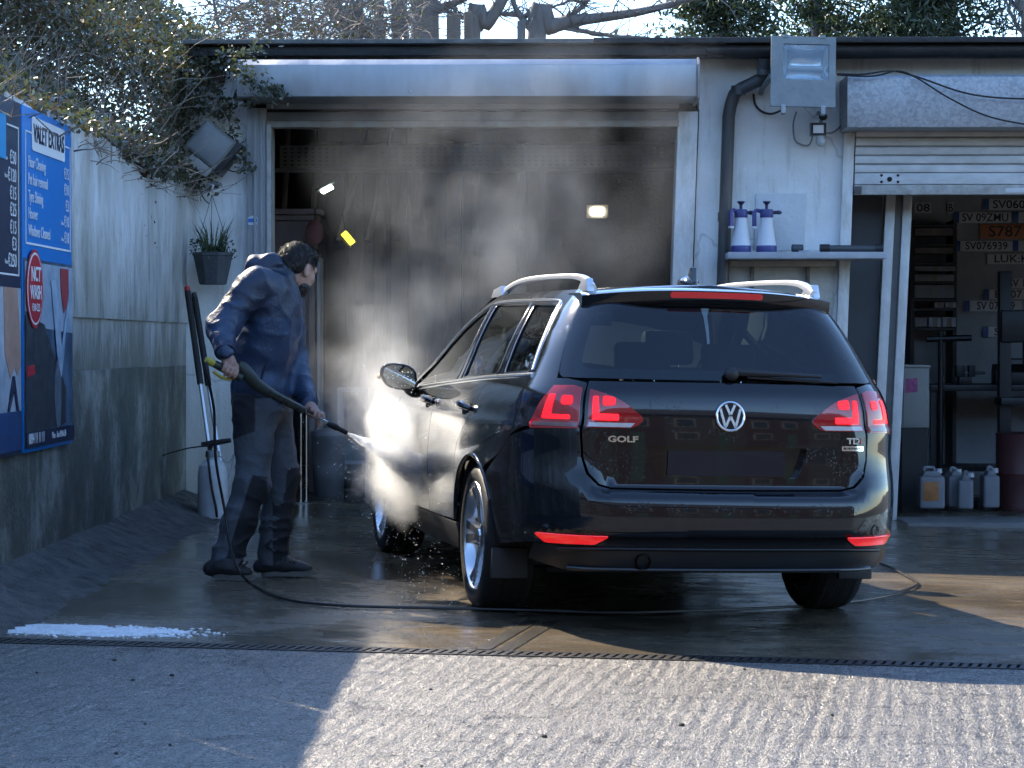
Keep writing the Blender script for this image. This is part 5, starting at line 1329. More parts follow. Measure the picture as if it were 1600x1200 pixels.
cable('cable', [fl(1306, 119), fl(1360, 121, yc), fl(1400, 113, yc-.01), fl(1430, 124, yc-.01), fl(1480, 155, yc-.01), fl(1545, 185, yc-.01), fl(1640, 203, yc-.01)], .0055, 'lower black cable sagging across the zinc shutter box')
cable('cable', [fl(1176, 148, 15.47), fl(1179, 165, 15.47), fl(1190, 176, 15.46), fl(1205, 179, 15.44), fl(1222, 172, 15.40), fl(1228, 165, 15.3)], .008, 'short black cable looping under the big floodlight')
cable('cable', [fl(1243, 176, 15.4), fl(1238, 195, 15.46), fl(1240, 218, 15.47), fl(1248, 226, 15.47), fl(1262, 228, 15.46), fl(1268, 215, 15.4)], .006, 'thin grey cable looping beside the small floodlight', M('grey_cable', (.22, .23, .25), .5))
cable('cable', [fl(1318, 170, 15.46), fl(1318, 185, 15.46), fl(1310, 200, 15.44), fl(1298, 209, 15.4), fl(1288, 209, 15.3)], .007, 'grey cable curving from the small floodlight to the shutter box', M('grey_cable', (.22, .23, .25), .5))
# tilted old lamp on the left pier
m_ = Matrix.Translation(fl(330, 226, 15.3)) @ Matrix.Rotation(math.radians(40), 4, 'Y'); of = empty('old_floodlight'); of.matrix_world = m_; tag(of, 'old square lamp hanging askew under the ivy', 'floodlight')
MB().box(-.13, .13, -.04, .10, -.12, .12).build('housing', M('old_grey', (.19, .20, .19), .6, .2, var=.4, vscale=10), of, bevel=.012)
MB().box(-.112, .112, -.046, -.041, -.102, .102).build('glass', M('old_glass', (.22, .24, .25), .3, var=.3, vscale=6), of, bevel=.002)
MB().box(.125, .17, -.03, .19, -.13, .13).build('mount', M_RUB, of, bevel=.006); MB().box(-.05, .12, -.05, -.02, -.19, -.125).build('visor', M('old_visor', (.28, .28, .27), .6), of, bevel=.004)
cable('cable', [fl(345, 205, 15.4), fl(358, 225, 15.4), fl(375, 240, 15.42), fl(383, 255, 15.43), fl(370, 268, 15.43), fl(352, 262, 15.43), fl(350, 245, 15.42), fl(362, 234, 15.4)], .004, 'thin black cable coil beside the askew lamp')
cable('cable', [fl(300, 262, 15.45), fl(306, 285, 15.46), fl(318, 310, 15.46), fl(326, 318, 15.46)], .004, 'thin wire running down to the plant bracket')

# ------------------------------------------------------------------ shelf with pump sprayers
DS = 15.22
sh = empty('shelf', fl(1258, 400, DS)); tag(sh, 'narrow grey shelf on the white pillar carrying two pump bottles', 'shelf')
so = sh.location
MB().box(fl(1135, 0, DS).x-so.x, fl(1381, 0, DS).x-so.x, -.10, .27, -.022, .022).build('board', M('shelf_grey', (.42, .44, .47), .5, var=.25, vscale=8), sh, bevel=.003)
MB().box(fl(1140, 0, DS).x-so.x, fl(1310, 0, DS).x-so.x, .20, .26, -.065, -.024).build('batten', M('batten_wood', (.50, .48, .44), .7, var=.3, vscale=10), sh, bevel=.003)
for x in (1180, 1268):
    p = fl(x, 0, DS).x-so.x; MB().box(p-.012, p+.012, .235, .262, -.30, -.066).build('bracket', M('rusty_bracket', (.22, .19, .17), .6, .3, var=.5, vscale=20), sh, bevel=.003)
M_PBL = M('sprayer_blue', (.055, .06, .20), .4); M_PWH = M('sprayer_white', (.66, .68, .72), .4, var=.08, vscale=6)
ztop = so.z+.0225
def sprayer(px, rz, label):
    s = empty('pump_bottle', (fl(px, 0, DS).x, DS+.03, ztop), rz); tag(s, label, 'spray bottle', 'pump bottles on the shelf')
    MB().lathe([(.0001, 0), (.066, 0), (.069, .006), (.068, .042), (.066, .046)], 28).build('base', M_PBL, s)
    MB().lathe([(.066, .046), (.064, .05), (.055, .11), (.045, .18), (.041, .225), (.041, .232)], 28).build('bottle', M_PWH, s)
    MB().lathe([(.043, .232), (.045, .236), (.044, .275), (.040, .288), (.012, .290), (.0001, .290)], 24).build('collar', M_PBL, s)
    b = MB().lathe([(.010, .285), (.010, .318), (.026, .336), (.026, .342), (.0001, .344)], 18); b.build('plunger', M('sprayer_dark', (.03, .03, .075), .4), s)
    b = MB().tube([(-.03, 0, .272), (-.062, 0, .282), (-.082, 0, .276)], [.014, .014, .013], 10); b.box(-.096, -.068, -.013, .013, .175, .280).build('handle', M_PBL, s, bevel=.006)
    MB().box(-.097, -.066, -.014, .014, .160, .174).build('handle_tip', M_PWH, s, bevel=.004)
    MB().tube([(.03, 0, .268), (.07, 0, .268), (.08, 0, .268), (.10, 0, .266)], [.012, .012, .016, .008], 10).build('nozzle', M('sprayer_dark', (.03, .03, .075), .4), s)
    return s
sprayer(1157.5, .55, 'white and blue pump bottle on the shelf, the one beside the downpipe')
sprayer(1197.5, 0., 'white and blue pump bottle on the shelf with its nozzle pointing sideways')
tb = empty('dark_tube', (fl(1330, 0, DS).x, DS, ztop)); tag(tb, 'long dark tube lying at the end of the shelf', 'tube')
MB().cyl((-.19, 0, .026), (.17, 0, .026), .022, n=14).build('barrel', M('tube_grey', (.06, .065, .07), .5), tb); MB().cyl((-.215, 0, .028), (-.15, 0, .028), .027, n=14).build('end_cap', M_RUB, tb); MB().cyl((.15, 0, .028), (.205, 0, .028), .027, n=14).build('end_cap', M_RUB, tb)
tp = empty('tape_roll', (fl(1246, 0, DS).x, DS, ztop)); tag(tp, 'small dark roll lying in the middle of the shelf', 'roll')
MB().cyl((-.04, 0, .028), (.03, .01, .026), .027, n=16).build('roll', M('roll_dark', (.05, .06, .075), .5), tp); MB().box(.0, .07, -.03, .03, .002, .012).build('loose_end', M('roll_paper', (.35, .36, .38), .6), tp, bevel=.002)

# ------------------------------------------------------------------ hanging planter on the left pier
DP = 15.28
hb = empty('hanging_planter', fl(332, 440, DP)); tag(hb, 'dark hanging planter with grassy plant on the left pier', 'planter')
ho = hb.location
b = MB(); n = 8; vs = []
for r, z in ((.085, -.02), (.095, -.015), (.135, .17), (.142, .175), (.142, .195), (.128, .195), (.12, .16)):
    for i in range(n): a = 2*math.pi*(i+.5)/n; vs.append((r*math.cos(a), r*.85*math.sin(a), z))
b.add(vs, [(j*n+i, j*n+(i+1) % n, (j+1)*n+(i+1) % n, (j+1)*n+i) for j in range(6) for i in range(n)]+[tuple(range(n)), tuple(range(6*n, 7*n))]); b.build('pot', M('planter_slate', (.055, .065, .075), .6, var=.25, vscale=12, bump=.4), hb, smooth=20)
hook = fl(331, 297, DP)-ho
for dx, dy in ((-.12, 0), (.12, 0), (0, -.10)): MB().tube([(dx, dy, .19), hook+Vector((0, 0, -.03))], .002, 5).build('wire', M_CABLE, hb)
MB().tube([hook+Vector((.012, 0, -.03)), hook+Vector((0, 0, .0)), hook+Vector((.008, 0, .03)), hook+Vector((-.03, .03, .045)), hook+Vector((-.05, .05, .025))], [.004, .008, .010, .008, .006], 8).build('hook', M('hook_white', (.45, .46, .46), .5), hb)
MB().tube([hook+Vector((.06, .0, .035)), hook+Vector((.0, .03, .045)), hook+Vector((.0, .2, .045))], .010, 8).build('bracket', M('bracket_grey', (.3, .3, .3), .5, .4), hb)
rg_ = random.Random(5); b = MB()
for i in range(70):
    a = rg_.uniform(0, 6.28); r = rg_.uniform(0, .08); L = rg_.uniform(.12, .30); p = Vector((r*math.cos(a), r*.8*math.sin(a), .17)); d = Vector((math.cos(a)*rg_.uniform(0, .4), math.sin(a)*.3, 1)).normalized(); t = Vector((-math.sin(a+1), math.cos(a+1), 0))*.0045
    m2 = p+d*L*.6+Vector((0, 0, 0)); e = p+d*L+Vector((math.cos(a)*.03, 0, -.01)); b.add([p-t, p+t, m2+t*.9, m2-t*.9, e], [(0, 1, 2, 3), (3, 2, 4)])
gr_ = b.build('grass_blades', M('planter_green', (.06, .10, .04), .5, var=.5, vscale=20), hb, smooth=0, recalc=False); gr_['kind'] = 'stuff'
b = MB()
for i in range(260):
    a = rg_.uniform(0, 6.28); r = rg_.uniform(.02, .165); z = .205+rg_.uniform(-.05, .05)*(r/.1)+.02; c = Vector((r*math.cos(a), r*.8*math.sin(a), z)); u = Vector((rg_.uniform(-1, 1), rg_.uniform(-1, 1), rg_.uniform(-.5, 1))).normalized(); v = u.orthogonal().normalized(); s = rg_.uniform(.008, .016)
    b.add([c-u*s, c+v*s*.6, c+u*s, c-v*s*.6], [(0, 1, 2, 3)])
gl_ = b.build('trailing_leaves', M('planter_leaf', (.035, .06, .03), .45, var=.4, vscale=30), hb, smooth=0, recalc=False); gl_['kind'] = 'stuff'

# ------------------------------------------------------------------ knapsack-style sprayer and two lances by the pier
tk0 = on_ground(331, 812); tk = empty('sprayer_tank', tk0); tag(tk, 'white plastic sprayer tank with black pump handle standing by the wall', 'sprayer')
MB().lathe([(.0001, 0), (.078, 0), (.092, .012), (.096, .04), (.094, .10), (.097, .12), (.095, .30), (.085, .345), (.055, .372), (.040, .38), (.040, .40)], 28).build('tank', M('cloudy_plastic', (.50, .52, .55), .45, var=.25, vscale=6, col2=(.36, .37, .38)), tk)
MB().lathe([(.046, .398), (.048, .402), (.046, .432), (.02, .440), (.0001, .44)], 18).build('cap', M('cap_grey', (.25, .26, .27), .5), tk)
MB().tube([(-.02, 0, .44), (0, 0, .50)], .014, 8).tube([(-.07, 0, .475), (0, -.01, .485), (.12, -.02, .505)], [.016, .020, .014], 8).build('pump_handle', M_RUB, tk)
MB().tube(smooth_path([(-.02, -.10, .44), (-.01, -.105, .35), (.01, -.10, .2), (.035, -.10, .08), (.04, -.09, .02)], 5), .008, 8).build('strap', M_RUB, tk)
MB().tube(smooth_path([(.04, 0, .41), (.10, .0, .36), (.14, .0, .42), (.11, 0, .30), (.09, 0, .24)], 5), .005, 6).build('tube', M('clear_tube', (.3, .32, .34), .4), tk)
MB().tube([(.0, -.02, .475), (-.15, -.03, .455), (-.30, -.04, .415), (-.31, -.04, .405)], [.005, .005, .004, .008], 6).build('spray_wand', M_RUB, tk)
for (a, b_, lab, col) in (((292, 452, 14.95), (331, 740, 14.62), 'leaning pole with black grip and red tip beside the wall', (.42, .03, .03)), ((303, 462, 14.99), (345, 735, 14.66), 'leaning pole with black grip beside the red tipped one', (.02, .02, .02))):
    p0, p1 = at(*a), at(*b_); d = (p1-p0).normalized(); L = (p1-p0).length
    # run on to the ground behind the tank
    k = (gz(p1.x)+.02-p1.z)/d.z; e = p1+d*k; ob = empty('long_pole', e); tag(ob, lab, 'pole')
    o0 = p0-e; MB().tube([o0, o0+d*.03, o0+d*L*.52], [.018, .021, .021], 12).build('grip', M('foam_grip', (.018, .018, .019), .8), ob)
    MB().tube([o0+d*L*.52, Vector((0, 0, 0))], .013, 10).build('shaft', M('pole_aluminium', (.55, .56, .58), .3, .8), ob); MB().tube([o0-d*.02, o0+d*.012], [.016, .020], 12).build('tip', M('tip_'+str(col[0]), col, .4), ob)

# ------------------------------------------------------------------ hose over the yard
h0 = PO+lanA-lu*.03
pts = [h0, h0+Vector((.0, -.02, -.06)), at(333, 640, 10.66), at(336, 720, 10.72), at(350, 800, 10.78), at(357, 850, 10.72), at(372, 893, 10.5)]
pts += [on_ground(x, y, .011) for x, y in ((395, 916), (440, 936), (500, 945), (580, 949), (680, 951), (780, 953), (860, 955), (960, 958), (1080, 955), (1200, 950), (1300, 944), (1380, 932), (1425, 918), (1432, 909), (1412, 897), (1385, 884))]
pts += [on_ground(1340, 872, .011), on_ground(1250, 862, .011), on_ground(1120, 850, .011), on_ground(1000, 838, .011)]
o = pts[7]; hs = MB().tube([p-o for p in smooth_path(pts, 7)], .0068, 8).build('pressure_hose', M('hose_black', (.012, .012, .013), .35, rvar=.1)); hs.location = o; tag(hs, 'thin black pressure hose snaking over the wet yard under the car', 'hose')

# ------------------------------------------------------------------ things inside the wash bay
M_WOOD = M('old_wood', (.20, .15, .14), .6, var=.35, vscale=5, stretch=(1, 1, .2))
DW = 17.2
ws = empty('wooden_surround', (at(470, 0, DW).x, DW, gz(-2))); tag(ws, 'old wooden fireplace surround stored inside the wash bay', 'fire surround')
def wx(px): return at(px, 0, DW).x-ws.location.x
def wz(py): return at(0, py, DW).z-ws.location.z
MB().box(wx(418), wx(502), -.10, .20, wz(336), wz(327)).build('mantel_shelf', M_WOOD, ws, bevel=.006); MB().box(wx(420), wx(497), -.07, .20, wz(345), wz(337)).build('cornice', M_WOOD, ws, bevel=.006)
MB().box(wx(421), wx(492), -.03, .20, wz(395), wz(345)-.001).build('frieze', M_WOOD, ws, bevel=.004); MB().box(wx(421), wx(498), -.05, .2, wz(402), wz(395)-.001).build('moulding', M_WOOD, ws, bevel=.004)
MB().box(wx(482), wx(492), -.03, .2, 0, wz(402)-.001).build('upright', M_WOOD, ws, bevel=.004); MB().box(wx(496), wx(501), -.05, .2, 0, wz(402)-.001).build('upright', M('pale_wood', (.32, .31, .29), .6), ws, bevel=.004)
MB().box(wx(421), wx(481), .0, .2, wz(600), wz(402)-.001).build('back_panel', M_WOOD, ws, bevel=.004)
DT = 17.0
tr = empty('cable_tray', at(750, 245, DT)); tag(tr, 'perforated metal tray running across the top of the wash bay', 'tray')
xx0, xx1 = at(437, 0, DT).x-tr.location.x, 1.2-tr.location.x
MB().box(xx0, xx1, 0, .03, -.085, .085).build('tray_face', M('tray_grey', (.22, .22, .22), .6, var=.3), tr, bevel=.003); MB().box(xx0-.04, xx1, -.03, .05, -.115, -.087).build('tray_rail', M('tray_grey', (.22, .22, .22), .6, var=.3), tr, bevel=.003)
b = MB()
for i in range(56):
    for j in range(5):
        x = xx0+.03+.052*i
        if x < xx1-.04: b.box(x, x+.022, -.0025, -.0005, -.066+.030*j, -.054+.030*j)
sl_ = b.build('slots', M_DARK, tr, smooth=0); sl_['kind'] = 'stuff'
tl = empty('strip_light', at(511, 296, 18.5)); tag(tl, 'lit strip light hanging at a slant inside the wash bay', 'light'); mm = Matrix.Rotation(math.radians(-28), 4, 'Y')
MB().box(-.05, .05, -.09, .09, -.012, .012, mat=mm).build('diffuser', M('lit_tube', (1, 1, 1), .4, emit=(.82, 1., .95), estr=3.), tl, bevel=.006); MB().box(-.08, .09, -.10, .10, .019, .034, mat=mm).build('fitting', M_RUB, tl, smooth=0)
MB().tube([(0, 0, .04), (.0, 0, 2.9-tl.location.z)], .004, 6).build('wire', M_CABLE, tl)
wl_ = empty('work_light', at(933, 331, 20.5)); tag(wl_, 'small bright white lamp glowing at the back of the wash bay', 'light')
MB().box(-.06, .06, -.03, -.004, -.032, .032).build('lens', M('lit_lamp', (1, 1, 1), .4, emit=(1., .93, .78), estr=4.), wl_, bevel=.006); MB().box(-.10, .10, -.003, .06, -.062, .062).build('housing', M('lamp_housing', (.45, .42, .36), .4), wl_, bevel=.01); MB().tube([(0, .05, .05), (0, .05, 2.9-wl_.location.z)], .012, 6).build('stem', M_RUB, wl_)
yl = empty('yellow_lamp', at(544, 372, 17.6)); tag(yl, 'small tilted yellow lamp in the wash bay above the person', 'light'); mm = Matrix.Rotation(math.radians(50), 4, 'Y')
MB().box(-.055, .055, -.04, .04, -.025, .025, mat=mm).build('lens', M('lit_yellow', (.9, .7, .05), .4, emit=(1., .8, .05), estr=.7), yl, bevel=.008); MB().box(-.075, .065, -.05, .05, -.045, -.026, mat=mm).build('back', M('yellow_back', (.25, .22, .05), .5), yl, smooth=0); MB().tube([(-.02, 0, .02), (-.05, 0, .25), (-.05, 0, 2.95-yl.location.z)], .004, 6).build('wire', M_CABLE, yl)
rb_ = empty('red_bundle', at(494, 352, DW-.02)); tag(rb_, 'dull red bag hanging from the wooden surround', 'bag'); MB().ball((0, -.13, -.06), .075, 12, 8, sc=(.9, .5, 1.3)).build('bag', M('faded_red', (.20, .06, .06), .7, var=.3, vscale=10), rb_); MB().tube([(0, -.12, .02), (.0, -.1, .115), (0, -.05, .125)], .006, 6).build('strap', M_RUB, rb_)
DB = 17.4
tb_ = empty('metal_table', on_ground(545, 772)); tb_.location.y = DB; tb_.location.x = at(553, 0, DB).x; tb_.location.z = gz(-1.4); tag(tb_, 'narrow pale metal stand inside the wash bay behind the spray', 'table')
ht = at(0, 606, DB).z-tb_.location.z
MB().box(-.12, .12, -.12, .12, ht-.03, ht).build('top', M_FRAME, tb_, bevel=.004)
for x in (-.105, .105):
    for y in (-.1, .1): MB().box(x-.014, x+.014, y-.014, y+.014, 0, ht-.031).build('leg', M_FRAME, tb_, bevel=.003)
MB().box(-.12, .12, -.12, .12, .22, .245).build('shelf', M_FRAME, tb_, bevel=.003)
bt = empty('pink_bottle', tb_.location+Vector((.07, 0, ht))); tag(bt, 'pale pink bottle standing on the metal stand', 'bottle'); MB().lathe([(.0001, 0), (.034, 0), (.036, .01), (.036, .10), (.028, .13), (.013, .15)], 16).build('bottle_body', M('pink_plastic', (.45, .27, .32), .4), bt); MB().lathe([(.015, .148), (.016, .152), (.015, .175), (.0001, .177)], 12).build('cap', M('pink_cap', (.5, .35, .38), .4), bt)
bx = empty('teal_crate', tb_.location+Vector((0, 0, .246))); tag(bx, 'dark teal crate on the lower shelf of the metal stand', 'crate')
b = MB(); b.box(-.09, .09, -.09, .09, 0, .012); 
for x0, x1, y0, y1 in ((-.09, .09, -.09, -.08), (-.09, .09, .08, .09), (-.09, -.08, -.08, .08), (.08, .09, -.08, .08)): b.box(x0, x1, y0, y1, .0125, .15)
b.build('crate_body', M('teal_plastic', (.02, .09, .10), .5), bx, smooth=0)
for i, (px_, h, r, c, lab, cat) in enumerate(((513, .42, .13, (.06, .065, .07), 'grey lidded bin standing in the wash bay beside the wooden surround', 'bin'),)):
    e = empty('waste_bin', (at(px_, 0, 16.9).x, 16.9, gz(-1.6))); tag(e, lab, cat); MB().lathe([(.0001, 0), (r*.8, 0), (r*.85, .02), (r, h), (r*1.05, h+.01), (r*1.05, h+.03)], 20).build('bin_body', M('bin_grey', c, .5), e); MB().lathe([(r*1.07, h+.031), (r*1.0, h+.06), (.03, h+.085), (.0001, h+.085)], 20).build('lid', M('bin_lid', (.10, .105, .11), .5), e)
# car jack poles near the surround
for i, px_ in enumerate((469, 477)):
    e = empty('steel_rod', (at(px_, 0, 16.4).x, 16.4+.03*i, gz(-1.8))); tag(e, ('thin steel rod standing in the wash bay behind the person, first of two', 'thin steel rod standing in the wash bay behind the person, second of two')[i], 'rod'); MB().tube([(0, 0, 0), (.0, .02, .82)], .008, 8).build('rod', M_CHROME, e); MB().ball((0, .02, .83), .022, 10, 8).build('knob', M_ALLOY, e)

# ------------------------------------------------------------------ workshop on the right: number plates on the back wall
DN = 18.97
M_PLW = M('plate_white', (.75, .76, .77), .4, var=.15, vscale=6); M_PLB = M('plate_band', (.02, .08, .28), .4); M_PLT = M('plate_ink', (.02, .02, .022), .5); M_PLO = M('plate_orange', (.62, .20, .07), .45, var=.15, vscale=6)
def plate(px0, px1, py0, py1, txt, label, band=True, orange=False, d=0.):
    p0, p1 = at(px0, py1, DN), at(px1, py0, DN); e = empty('number_plate', (p0.x, DN-d, p0.z)); tag(e, label, 'number plate', 'plates on the workshop wall'); w, h = p1.x-p0.x, p1.z-p0.z
    MB().box(0, w, -.004, 0, 0, h).build('plate', M_PLO if orange else M_PLW, e, bevel=.0012)
    x0 = .005
    if band: MB().box(-.046, -.001, -.004, 0, 0, h).build('euro_band', M_PLB, e, bevel=.001)
    text(txt, h*1.04, M_PLT, e, frame((w/2, -.0045, h*.48), (1, 0, 0), (0, 0, 1)), align='CENTER', sx=w/(len(txt)*h*.60)*.93, ext=.0006, bold=.001)
plate(1542, 1640, 312, 329, 'SV0600KA', 'white number plate reading SV0600 at the top of the wall')
plate(1496, 1577, 332.5, 349, 'SV 09ZMU', 'white number plate reading SV 09ZMU above the orange one')
plate(1588, 1670, 332.5, 349, 'B 04 KVT', 'white number plate starting with B beside the SV 09ZMU plate')
plate(1529, 1660, 351, 374, 'S787 RLX', 'orange number plate reading S787 RL in the middle of the wall', False, True)
plate(1498, 1579, 377, 393, 'SV076939', 'white number plate reading SV076939 under the orange one')
plate(1588, 1670, 377, 393, 'S 21 KUR', 'white number plate starting with S beside the SV076939 plate')
plate(1540, 1640, 397, 413, 'LUK:K 81', 'white number plate reading LUK K without a blue band', False)
plate(1566, 1650, 435, 451, 'SV 12 KDA', 'white number plate reading SV 12 and K, top of three behind the post')
plate(1543, 1640, 452.5, 468, 'BT 07 KAR', 'white number plate reading 07 K behind the dark post')
plate(1513, 1594, 470, 486.5, 'SV 07 139', 'white number plate reading SV 07 139 behind the dark post')
plate(1542, 1625, 510.5, 526.5, 'SV 51 LM', 'white number plate starting with S, lowest on the wall')
plate(1427, 1453, 317.5, 334, '08', 'short end of a number plate reading 08 beside the door post', False)
plate(1478, 1487, 317.5, 334, 'B', 'small scrap of number plate reading B beside the 08 one', False)
# cardboard boxes and panels along the back wall
M_CARD = [M('card_dark', (.20, .17, .15), .8, var=.2), M('card_grey', (.30, .31, .32), .8, var=.25, vscale=5), M('card_pale', (.46, .48, .50), .8, var=.25, vscale=5)]
rk = empty('storage_rack', (at(1450, 0, 18.6).x, 18.6, gz(3))); tag(rk, 'dark shelving rack against the workshop wall holding boxes', 'rack')
def rx(px): return at(px, 0, 18.6).x-rk.location.x
def rzz(py): return at(0, py, 18.6).z-rk.location.z
for py_ in (352, 382, 411, 440, 467, 482, 512): MB().box(rx(1424), rx(1492), -.02, .35, rzz(py_)-.02, rzz(py_)).build('rack_shelf', M_RUB, rk, smooth=0)
for px_ in (1424, 1490): MB().box(rx(px_)-.015, rx(px_)+.015, .0, .34, 0, rzz(345)).build('rack_post', M_RUB, rk, smooth=0)
bi = 0
for (x0, x1, y0, y1, c) in ((1427, 1486, 353, 369, 0), (1427, 1486, 383, 397, 0), (1427, 1490, 412, 424, 1), (1427, 1488, 425, 440, 1), (1427, 1488, 441, 466, 1), (1427, 1455, 455, 466.5, 2), (1458, 1472, 468, 481, 2), (1474, 1491, 468, 481, 2), (1427, 1446, 492, 511, 1), (1449, 1468, 492, 511, 2), (1470, 1491, 492, 511, 2)):
    if bi == 5: bi += 1; continue
    e = empty('storage_box', (at((x0+x1)/2, 0, 18.58).x, 18.58, at(0, y1, 18.58).z)); w = (x1-x0)/F*18.58; h = (y1-y0)/F*18.58
    tag(e, ['brown box on the top shelf of the dark rack', 'brown box on the second shelf of the dark rack', 'flat grey box on the third shelf of the dark rack', 'grey box lying under the flat one on the rack', 'large grey box in the middle of the rack', '', 'pale small box on the fifth shelf beside the rack middle', 'pale small box at the outer end of the fifth rack shelf', 'grey box on the lowest rack shelf beside the door post', 'pale box in the middle of the lowest rack shelf', 'pale box at the outer end of the lowest rack shelf'][bi], 'box', 'boxes on the workshop rack')
    MB().box(-w/2, w/2, -.02, .25, .001, h-.022).build('carton', M_CARD[c], e, bevel=.004); MB().box(-.02, .02, -.0225, -.0205, .004, h-.026).build('tape', M('parcel_tape', (.20, .17, .13), .4), e, smooth=0)
    bi += 1
# white cabinet with pink sticker
cb = empty('grey_cabinet', (at(1430, 0, 17.2).x, 17.2, gz(2.8))); tag(cb, 'pale grey cabinet behind the door post with a pink sticker', 'cabinet')
zc0, zc1 = at(0, 668, 17.2).z-cb.location.z, at(0, 574, 17.2).z-cb.location.z
MB().box(-.11, .10, 0, .35, zc0, zc1).build('carcass', M('cabinet_grey', (.26, .27, .26), .5), cb, bevel=.006); MB().box(-.115, .105, -.02, .36, zc1+.001, zc1+.02).build('top', M('cabinet_top', (.30, .31, .30), .5), cb, bevel=.004); MB().box(-.095, .085, -.012, -.001, zc0+.02, zc1-.02).build('door', M('cabinet_grey', (.26, .27, .26), .5), cb, bevel=.003)
MB().box(-.10, .09, .02, .33, 0, zc0-.001).build('plinth', M_RUB, cb, smooth=0)
zs = at(0, 602, 17.2).z-cb.location.z; MB().prism([(-.085, -.058), (.01, -.05), (.008, .055), (-.08, .05)], lambda x, z: (x, -.0135, zs+z), lambda x, z: (x, -.0125, zs+z)).build('sticker', M('sticker_pink', (.55, .10, .26), .4, var=.7, vscale=28, col2=(.10, .04, .14)), cb, smooth=0)
# dark machine, press post and clutter
M_MACH = M('machine_black', (.020, .022, .026), .4, .3, var=.3, vscale=8)
ps = empty('press_stand', (at(1567, 0, 17.6).x, 17.6, gz(3.5))); tag(ps, 'tall black press post standing before the number plates', 'press')
zz1 = at(0, 424, 17.6).z-ps.location.z
MB().box(-.045, .045, -.05, .05, 0, zz1).build('post', M_MACH, ps, bevel=.008); MB().box(-.25, .25, -.25, .25, 0, .05).build('base', M_MACH, ps, bevel=.01); MB().box(-.04, .30, -.09, .09, zz1-.55, zz1-.30).build('head', M_MACH, ps, bevel=.02); MB().cyl((.18, 0, zz1-.72), (.18, 0, zz1-.55), .04, n=14).build('ram', M_ALLOYD, ps); MB().box(-.05, .32, -.14, .14, .78, .84).build('bed', M_MACH, ps, bevel=.01)
for k in range(3):
    a = 2.1*k; MB().tube([(.30, -.02, zz1-.42), (.34+.02*k, -.12*math.cos(a)-.05, zz1-.42+.16*math.sin(a))], [.010, .008], 8).build('handle', M_ALLOYD, ps)
wb = empty('workbench', (at(1560, 0, 18.2).x, 18.2, gz(3.6))); tag(wb, 'dark cluttered workbench below the number plates', 'workbench')
wbh = at(0, 600, 18.2).z-wb.location.z
MB().box(-.6, 1.3, -.3, .45, wbh-.05, wbh).build('bench_top', M_MACH, wb, bevel=.006)
for x in (-.56, .3, 1.24): MB().box(x-.03, x+.03, -.27, -.21, 0, wbh-.051).build('leg', M_MACH, wb, smooth=0)
MB().box(-.5, .2, -.25, .40, .25, .28).build('lower_shelf', M_MACH, wb, smooth=0)
rgi = random.Random(11)
cl = [('vice', (.16, .12, .16), (-.30, -.1), 'dark iron vice fixed on the workbench'), ('toolbox', (.34, .18, .16), (.12, .0), 'dark toolbox on the workbench by the press'), ('grinder', (.26, .14, .18), (.62, -.05), 'black bench grinder at the outer end of the workbench')]
for nm, (w, d, h), (x, y), lab in cl:
    e = empty(nm, wb.location+Vector((x, y, wbh))); tag(e, lab, nm)
    if nm == 'vice': MB().box(-.05, .05, -.06, .06, 0, .06).box(-.07, .0, -.05, .05, .061, .15).build('fixed_jaw', M_MACH, e, bevel=.006); MB().box(.03, .08, -.05, .05, .061, .15).build('moving_jaw', M_MACH, e, bevel=.006); MB().cyl((.0, 0, .09), (.16, 0, .09), .012, n=10).cyl((.15, -.07, .09), (.15, .07, .09), .006, n=8).build('screw', M_ALLOYD, e)
    elif nm == 'toolbox': MB().box(-w/2, w/2, -d/2, d/2, 0, h*.6).build('tray', M_MACH, e, bevel=.008); MB().prism([(-d/2, h*.6+.001), (d/2, h*.6+.001), (d/4, h), (-d/4, h)], lambda y, z: (-w/2, y, z), lambda y, z: (w/2, y, z)).build('lid', M_MACH, e, smooth=20); MB().tube([(-.08, 0, h), (-.08, 0, h+.04), (.08, 0, h+.04), (.08, 0, h)], .008, 8).build('handle', M_ALLOYD, e)
    else: MB().cyl((-.07, 0, .12), (.07, 0, .12), .06, n=18).box(-.05, .05, -.05, .05, 0, .08).build('motor', M_MACH, e); MB().cyl((-.13, 0, .12), (-.09, 0, .12), .075, n=20).build('grinding_wheel', M_ALLOYD, e); MB().cyl((.09, 0, .12), (.13, 0, .12), .075, n=20).build('grinding_wheel', M_ALLOYD, e)
# jerrycans on the floor
M_CAN = M('can_plastic', (.20, .21, .23), .45, var=.2, vscale=6)
def jerry(px_, D, w, h, lab, sticker=None, rz=0.):
    e = empty('jerrycan', (at(px_, 0, D).x, D, gz(at(px_, 0, D).x)+.03), rz); tag(e, lab, 'jerrycan', 'jerrycans on the workshop floor')
    MB().box(-w/2, w/2, -.09, .09, 0, h*.80).build('can_body', M_CAN, e, bevel=.022, seg=3)
    MB().prism([(-w/2+.02, h*.80-.01), (w/2-.02, h*.80-.01), (w/2-.03, h*.88), (w*.2, h*.92), (-w/2+.04, h*.92)], lambda x, z: (x, -.07, z), lambda x, z: (x, .07, z)).build('shoulder', M_CAN, e, bevel=.008)
    MB().tube(smooth_path([(-w/2+.045, 0, h*.90), (-w/2+.05, 0, h*.99), (0, 0, h), (w*.12, 0, h*.97), (w*.14, 0, h*.90)], 4), .014, 8).build('handle', M_CAN, e); MB().cyl((w*.33, 0, h*.86), (w*.33, 0, h*.97), .024, n=14).build('cap', M('can_cap', (.50, .52, .54), .4), e)
    if sticker: MB().box(-w*.36, w*.24, -.0935, -.0905, h*.20, h*.66).build('sticker', M('can_sticker', sticker, .5, var=.4, vscale=12), e, bevel=.001)
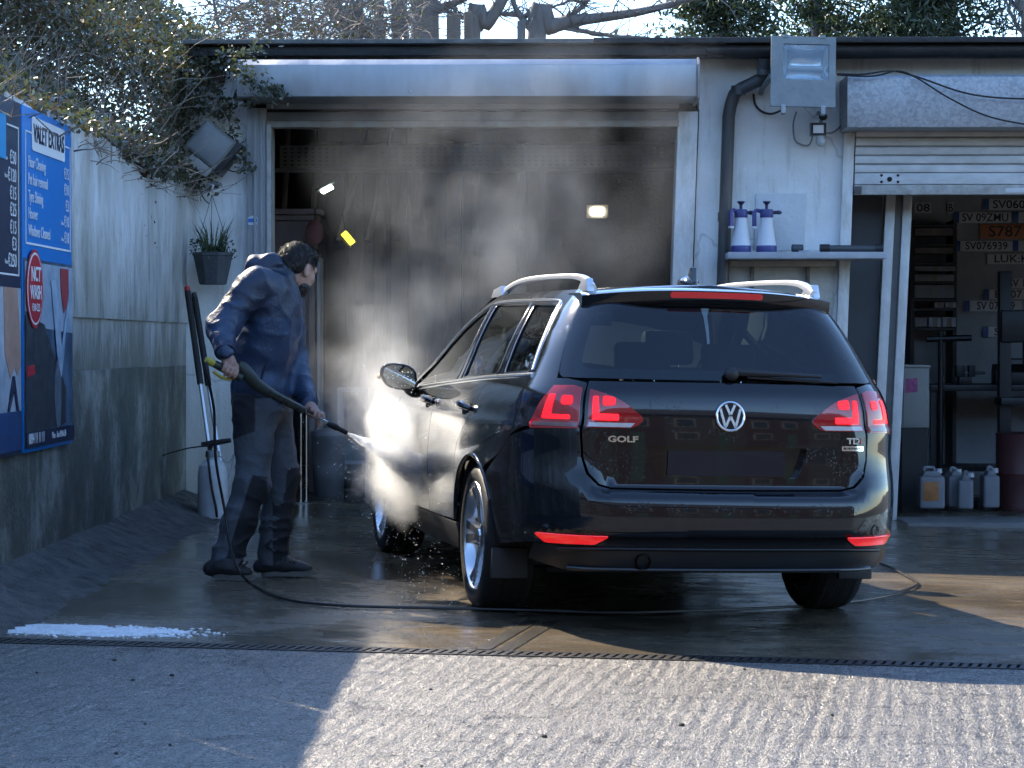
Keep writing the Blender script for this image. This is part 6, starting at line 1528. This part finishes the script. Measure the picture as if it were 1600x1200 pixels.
jerry(1453, 16.75, .185, .30, 'white jerrycan with orange label standing nearest the door post', (.40, .16, .05)); jerry(1488, 16.95, .13, .29, 'plain white jerrycan beside the one with the orange label', rz=.2); jerry(1508, 16.8, .11, .27, 'narrow white jerrycan, third from the door post', rz=-.2); jerry(1545, 17.0, .12, .30, 'bluish jerrycan standing farthest from the door post')
sc_ = empty('oil_drum', (at(1596, 0, 17.3).x, 17.3, gz(3.7)+.0)); tag(sc_, 'dull dark red drum on the workshop floor at the picture edge', 'drum'); MB().lathe([(.0001, 0), (.20, 0), (.205, .02), (.2, .04), (.2, .26), (.207, .28), (.2, .30), (.2, .56), (.205, .58), (.19, .585), (.0001, .58)], 28).build('drum_body', M('drum_red', (.10, .035, .035), .45, var=.4, vscale=5), sc_); MB().cyl((.1, 0, .58), (.1, 0, .60), .03, n=14).build('bung', M_ALLOYD, sc_)
# drill stand and chairs in the middle distance
dsd = empty('drill_stand', (at(1480, 0, 17.9).x, 17.9, gz(3))); tag(dsd, 'dark T shaped stand behind the door post in the workshop', 'stand')
z5 = at(0, 518, 17.9).z-dsd.location.z; MB().tube([(-.06, 0, 0), (-.06, 0, z5)], .022, 10).build('column', M_MACH, dsd); MB().tube([(-.17, 0, z5-.06), (.18, 0, z5-.05)], .025, 10).build('crossbar', M_MACH, dsd); MB().box(-.2, .1, -.15, .15, 0, .03).build('foot', M_MACH, dsd, bevel=.004)

# ------------------------------------------------------------------ foam, stones
fm0 = on_ground(130, 988); b = MB(); rf = random.Random(2)
def foamf(u, v):
    x = -.40+.80*u; y = -.16+.32*v; p = Vector((x, y, 0)); e = (x/.40)**2+(y/.15)**2
    n = .8*mnoise.noise((x*6, y*16, 2))+.35*mnoise.noise((x*17, y*40, 5)); edge = 1-e+1.1*n; h = max(0, min(1, edge*1.3))
    wx_ = fm0.x+x; return (x, y, gz(wx_)-fm0.z+(-.002+.012*h*(.9+.5*n) if h > 0 else -.012))
b.grid(foamf, 170, 70)
for i in range(520):
    a = rf.uniform(0, 6.283); k = rf.gauss(1.0, .16); x, y = .40*k*math.cos(a)*1.02, .15*k*math.sin(a); r = rf.choice((.002, .003, .004, .005, .008))
    b.ball((x, y, gz(fm0.x+x)-fm0.z+r*.15), r, 7, 5, sc=(1.2, 1, .6))
fo = b.build('foam', M('soap_foam', (.80, .82, .85), .6, bump=.6, bscale=120, var=.15, vscale=30), smooth=60); fo.location = fm0; tag(fo, 'patch of white soap foam lying by the drain', 'foam', kind='stuff')
b = MB(); rp = random.Random(9)
for i in range(45):
    x = rp.uniform(-2.2, 2.6); y = rp.uniform(5.8, 8.4); r = rp.choice((.003, .004, .004, .005, .006, .009))*rp.uniform(.7, 1.3)
    b.ball((x, y, gz(x)+r*.3), r, 6, 4, sc=(rp.uniform(.8, 1.5), 1, .7), mat=Matrix.Rotation(rp.uniform(0, 3), 3, 'Z'))
gv = b.build('gravel', M('dark_grit', (.03, .029, .027), .8)); tag(gv, 'dark grit scattered over the dry concrete', 'grit', kind='stuff')
# ------------------------------------------------------------------ leaves, twigs, trees
def leaf_mat(name, c1, c2, rough=.34, c3=None):
    m, t, b = node_mat(name); v = mapping(t)
    n = noise_n(t, v, 23., 2); n2 = noise_n(t, v, 90., 1)
    f = math_n(t, 'ADD', math_n(t, 'MULTIPLY', n, .5), math_n(t, 'MULTIPLY', n2, .5))
    t.links.new(ramp(t, f, [(.36, c1), (.62, c2)]+([(.72, c3)] if c3 else [])), b.inputs['Base Color'])
    b.inputs['Roughness'].default_value = rough; b.inputs['Specular IOR Level'].default_value = .6
    tr = t.nodes.new('ShaderNodeBsdfTranslucent'); tr.inputs[0].default_value = (c2[0]*1.6, c2[1]*1.9, c2[2]*.9, 1)
    mx = t.nodes.new('ShaderNodeMixShader'); mx.inputs[0].default_value = .14; out = t.nodes['Material Output']
    t.links.new(b.outputs[0], mx.inputs[1]); t.links.new(tr.outputs[0], mx.inputs[2]); t.links.new(mx.outputs[0], out.inputs[0]); return m
M_LEAF = leaf_mat('bramble_leaf', (.046, .056, .038), (.098, .102, .066), .20, (.22, .19, .13))
M_LEAFB = leaf_mat('dry_leaf', (.06, .036, .022), (.13, .085, .05), .45)
M_CON = leaf_mat('conifer_needle', (.020, .036, .020), (.050, .068, .032), .5, (.085, .095, .04))
M_TWIG = M('twig', (.27, .22, .175), .7, var=.4, vscale=20)
M_BARK = M('bark', (.23, .20, .18), .85, var=.45, vscale=7, stretch=(1, 1, .25), bump=1., bscale=22)
M_BARKW = M('pale_timber', (.22, .17, .13), .8, var=.35, vscale=9, stretch=(1, 1, .2), bump=.5)
RS = np.random.RandomState(21)
def leaves_mesh(name, C, size, mat, parent, up=.5, asp=.55, origin=(0, 0, 0), smin_=.6, smax_=1.3):
    n = len(C); C = np.asarray(C)-np.array(origin)
    nr = RS.normal(size=(n, 3)); nr[:, 2] += up; nr /= np.linalg.norm(nr, axis=1)[:, None]
    a = RS.normal(size=(n, 3)); u = a-nr*np.sum(a*nr, 1)[:, None]; u /= np.linalg.norm(u, axis=1)[:, None]; w = np.cross(nr, u)
    s = size*RS.uniform(smin_, smax_, n)[:, None]
    fold = nr*s*.18
    V = np.stack([C-u*s, C-u*s*.1+w*s*asp+fold, C+u*s, C-u*s*.1-w*s*asp+fold], 1).reshape(-1, 3)
    me = bpy.data.meshes.new(name); me.vertices.add(4*n); me.vertices.foreach_set('co', V.astype(np.float32).ravel())
    k = np.arange(n)*4; idx = np.stack([k, k+1, k+2, k, k+2, k+3], 1).ravel()
    me.loops.add(6*n); me.loops.foreach_set('vertex_index', idx.astype(np.int32)); me.polygons.add(2*n)
    me.polygons.foreach_set('loop_start', (np.arange(2*n)*3).astype(np.int32)); me.update(calc_edges=True); me.validate(); me.materials.append(mat)
    o = bpy.data.objects.new(name, me); o['kind'] = 'stuff'; return link(o, parent)
def twigs_mesh(name, starts, dirs, lens, r0, mat, parent, origin=(0, 0, 0), bend=.35, seg=4, n=4):
    b = MB(); rt = random.Random(4); o = Vector(origin)
    for p, d, L in zip(starts, dirs, lens):
        p = Vector(p)-o; d = Vector(d).normalized(); pts = [p]
        for k in range(seg):
            d = (d+Vector((rt.uniform(-1, 1), rt.uniform(-1, 1), rt.uniform(-1, 1)))*bend).normalized(); pts.append(pts[-1]+d*L/seg)
        r = r0*rt.uniform(.6, 1.3); b.tube(pts, [r*(1-.75*k/seg) for k in range(seg+1)], n, cap=False)
    ob = b.build(name, mat, parent, smooth=60, recalc=False); ob['kind'] = 'stuff'; return ob
def htop(X, Y):
    k = np.clip((-X-2.40)/1.1, 0, 1.6); base = 2.16+.80*k+.10*np.clip((Y-10)/5, 0, 1)
    return base
def hedge(y0, y1, n, label, seed, drape, xs=-2.50, dz=0., deep=2.4, fill=.20, rise=None):
    rs = np.random.RandomState(seed); o = (-3.4, (y0+y1)/2, 0); h = empty('bramble_bush', o); tag(h, label, 'bush', 'bushes over the wall')
    pts = []
    N_ = n*3
    X = xs-rs.uniform(0, 1, N_)**1.3*deep; Y = rs.uniform(y0, y1, N_); T = htop(X, Y)+dz
    if rise is not None: u_ = np.clip((Y-rise)/.9, 0, 1); T = T+.75*u_*u_*(3-2*u_)
    nz = np.array([mnoise.noise((x*1.6, y*1.6, seed))+.5*mnoise.noise((x*4.2, y*4.2, seed+3)) for x, y in zip(X, Y)])
    Z = T+.30*nz*np.clip((-X-2.2)/.9, .25, 1.)-np.abs(rs.normal(0, fill, N_))
    cl = np.array([mnoise.noise((x*3.1, y*3.1, z*3.1)) for x, y, z in zip(X, Y, Z)])
    keep = (cl+rs.uniform(-.25, .25, N_) > -.22) & (Z > 1.6)
    P_ = np.stack([X, Y, Z], 1)[keep][:n]
    m = int(n*.34*drape)
    Xd = -2.36-rs.uniform(-.06, .22, m); Yd = rs.uniform(y0, y1, m)
    dr = np.array([.20+.22*mnoise.noise((y*2.1, seed, 1)) for y in Yd])*drape; Zd = 2.32-rs.uniform(0, 1, m)*np.maximum(dr, .02)+rs.normal(0, .03, m)
    P_ = np.concatenate([P_, np.stack([Xd, Yd, Zd], 1)])
    sel = rs.uniform(size=len(P_)) < .30
    leaves_mesh('leaves', P_[~sel], .0215, M_LEAF, h, origin=o); leaves_mesh('dry_leaves', P_[sel], .021, M_LEAFB, h, origin=o)
    k = 700; hi_ = np.where(P_[:, 2] > 2.25)[0]; ii = hi_[rs.randint(0, len(hi_), k)]; S = P_[ii]-np.array([.0, 0, .15]); D_ = rs.normal(size=(k, 3)); D_[:, 2] = np.abs(D_[:, 2])*.8+.1; D_[:, 0] += .05
    twigs_mesh('twigs', S, D_, rs.uniform(.2, .75, k), .0042, M_TWIG, h, origin=o)
    b = MB(); rr = random.Random(seed)
    for i in range(7 if dz == 0 else 0):
        y = y0+(y1-y0)*(i+.5)/7; p = Vector((-3.0-rr.uniform(0, .8), y, -.4)); q_ = Vector((-3.0-rr.uniform(0, 1.2), y+rr.uniform(-.4, .4), 2.2)); e_ = q_+Vector((rr.uniform(-.3, .6), rr.uniform(-.4, .4), .7))
        b.tube([v-Vector(o) for v in smooth_path([p, (p+q_)/2+Vector((.1, .05, 0)), q_, e_], 4)], [.03-.0018*k2 for k2 in range(13)], 6)
    if dz == 0: b.build('stems', M_BARK, h)
    # dark leafy inside
    N2 = n//3; X = xs-.15-rs.uniform(0, deep-.2, N2); Y = rs.uniform(y0, y1, N2); Z = rs.uniform(1.5, 1., N2)+htop(X, Y)+dz-1.45; leaves_mesh('inner_leaves', np.stack([X, Y, Z], 1), .03, M_LEAF, h, origin=o)
hedge(8.9, 11.2, 10000, 'dense bramble bush just over the wall above the price boards', 3, .04, dz=.02)
hedge(11.1, 13.6, 16000, 'dense bramble bush over the middle of the pale wall', 8, .2, dz=.06)
hedge(13.4, 16.2, 26000, 'dense bramble bush spilling over the wall end beside the garage', 13, .5, xs=-2.44, fill=.40, rise=14.0)
hedge(13.5, 18.5, 26000, 'taller bramble thicket standing behind the wall bushes', 17, 0., xs=-3.3, dz=.80, deep=3.0, fill=.55)
hedge(16.3, 20.5, 20000, 'far bramble thicket behind the garage corner', 23, 0., xs=-2.6, dz=1.15, deep=2.6, fill=.6)
# ivy creeping over the garage corner
iv = empty('ivy', (-2.3, 15.4, 2.6)); tag(iv, 'ivy creeping over the garage corner and hanging beside the old lamp', 'ivy')
rs = np.random.RandomState(5); o = tuple(iv.location); pts = []
stems = [[(300, 60), (320, 90), (345, 105), (375, 110), (395, 128), (425, 142), (440, 150)], [(290, 90), (300, 130), (318, 165), (345, 175), (372, 160), (400, 152)], [(285, 120), (292, 170), (300, 215), (318, 250), (330, 290)], [(300, 80), (340, 85), (370, 88), (410, 76)], [(280, 180), (275, 220), (268, 260), (262, 300)], [(318, 120), (340, 150), (358, 190), (372, 230), (384, 262)], [(295, 150), (310, 190), (300, 230), (290, 262)]]
sb = MB()
for st in stems:
    path = smooth_path([at(x, y, 15.36 if x < 368 or y > 155 else 14.94) for x, y in st], 6); sb.tube([p-Vector(o) for p in path], [.007-.004*i/len(path) for i in range(len(path))], 5)
    for p in path:
        for _ in range(10 if st[0][1] < 130 else 6): pts.append(np.array(p)+rs.normal(0, .035, 3)*np.array([1, .5, 1])-np.array([0, .03, 0]))
sb.build('stems', M_TWIG, iv, recalc=False)
for _ in range(1700):
    x = rs.uniform(250, 395); y = rs.uniform(40, 275); e = ((x-275)/66)**2+((y-95)/105)**2
    if e+rs.uniform(-.35, .35) < 1.0: pts.append(np.array(at(x, y, 15.36-rs.uniform(0, .14))))
leaves_mesh('leaves', np.array(pts), .0215, M_LEAF, iv, up=.2, origin=o)
# tangle of bare twigs behind the roof edge
tg_ = empty('twig_tangle', (-2.6, 18.5, 2.9)); tag(tg_, 'tangle of pale bare twigs behind the roof beside the brambles', 'brushwood')
rs = np.random.RandomState(9); k = 900; px_ = 330+rs.uniform(0, 1, k)**1.25*330; D_ = rs.uniform(17.5, 21, k); py_ = rs.uniform(-5, 78, k)
S = np.stack([(px_-850)/F*D_, D_, H+(536-py_)/F*D_], 1); dd = rs.normal(size=(k, 3)); dd[:, 2] = dd[:, 2]*.6+.1; dd[:, 0] *= 1.3
twigs_mesh('twigs', S, dd, rs.uniform(.25, .9, k), .0055, M_TWIG, tg_, origin=tg_.location, bend=.45, seg=5)
lf = S[rs.uniform(size=k) < .55]; leaves_mesh('leaves', np.concatenate([lf+rs.normal(0, .08, lf.shape), lf+rs.normal(0, .1, lf.shape)]), .024, M_LEAF, tg_, origin=tg_.location)
b = MB()
for i in range(7):
    p = at(350+45*i, 90, 19); p.z = 2.0; e = at(350+45*i+rs.uniform(-60, 80), -40, 19.5); b.tube([v-tg_.location for v in smooth_path([p, (p+e)/2+Vector((.1, 0, .05)), e], 4)], [.03-.0025*j for j in range(9)], 6)
b.build('stems', M_BARK, tg_)
# bare trees
def limb(b, path, r0, r1, n=10):
    pts = smooth_path(path, 6); b.tube(pts, [r0+(r1-r0)*i/(len(pts)-1) for i in range(len(pts))], n)
    return pts
def bare_tree(name, label, base, trunk, limbs, r, seed, twn=140, tl=.9):
    t = empty(name, base); tag(t, label, 'tree', 'bare trees behind the garage'); o = Vector(base); b = MB()
    tp = limb(b, [Vector(p)-o for p in trunk], r, r*.55, 14); b.build('trunk', M_BARK, t, smooth=60)
    rr = random.Random(seed); st, dr, ln = [], [], []
    for path, r0 in limbs:
        b = MB(); pts = limb(b, [Vector(p)-o for p in path], r0, r0*.3, 8); b.build('branch', M_BARK, t, smooth=60)
        for _ in range(twn//max(1, len(limbs))):
            i = rr.randint(1, len(pts)-2); d = (pts[i+1]-pts[i]).normalized()
            st.append(pts[i]); dr.append(d*.7+Vector((rr.uniform(-1, 1), rr.uniform(-1, 1), rr.uniform(-.5, 1)))); ln.append(rr.uniform(.25, 1)*tl)
    if st: twigs_mesh('twigs', st, dr, ln, .008, M_BARK, t, bend=.3, seg=5)
    return t
D_ = 21.5
def a2(px, py, D=D_): return at(px, py, D)
def foot(px, D=D_): p = at(px, 70, D); return Vector((p.x, D, -.4))
bare_tree('bare_tree', 'thick grey bare trunk rising behind the middle of the roof', foot(665), [foot(665), a2(664, 70), a2(663, 0), a2(660, -130), a2(668, -260)],
          [([a2(675, 18), a2(705, 8), a2(745, -10), a2(800, -40)], .05), ([a2(655, 35), a2(640, 30), a2(628, 28)], .03), ([a2(664, -120), a2(610, -190), a2(560, -300)], .08), ([a2(664, -110), a2(740, -190), a2(820, -280)], .08), ([a2(664, -150), a2(700, -260), a2(700, -380)], .07)], .155, 1)
bare_tree('bare_tree', 'leaning brown bare tree crossing behind the roof beside the brambles', foot(560, 20), [foot(560, 20), a2(548, 78, 20), a2(535, 40, 20), a2(515, 0, 20), a2(490, -80, 20)],
          [([a2(600, 78, 20), a2(570, 45, 20), a2(530, 15, 20), a2(500, -20, 20)], .06), ([a2(520, 10, 20), a2(560, -30, 20), a2(590, -90, 20)], .04)], .09, 2)
bare_tree('bare_tree', 'bare tree with a long limb reaching over the roof towards the conifers', foot(835), [foot(835), a2(838, 72), a2(860, 45), a2(880, 38), a2(920, 30)],
          [([a2(880, 36), a2(930, 30), a2(1000, 20), a2(1060, 5), a2(1130, -20)], .06), ([a2(870, 42), a2(910, 50), a2(960, 58), a2(1010, 60)], .03), ([a2(872, 36), a2(900, 20), a2(920, 0), a2(935, -30)], .03), ([a2(845, 62), a2(815, 30), a2(800, 0), a2(790, -40)], .04)], .10, 3, 120, .7)
bare_tree('bare_tree', 'slanting bare stem just right of the thick grey trunk', foot(735), [foot(735), a2(738, 72), a2(760, 40), a2(785, 0), a2(810, -60)],
          [([a2(755, 48), a2(725, 30), a2(700, 22)], .025), ([a2(770, 20), a2(820, 26), a2(870, 10), a2(900, 0)], .022)], .085, 4, 90, .6)
# old fence stakes
stl = ['pale timber stake behind the roof just left of the thick trunk', 'brown timber stake beside the leaning bare tree', 'short brown stake left of the pale stake', 'narrow brown stake between the leaning tree and thick trunk', 'short timber stake right of the slanting stem', 'second short stake right of the slanting stem', 'lone square stake under the long bare limb']
for i, (x0, x1, yt, m_) in enumerate(((612, 636, -30, M_BARKW), (585, 600, -20, M_BARK), (592, 603, 27, M_BARK), (556, 568, -40, M_BARK), (698, 720, 24, M_BARKW), (725, 738, 20, M_BARKW), (808, 821, 34, M_BARK))):
    D5 = 19.6+.1*i; p = at((x0+x1)/2, 70, D5); e = empty('timber_stake', (p.x, D5, -.4)); tag(e, stl[i], 'stake', 'timber stakes behind the roof'); w = (x1-x0)/F*D5/2; ht_ = at(0, yt, D5).z+.4
    MB().box(-w, w, -w*.8, w*.8, 0, ht_).build('post', m_, e, bevel=.012); MB().box(-w*1.0, w*1.0, -w*.9, -w*.81, ht_*.55, ht_*.58).build('wire_band', M_TWIG, e, smooth=0)
# conifers
def conifer(px, D, h, spread, n, label, seed):
    p = at(px, 70, D); base = (p.x, D, -.4); t = empty('conifer', base); tag(t, label, 'tree', 'conifers behind the garage'); rs = np.random.RandomState(seed)
    MB().tube([(0, 0, 0), (.05, 0, h*.5), (0, .05, h)], [.16, .09, .02], 10).build('trunk', M_BARK, t)
    C = []; b = MB(); nb = 46
    for i in range(nb):
        z = 2.4+(h-2.4)*(i/nb)**.9; a = rs.uniform(0, 6.283); L = spread*(1-.75*(z/h)**1.4)*rs.uniform(.55, 1.15); d = np.array([math.cos(a), math.sin(a), rs.uniform(.0, .35)])
        b.tube([(0, 0, z), tuple(d*L*.5+np.array([0, 0, z-.05])), tuple(d*L+np.array([0, 0, z+.1]))], [.035, .022, .006], 5)
        for k in range(n//nb):
            u = rs.uniform(.25, 1.05); c = d*L*u+np.array([0, 0, z])+rs.normal(0, .16, 3)*np.array([1, 1, .55])*(0.5+u*.7); C.append(c)
    b.build('branches', M_BARK, t); C = np.array(C)
    keep = np.array([mnoise.noise((c[0]*2.6+seed, c[1]*2.6, c[2]*2.6)) > -.22 for c in C]); C = C[keep]
    X = np.repeat(C, 5, 0)+RS.normal(0, .075, (len(C)*5, 3)); leaves_mesh('crown', X, .050, M_CON, t, up=.3, asp=.26)
conifer(1130, 25, 5.4, 1.9, 6500, 'low rounded conifer left of the big floodlight', 1)
conifer(1270, 26.5, 8.0, 2.7, 10500, 'tall dark conifer rising behind the big floodlight', 2)
conifer(1420, 25.5, 6.6, 2.4, 9000, 'dark spreading conifer behind the zinc shutter box', 3)
conifer(1060, 28, 4.9, 1.1, 1500, 'small distant conifer beyond the long bare limb', 4)
bare_tree('bare_tree', 'fine bare shrub at the picture edge beyond the conifers', foot(1600, 24), [foot(1600, 24), a2(1598, 70, 24), a2(1590, 20, 24), a2(1596, -40, 24)],
          [([a2(1597, 60, 24), a2(1575, 25, 24), a2(1560, -20, 24)], .02), ([a2(1595, 50, 24), a2(1620, 20, 24), a2(1640, -30, 24)], .02), ([a2(1592, 30, 24), a2(1580, -5, 24), a2(1585, -50, 24)], .015)], .05, 6, 150, .5)
# ------------------------------------------------------------------ spray and drifting mist
def vol_mat(name, build, aniso=.55, col=(.96, .98, 1.), step=1.):
    m = bpy.data.materials.new(name); m.use_nodes = True; t = m.node_tree; t.nodes.clear()
    out = t.nodes.new('ShaderNodeOutputMaterial'); v = t.nodes.new('ShaderNodeVolumePrincipled')
    v.inputs['Color'].default_value = (*col, 1); v.inputs['Anisotropy'].default_value = aniso
    t.links.new(build(t), v.inputs['Density']); t.links.new(v.outputs[0], out.inputs['Volume']); m.cycles.volume_step_rate = step; return m
def blob(t, pos, c, r, p=1.):                                 # soft ellipsoid 0..1
    s = t.nodes.new('ShaderNodeVectorMath'); s.operation = 'SUBTRACT'; t.links.new(pos, s.inputs[0]); s.inputs[1].default_value = tuple(c)
    d = t.nodes.new('ShaderNodeVectorMath'); d.operation = 'DIVIDE'; t.links.new(s.outputs[0], d.inputs[0]); d.inputs[1].default_value = tuple(r)
    l = t.nodes.new('ShaderNodeVectorMath'); l.operation = 'LENGTH'; t.links.new(d.outputs[0], l.inputs[0])
    k = math_n(t, 'SUBTRACT', 1., l.outputs['Value'], True); return math_n(t, 'POWER', k, p)
def warp(t, pos, scale, amt):                                  # ragged coordinates, so that no puff is round
    n = t.nodes.new('ShaderNodeTexNoise'); n.inputs['Scale'].default_value = scale; n.inputs['Detail'].default_value = 2; t.links.new(pos, n.inputs['Vector'])
    s = t.nodes.new('ShaderNodeVectorMath'); s.operation = 'SUBTRACT'; t.links.new(n.outputs[1], s.inputs[0]); s.inputs[1].default_value = (.5, .5, .5)
    m = t.nodes.new('ShaderNodeVectorMath'); m.operation = 'MULTIPLY_ADD'; t.links.new(s.outputs[0], m.inputs[0]); m.inputs[1].default_value = amt; t.links.new(pos, m.inputs[2]); return m.outputs[0]
def domain(name, lo, hi, mat, label):
    lo, hi = Vector(lo), Vector(hi); c = (lo+hi)/2; d = (hi-lo)/2
    o = MB().box(-d.x, d.x, -d.y, d.y, -d.z, d.z).build(name, mat, smooth=0); o.location = c; tag(o, label, 'mist', kind='stuff'); return c
# dense burst where the jet meets the car, hugging the side of the car
HIT = NOZ+lu*.42
lo1, hi1 = Vector((-1.32, 10.9, .06)), Vector((-.42, 12.95, 1.36)); c1_ = (lo1+hi1)/2
def burst(t):
    tc = t.nodes.new('ShaderNodeTexCoord'); pos = tc.outputs['Object']
    n = noise_n(t, pos, 6., 4, .7); pos = warp(t, pos, 3.4, (.42, .5, .55))
    a = blob(t, pos, Vector((-.73, 11.42, .57))-c1_, (.20, .58, .33), 1.3); b_ = blob(t, pos, Vector((-.92, 12.35, .78))-c1_, (.40, .60, .62), 1.5); c_ = blob(t, pos, HIT+lu*.10-c1_, (.17, .24, .12), 1.2)
    a2_ = blob(t, pos, Vector((-.80, 11.6, .86))-c1_, (.17, .55, .34), 1.4)
    d = math_n(t, 'ADD', math_n(t, 'ADD', math_n(t, 'MULTIPLY', a, 30.), math_n(t, 'MULTIPLY', b_, 3.5)), math_n(t, 'ADD', math_n(t, 'MULTIPLY', c_, 45.), math_n(t, 'MULTIPLY', a2_, 2.5)))
    return math_n(t, 'MULTIPLY', d, ramp(t, n, [(.38, .04), (.62, 1.)]))
domain('spray_burst', lo1, hi1, vol_mat('spray_burst', burst, .6, step=.30), 'bright burst of water spray against the side of the car')
# jet cone: a closed tapering shape, thin at the nozzle
jt = MB().tube([Vector((0, 0, 0)), lu*.05, lu*.16, lu*.30, lu*.44], [.004, .010, .028, .058, .085], 16).build('spray_jet', vol_mat('spray_jet', lambda t: math_n(t, 'MULTIPLY', ramp(t, noise_n(t, mapping(t), 16., 3), [(.35, .3), (.65, 1.)]), 45.), .5)); jt.location = NOZ; tag(jt, 'white jet of water fanning out from the lance nozzle', 'water jet', kind='stuff')
# wide mist drifting up in front of the bay
lo2, hi2 = Vector((-1.8, 11.4, .02)), Vector((1.15, 15.9, 3.0)); c2_ = (lo2+hi2)/2
def plume(t):
    tc = t.nodes.new('ShaderNodeTexCoord'); pos = tc.outputs['Object']
    n = noise_n(t, pos, 1.7, 4, .66); pos = warp(t, pos, 1.1, (1.1, 1.1, 1.1))
    a = blob(t, pos, Vector((-.62, 13.2, 1.1))-c2_, (1.0, 1.9, 1.15), 1.); b_ = blob(t, pos, Vector((-.25, 14.0, 2.0))-c2_, (1.35, 2.0, 1.15), 1.); e = blob(t, pos, Vector((.1, 14.2, 1.9))-c2_, (1.5, 1.8, 1.6), .8)
    d = math_n(t, 'ADD', math_n(t, 'ADD', math_n(t, 'MULTIPLY', a, .27), math_n(t, 'MULTIPLY', b_, .17)), math_n(t, 'MULTIPLY', e, .05))
    k = ramp(t, n, [(.45, .03), (.63, 1.)]); return math_n(t, 'MULTIPLY', d, k)
domain('mist_cloud', lo2, hi2, vol_mat('mist_cloud', plume, .45, (.88, .94, 1.), step=.55), 'thin grey mist drifting up in front of the wash bay')
# flying droplets
b = MB(); rd = random.Random(6)
for i in range(420):
    k = rd.random(); p = HIT+Vector((rd.gauss(.02, .22), rd.gauss(-.02, .22), rd.gauss(-.05, .26))); r = rd.choice((.0012, .0016, .002, .0028))
    if p.z > gz(p.x)+.02: b.ball(p-HIT, r, 6, 4)
def streak(p, d, L, r):
    d = d.normalized(); u = d.orthogonal().normalized(); w = d.cross(u)
    b.add([p-d*L, p+u*r, p+w*r, p-u*r, p-w*r, p+d*L], [(0, 1, 2), (0, 2, 3), (0, 3, 4), (0, 4, 1), (5, 2, 1), (5, 3, 2), (5, 4, 3), (5, 1, 4)])
e1 = lu.orthogonal().normalized(); e2 = lu.cross(e1)
for i in range(2600):                                       # the fan itself
    k = rd.random()**.8; a = rd.uniform(0, 6.283); sp = rd.random()**.6*.20*(k+.03)
    d = lu+(e1*math.cos(a)+e2*math.sin(a))*sp/(k+.03)*.9; p = NOZ-HIT+lu*(.52*k)+(e1*math.cos(a)+e2*math.sin(a))*sp*.52
    streak(p, d, rd.uniform(.004, .012), rd.uniform(.0006, .0014))
for i in range(2000):                                       # bounce off the panel
    d = Vector((rd.gauss(-.35, .5), rd.gauss(.1, .7), rd.gauss(.25, .6))); k = rd.random()**1.5*.50; p = lu*.06+d.normalized()*k
    if (p+HIT).z > gz((p+HIT).x)+.03: streak(p, d+Vector((0, 0, -.4)), rd.uniform(.002, .007), rd.uniform(.0006, .0015))
for i in range(160):
    p = on_ground(rd.uniform(620, 740), rd.uniform(880, 960)); b.ball(p-HIT+Vector((0, 0, rd.uniform(.02, .35)*rd.random())), rd.choice((.0015, .002, .003)), 6, 4)
wd = bpy.data.materials.new('water_drop'); wd.use_nodes = True; tt = wd.node_tree; pb = tt.nodes['Principled BSDF']; pb.inputs['Base Color'].default_value = (.9, .93, .95, 1); pb.inputs['Roughness'].default_value = .15
tl_ = tt.nodes.new('ShaderNodeBsdfTranslucent'); tl_.inputs[0].default_value = (.95, .97, 1, 1); mx_ = tt.nodes.new('ShaderNodeMixShader'); mx_.inputs[0].default_value = .75; tt.links.new(pb.outputs[0], mx_.inputs[1]); tt.links.new(tl_.outputs[0], mx_.inputs[2]); tt.links.new(mx_.outputs[0], tt.nodes['Material Output'].inputs[0])
dp_ = b.build('water_drops', wd); dp_.location = HIT; tag(dp_, 'tiny bright water drops flying off the car side', 'water drops', kind='stuff')
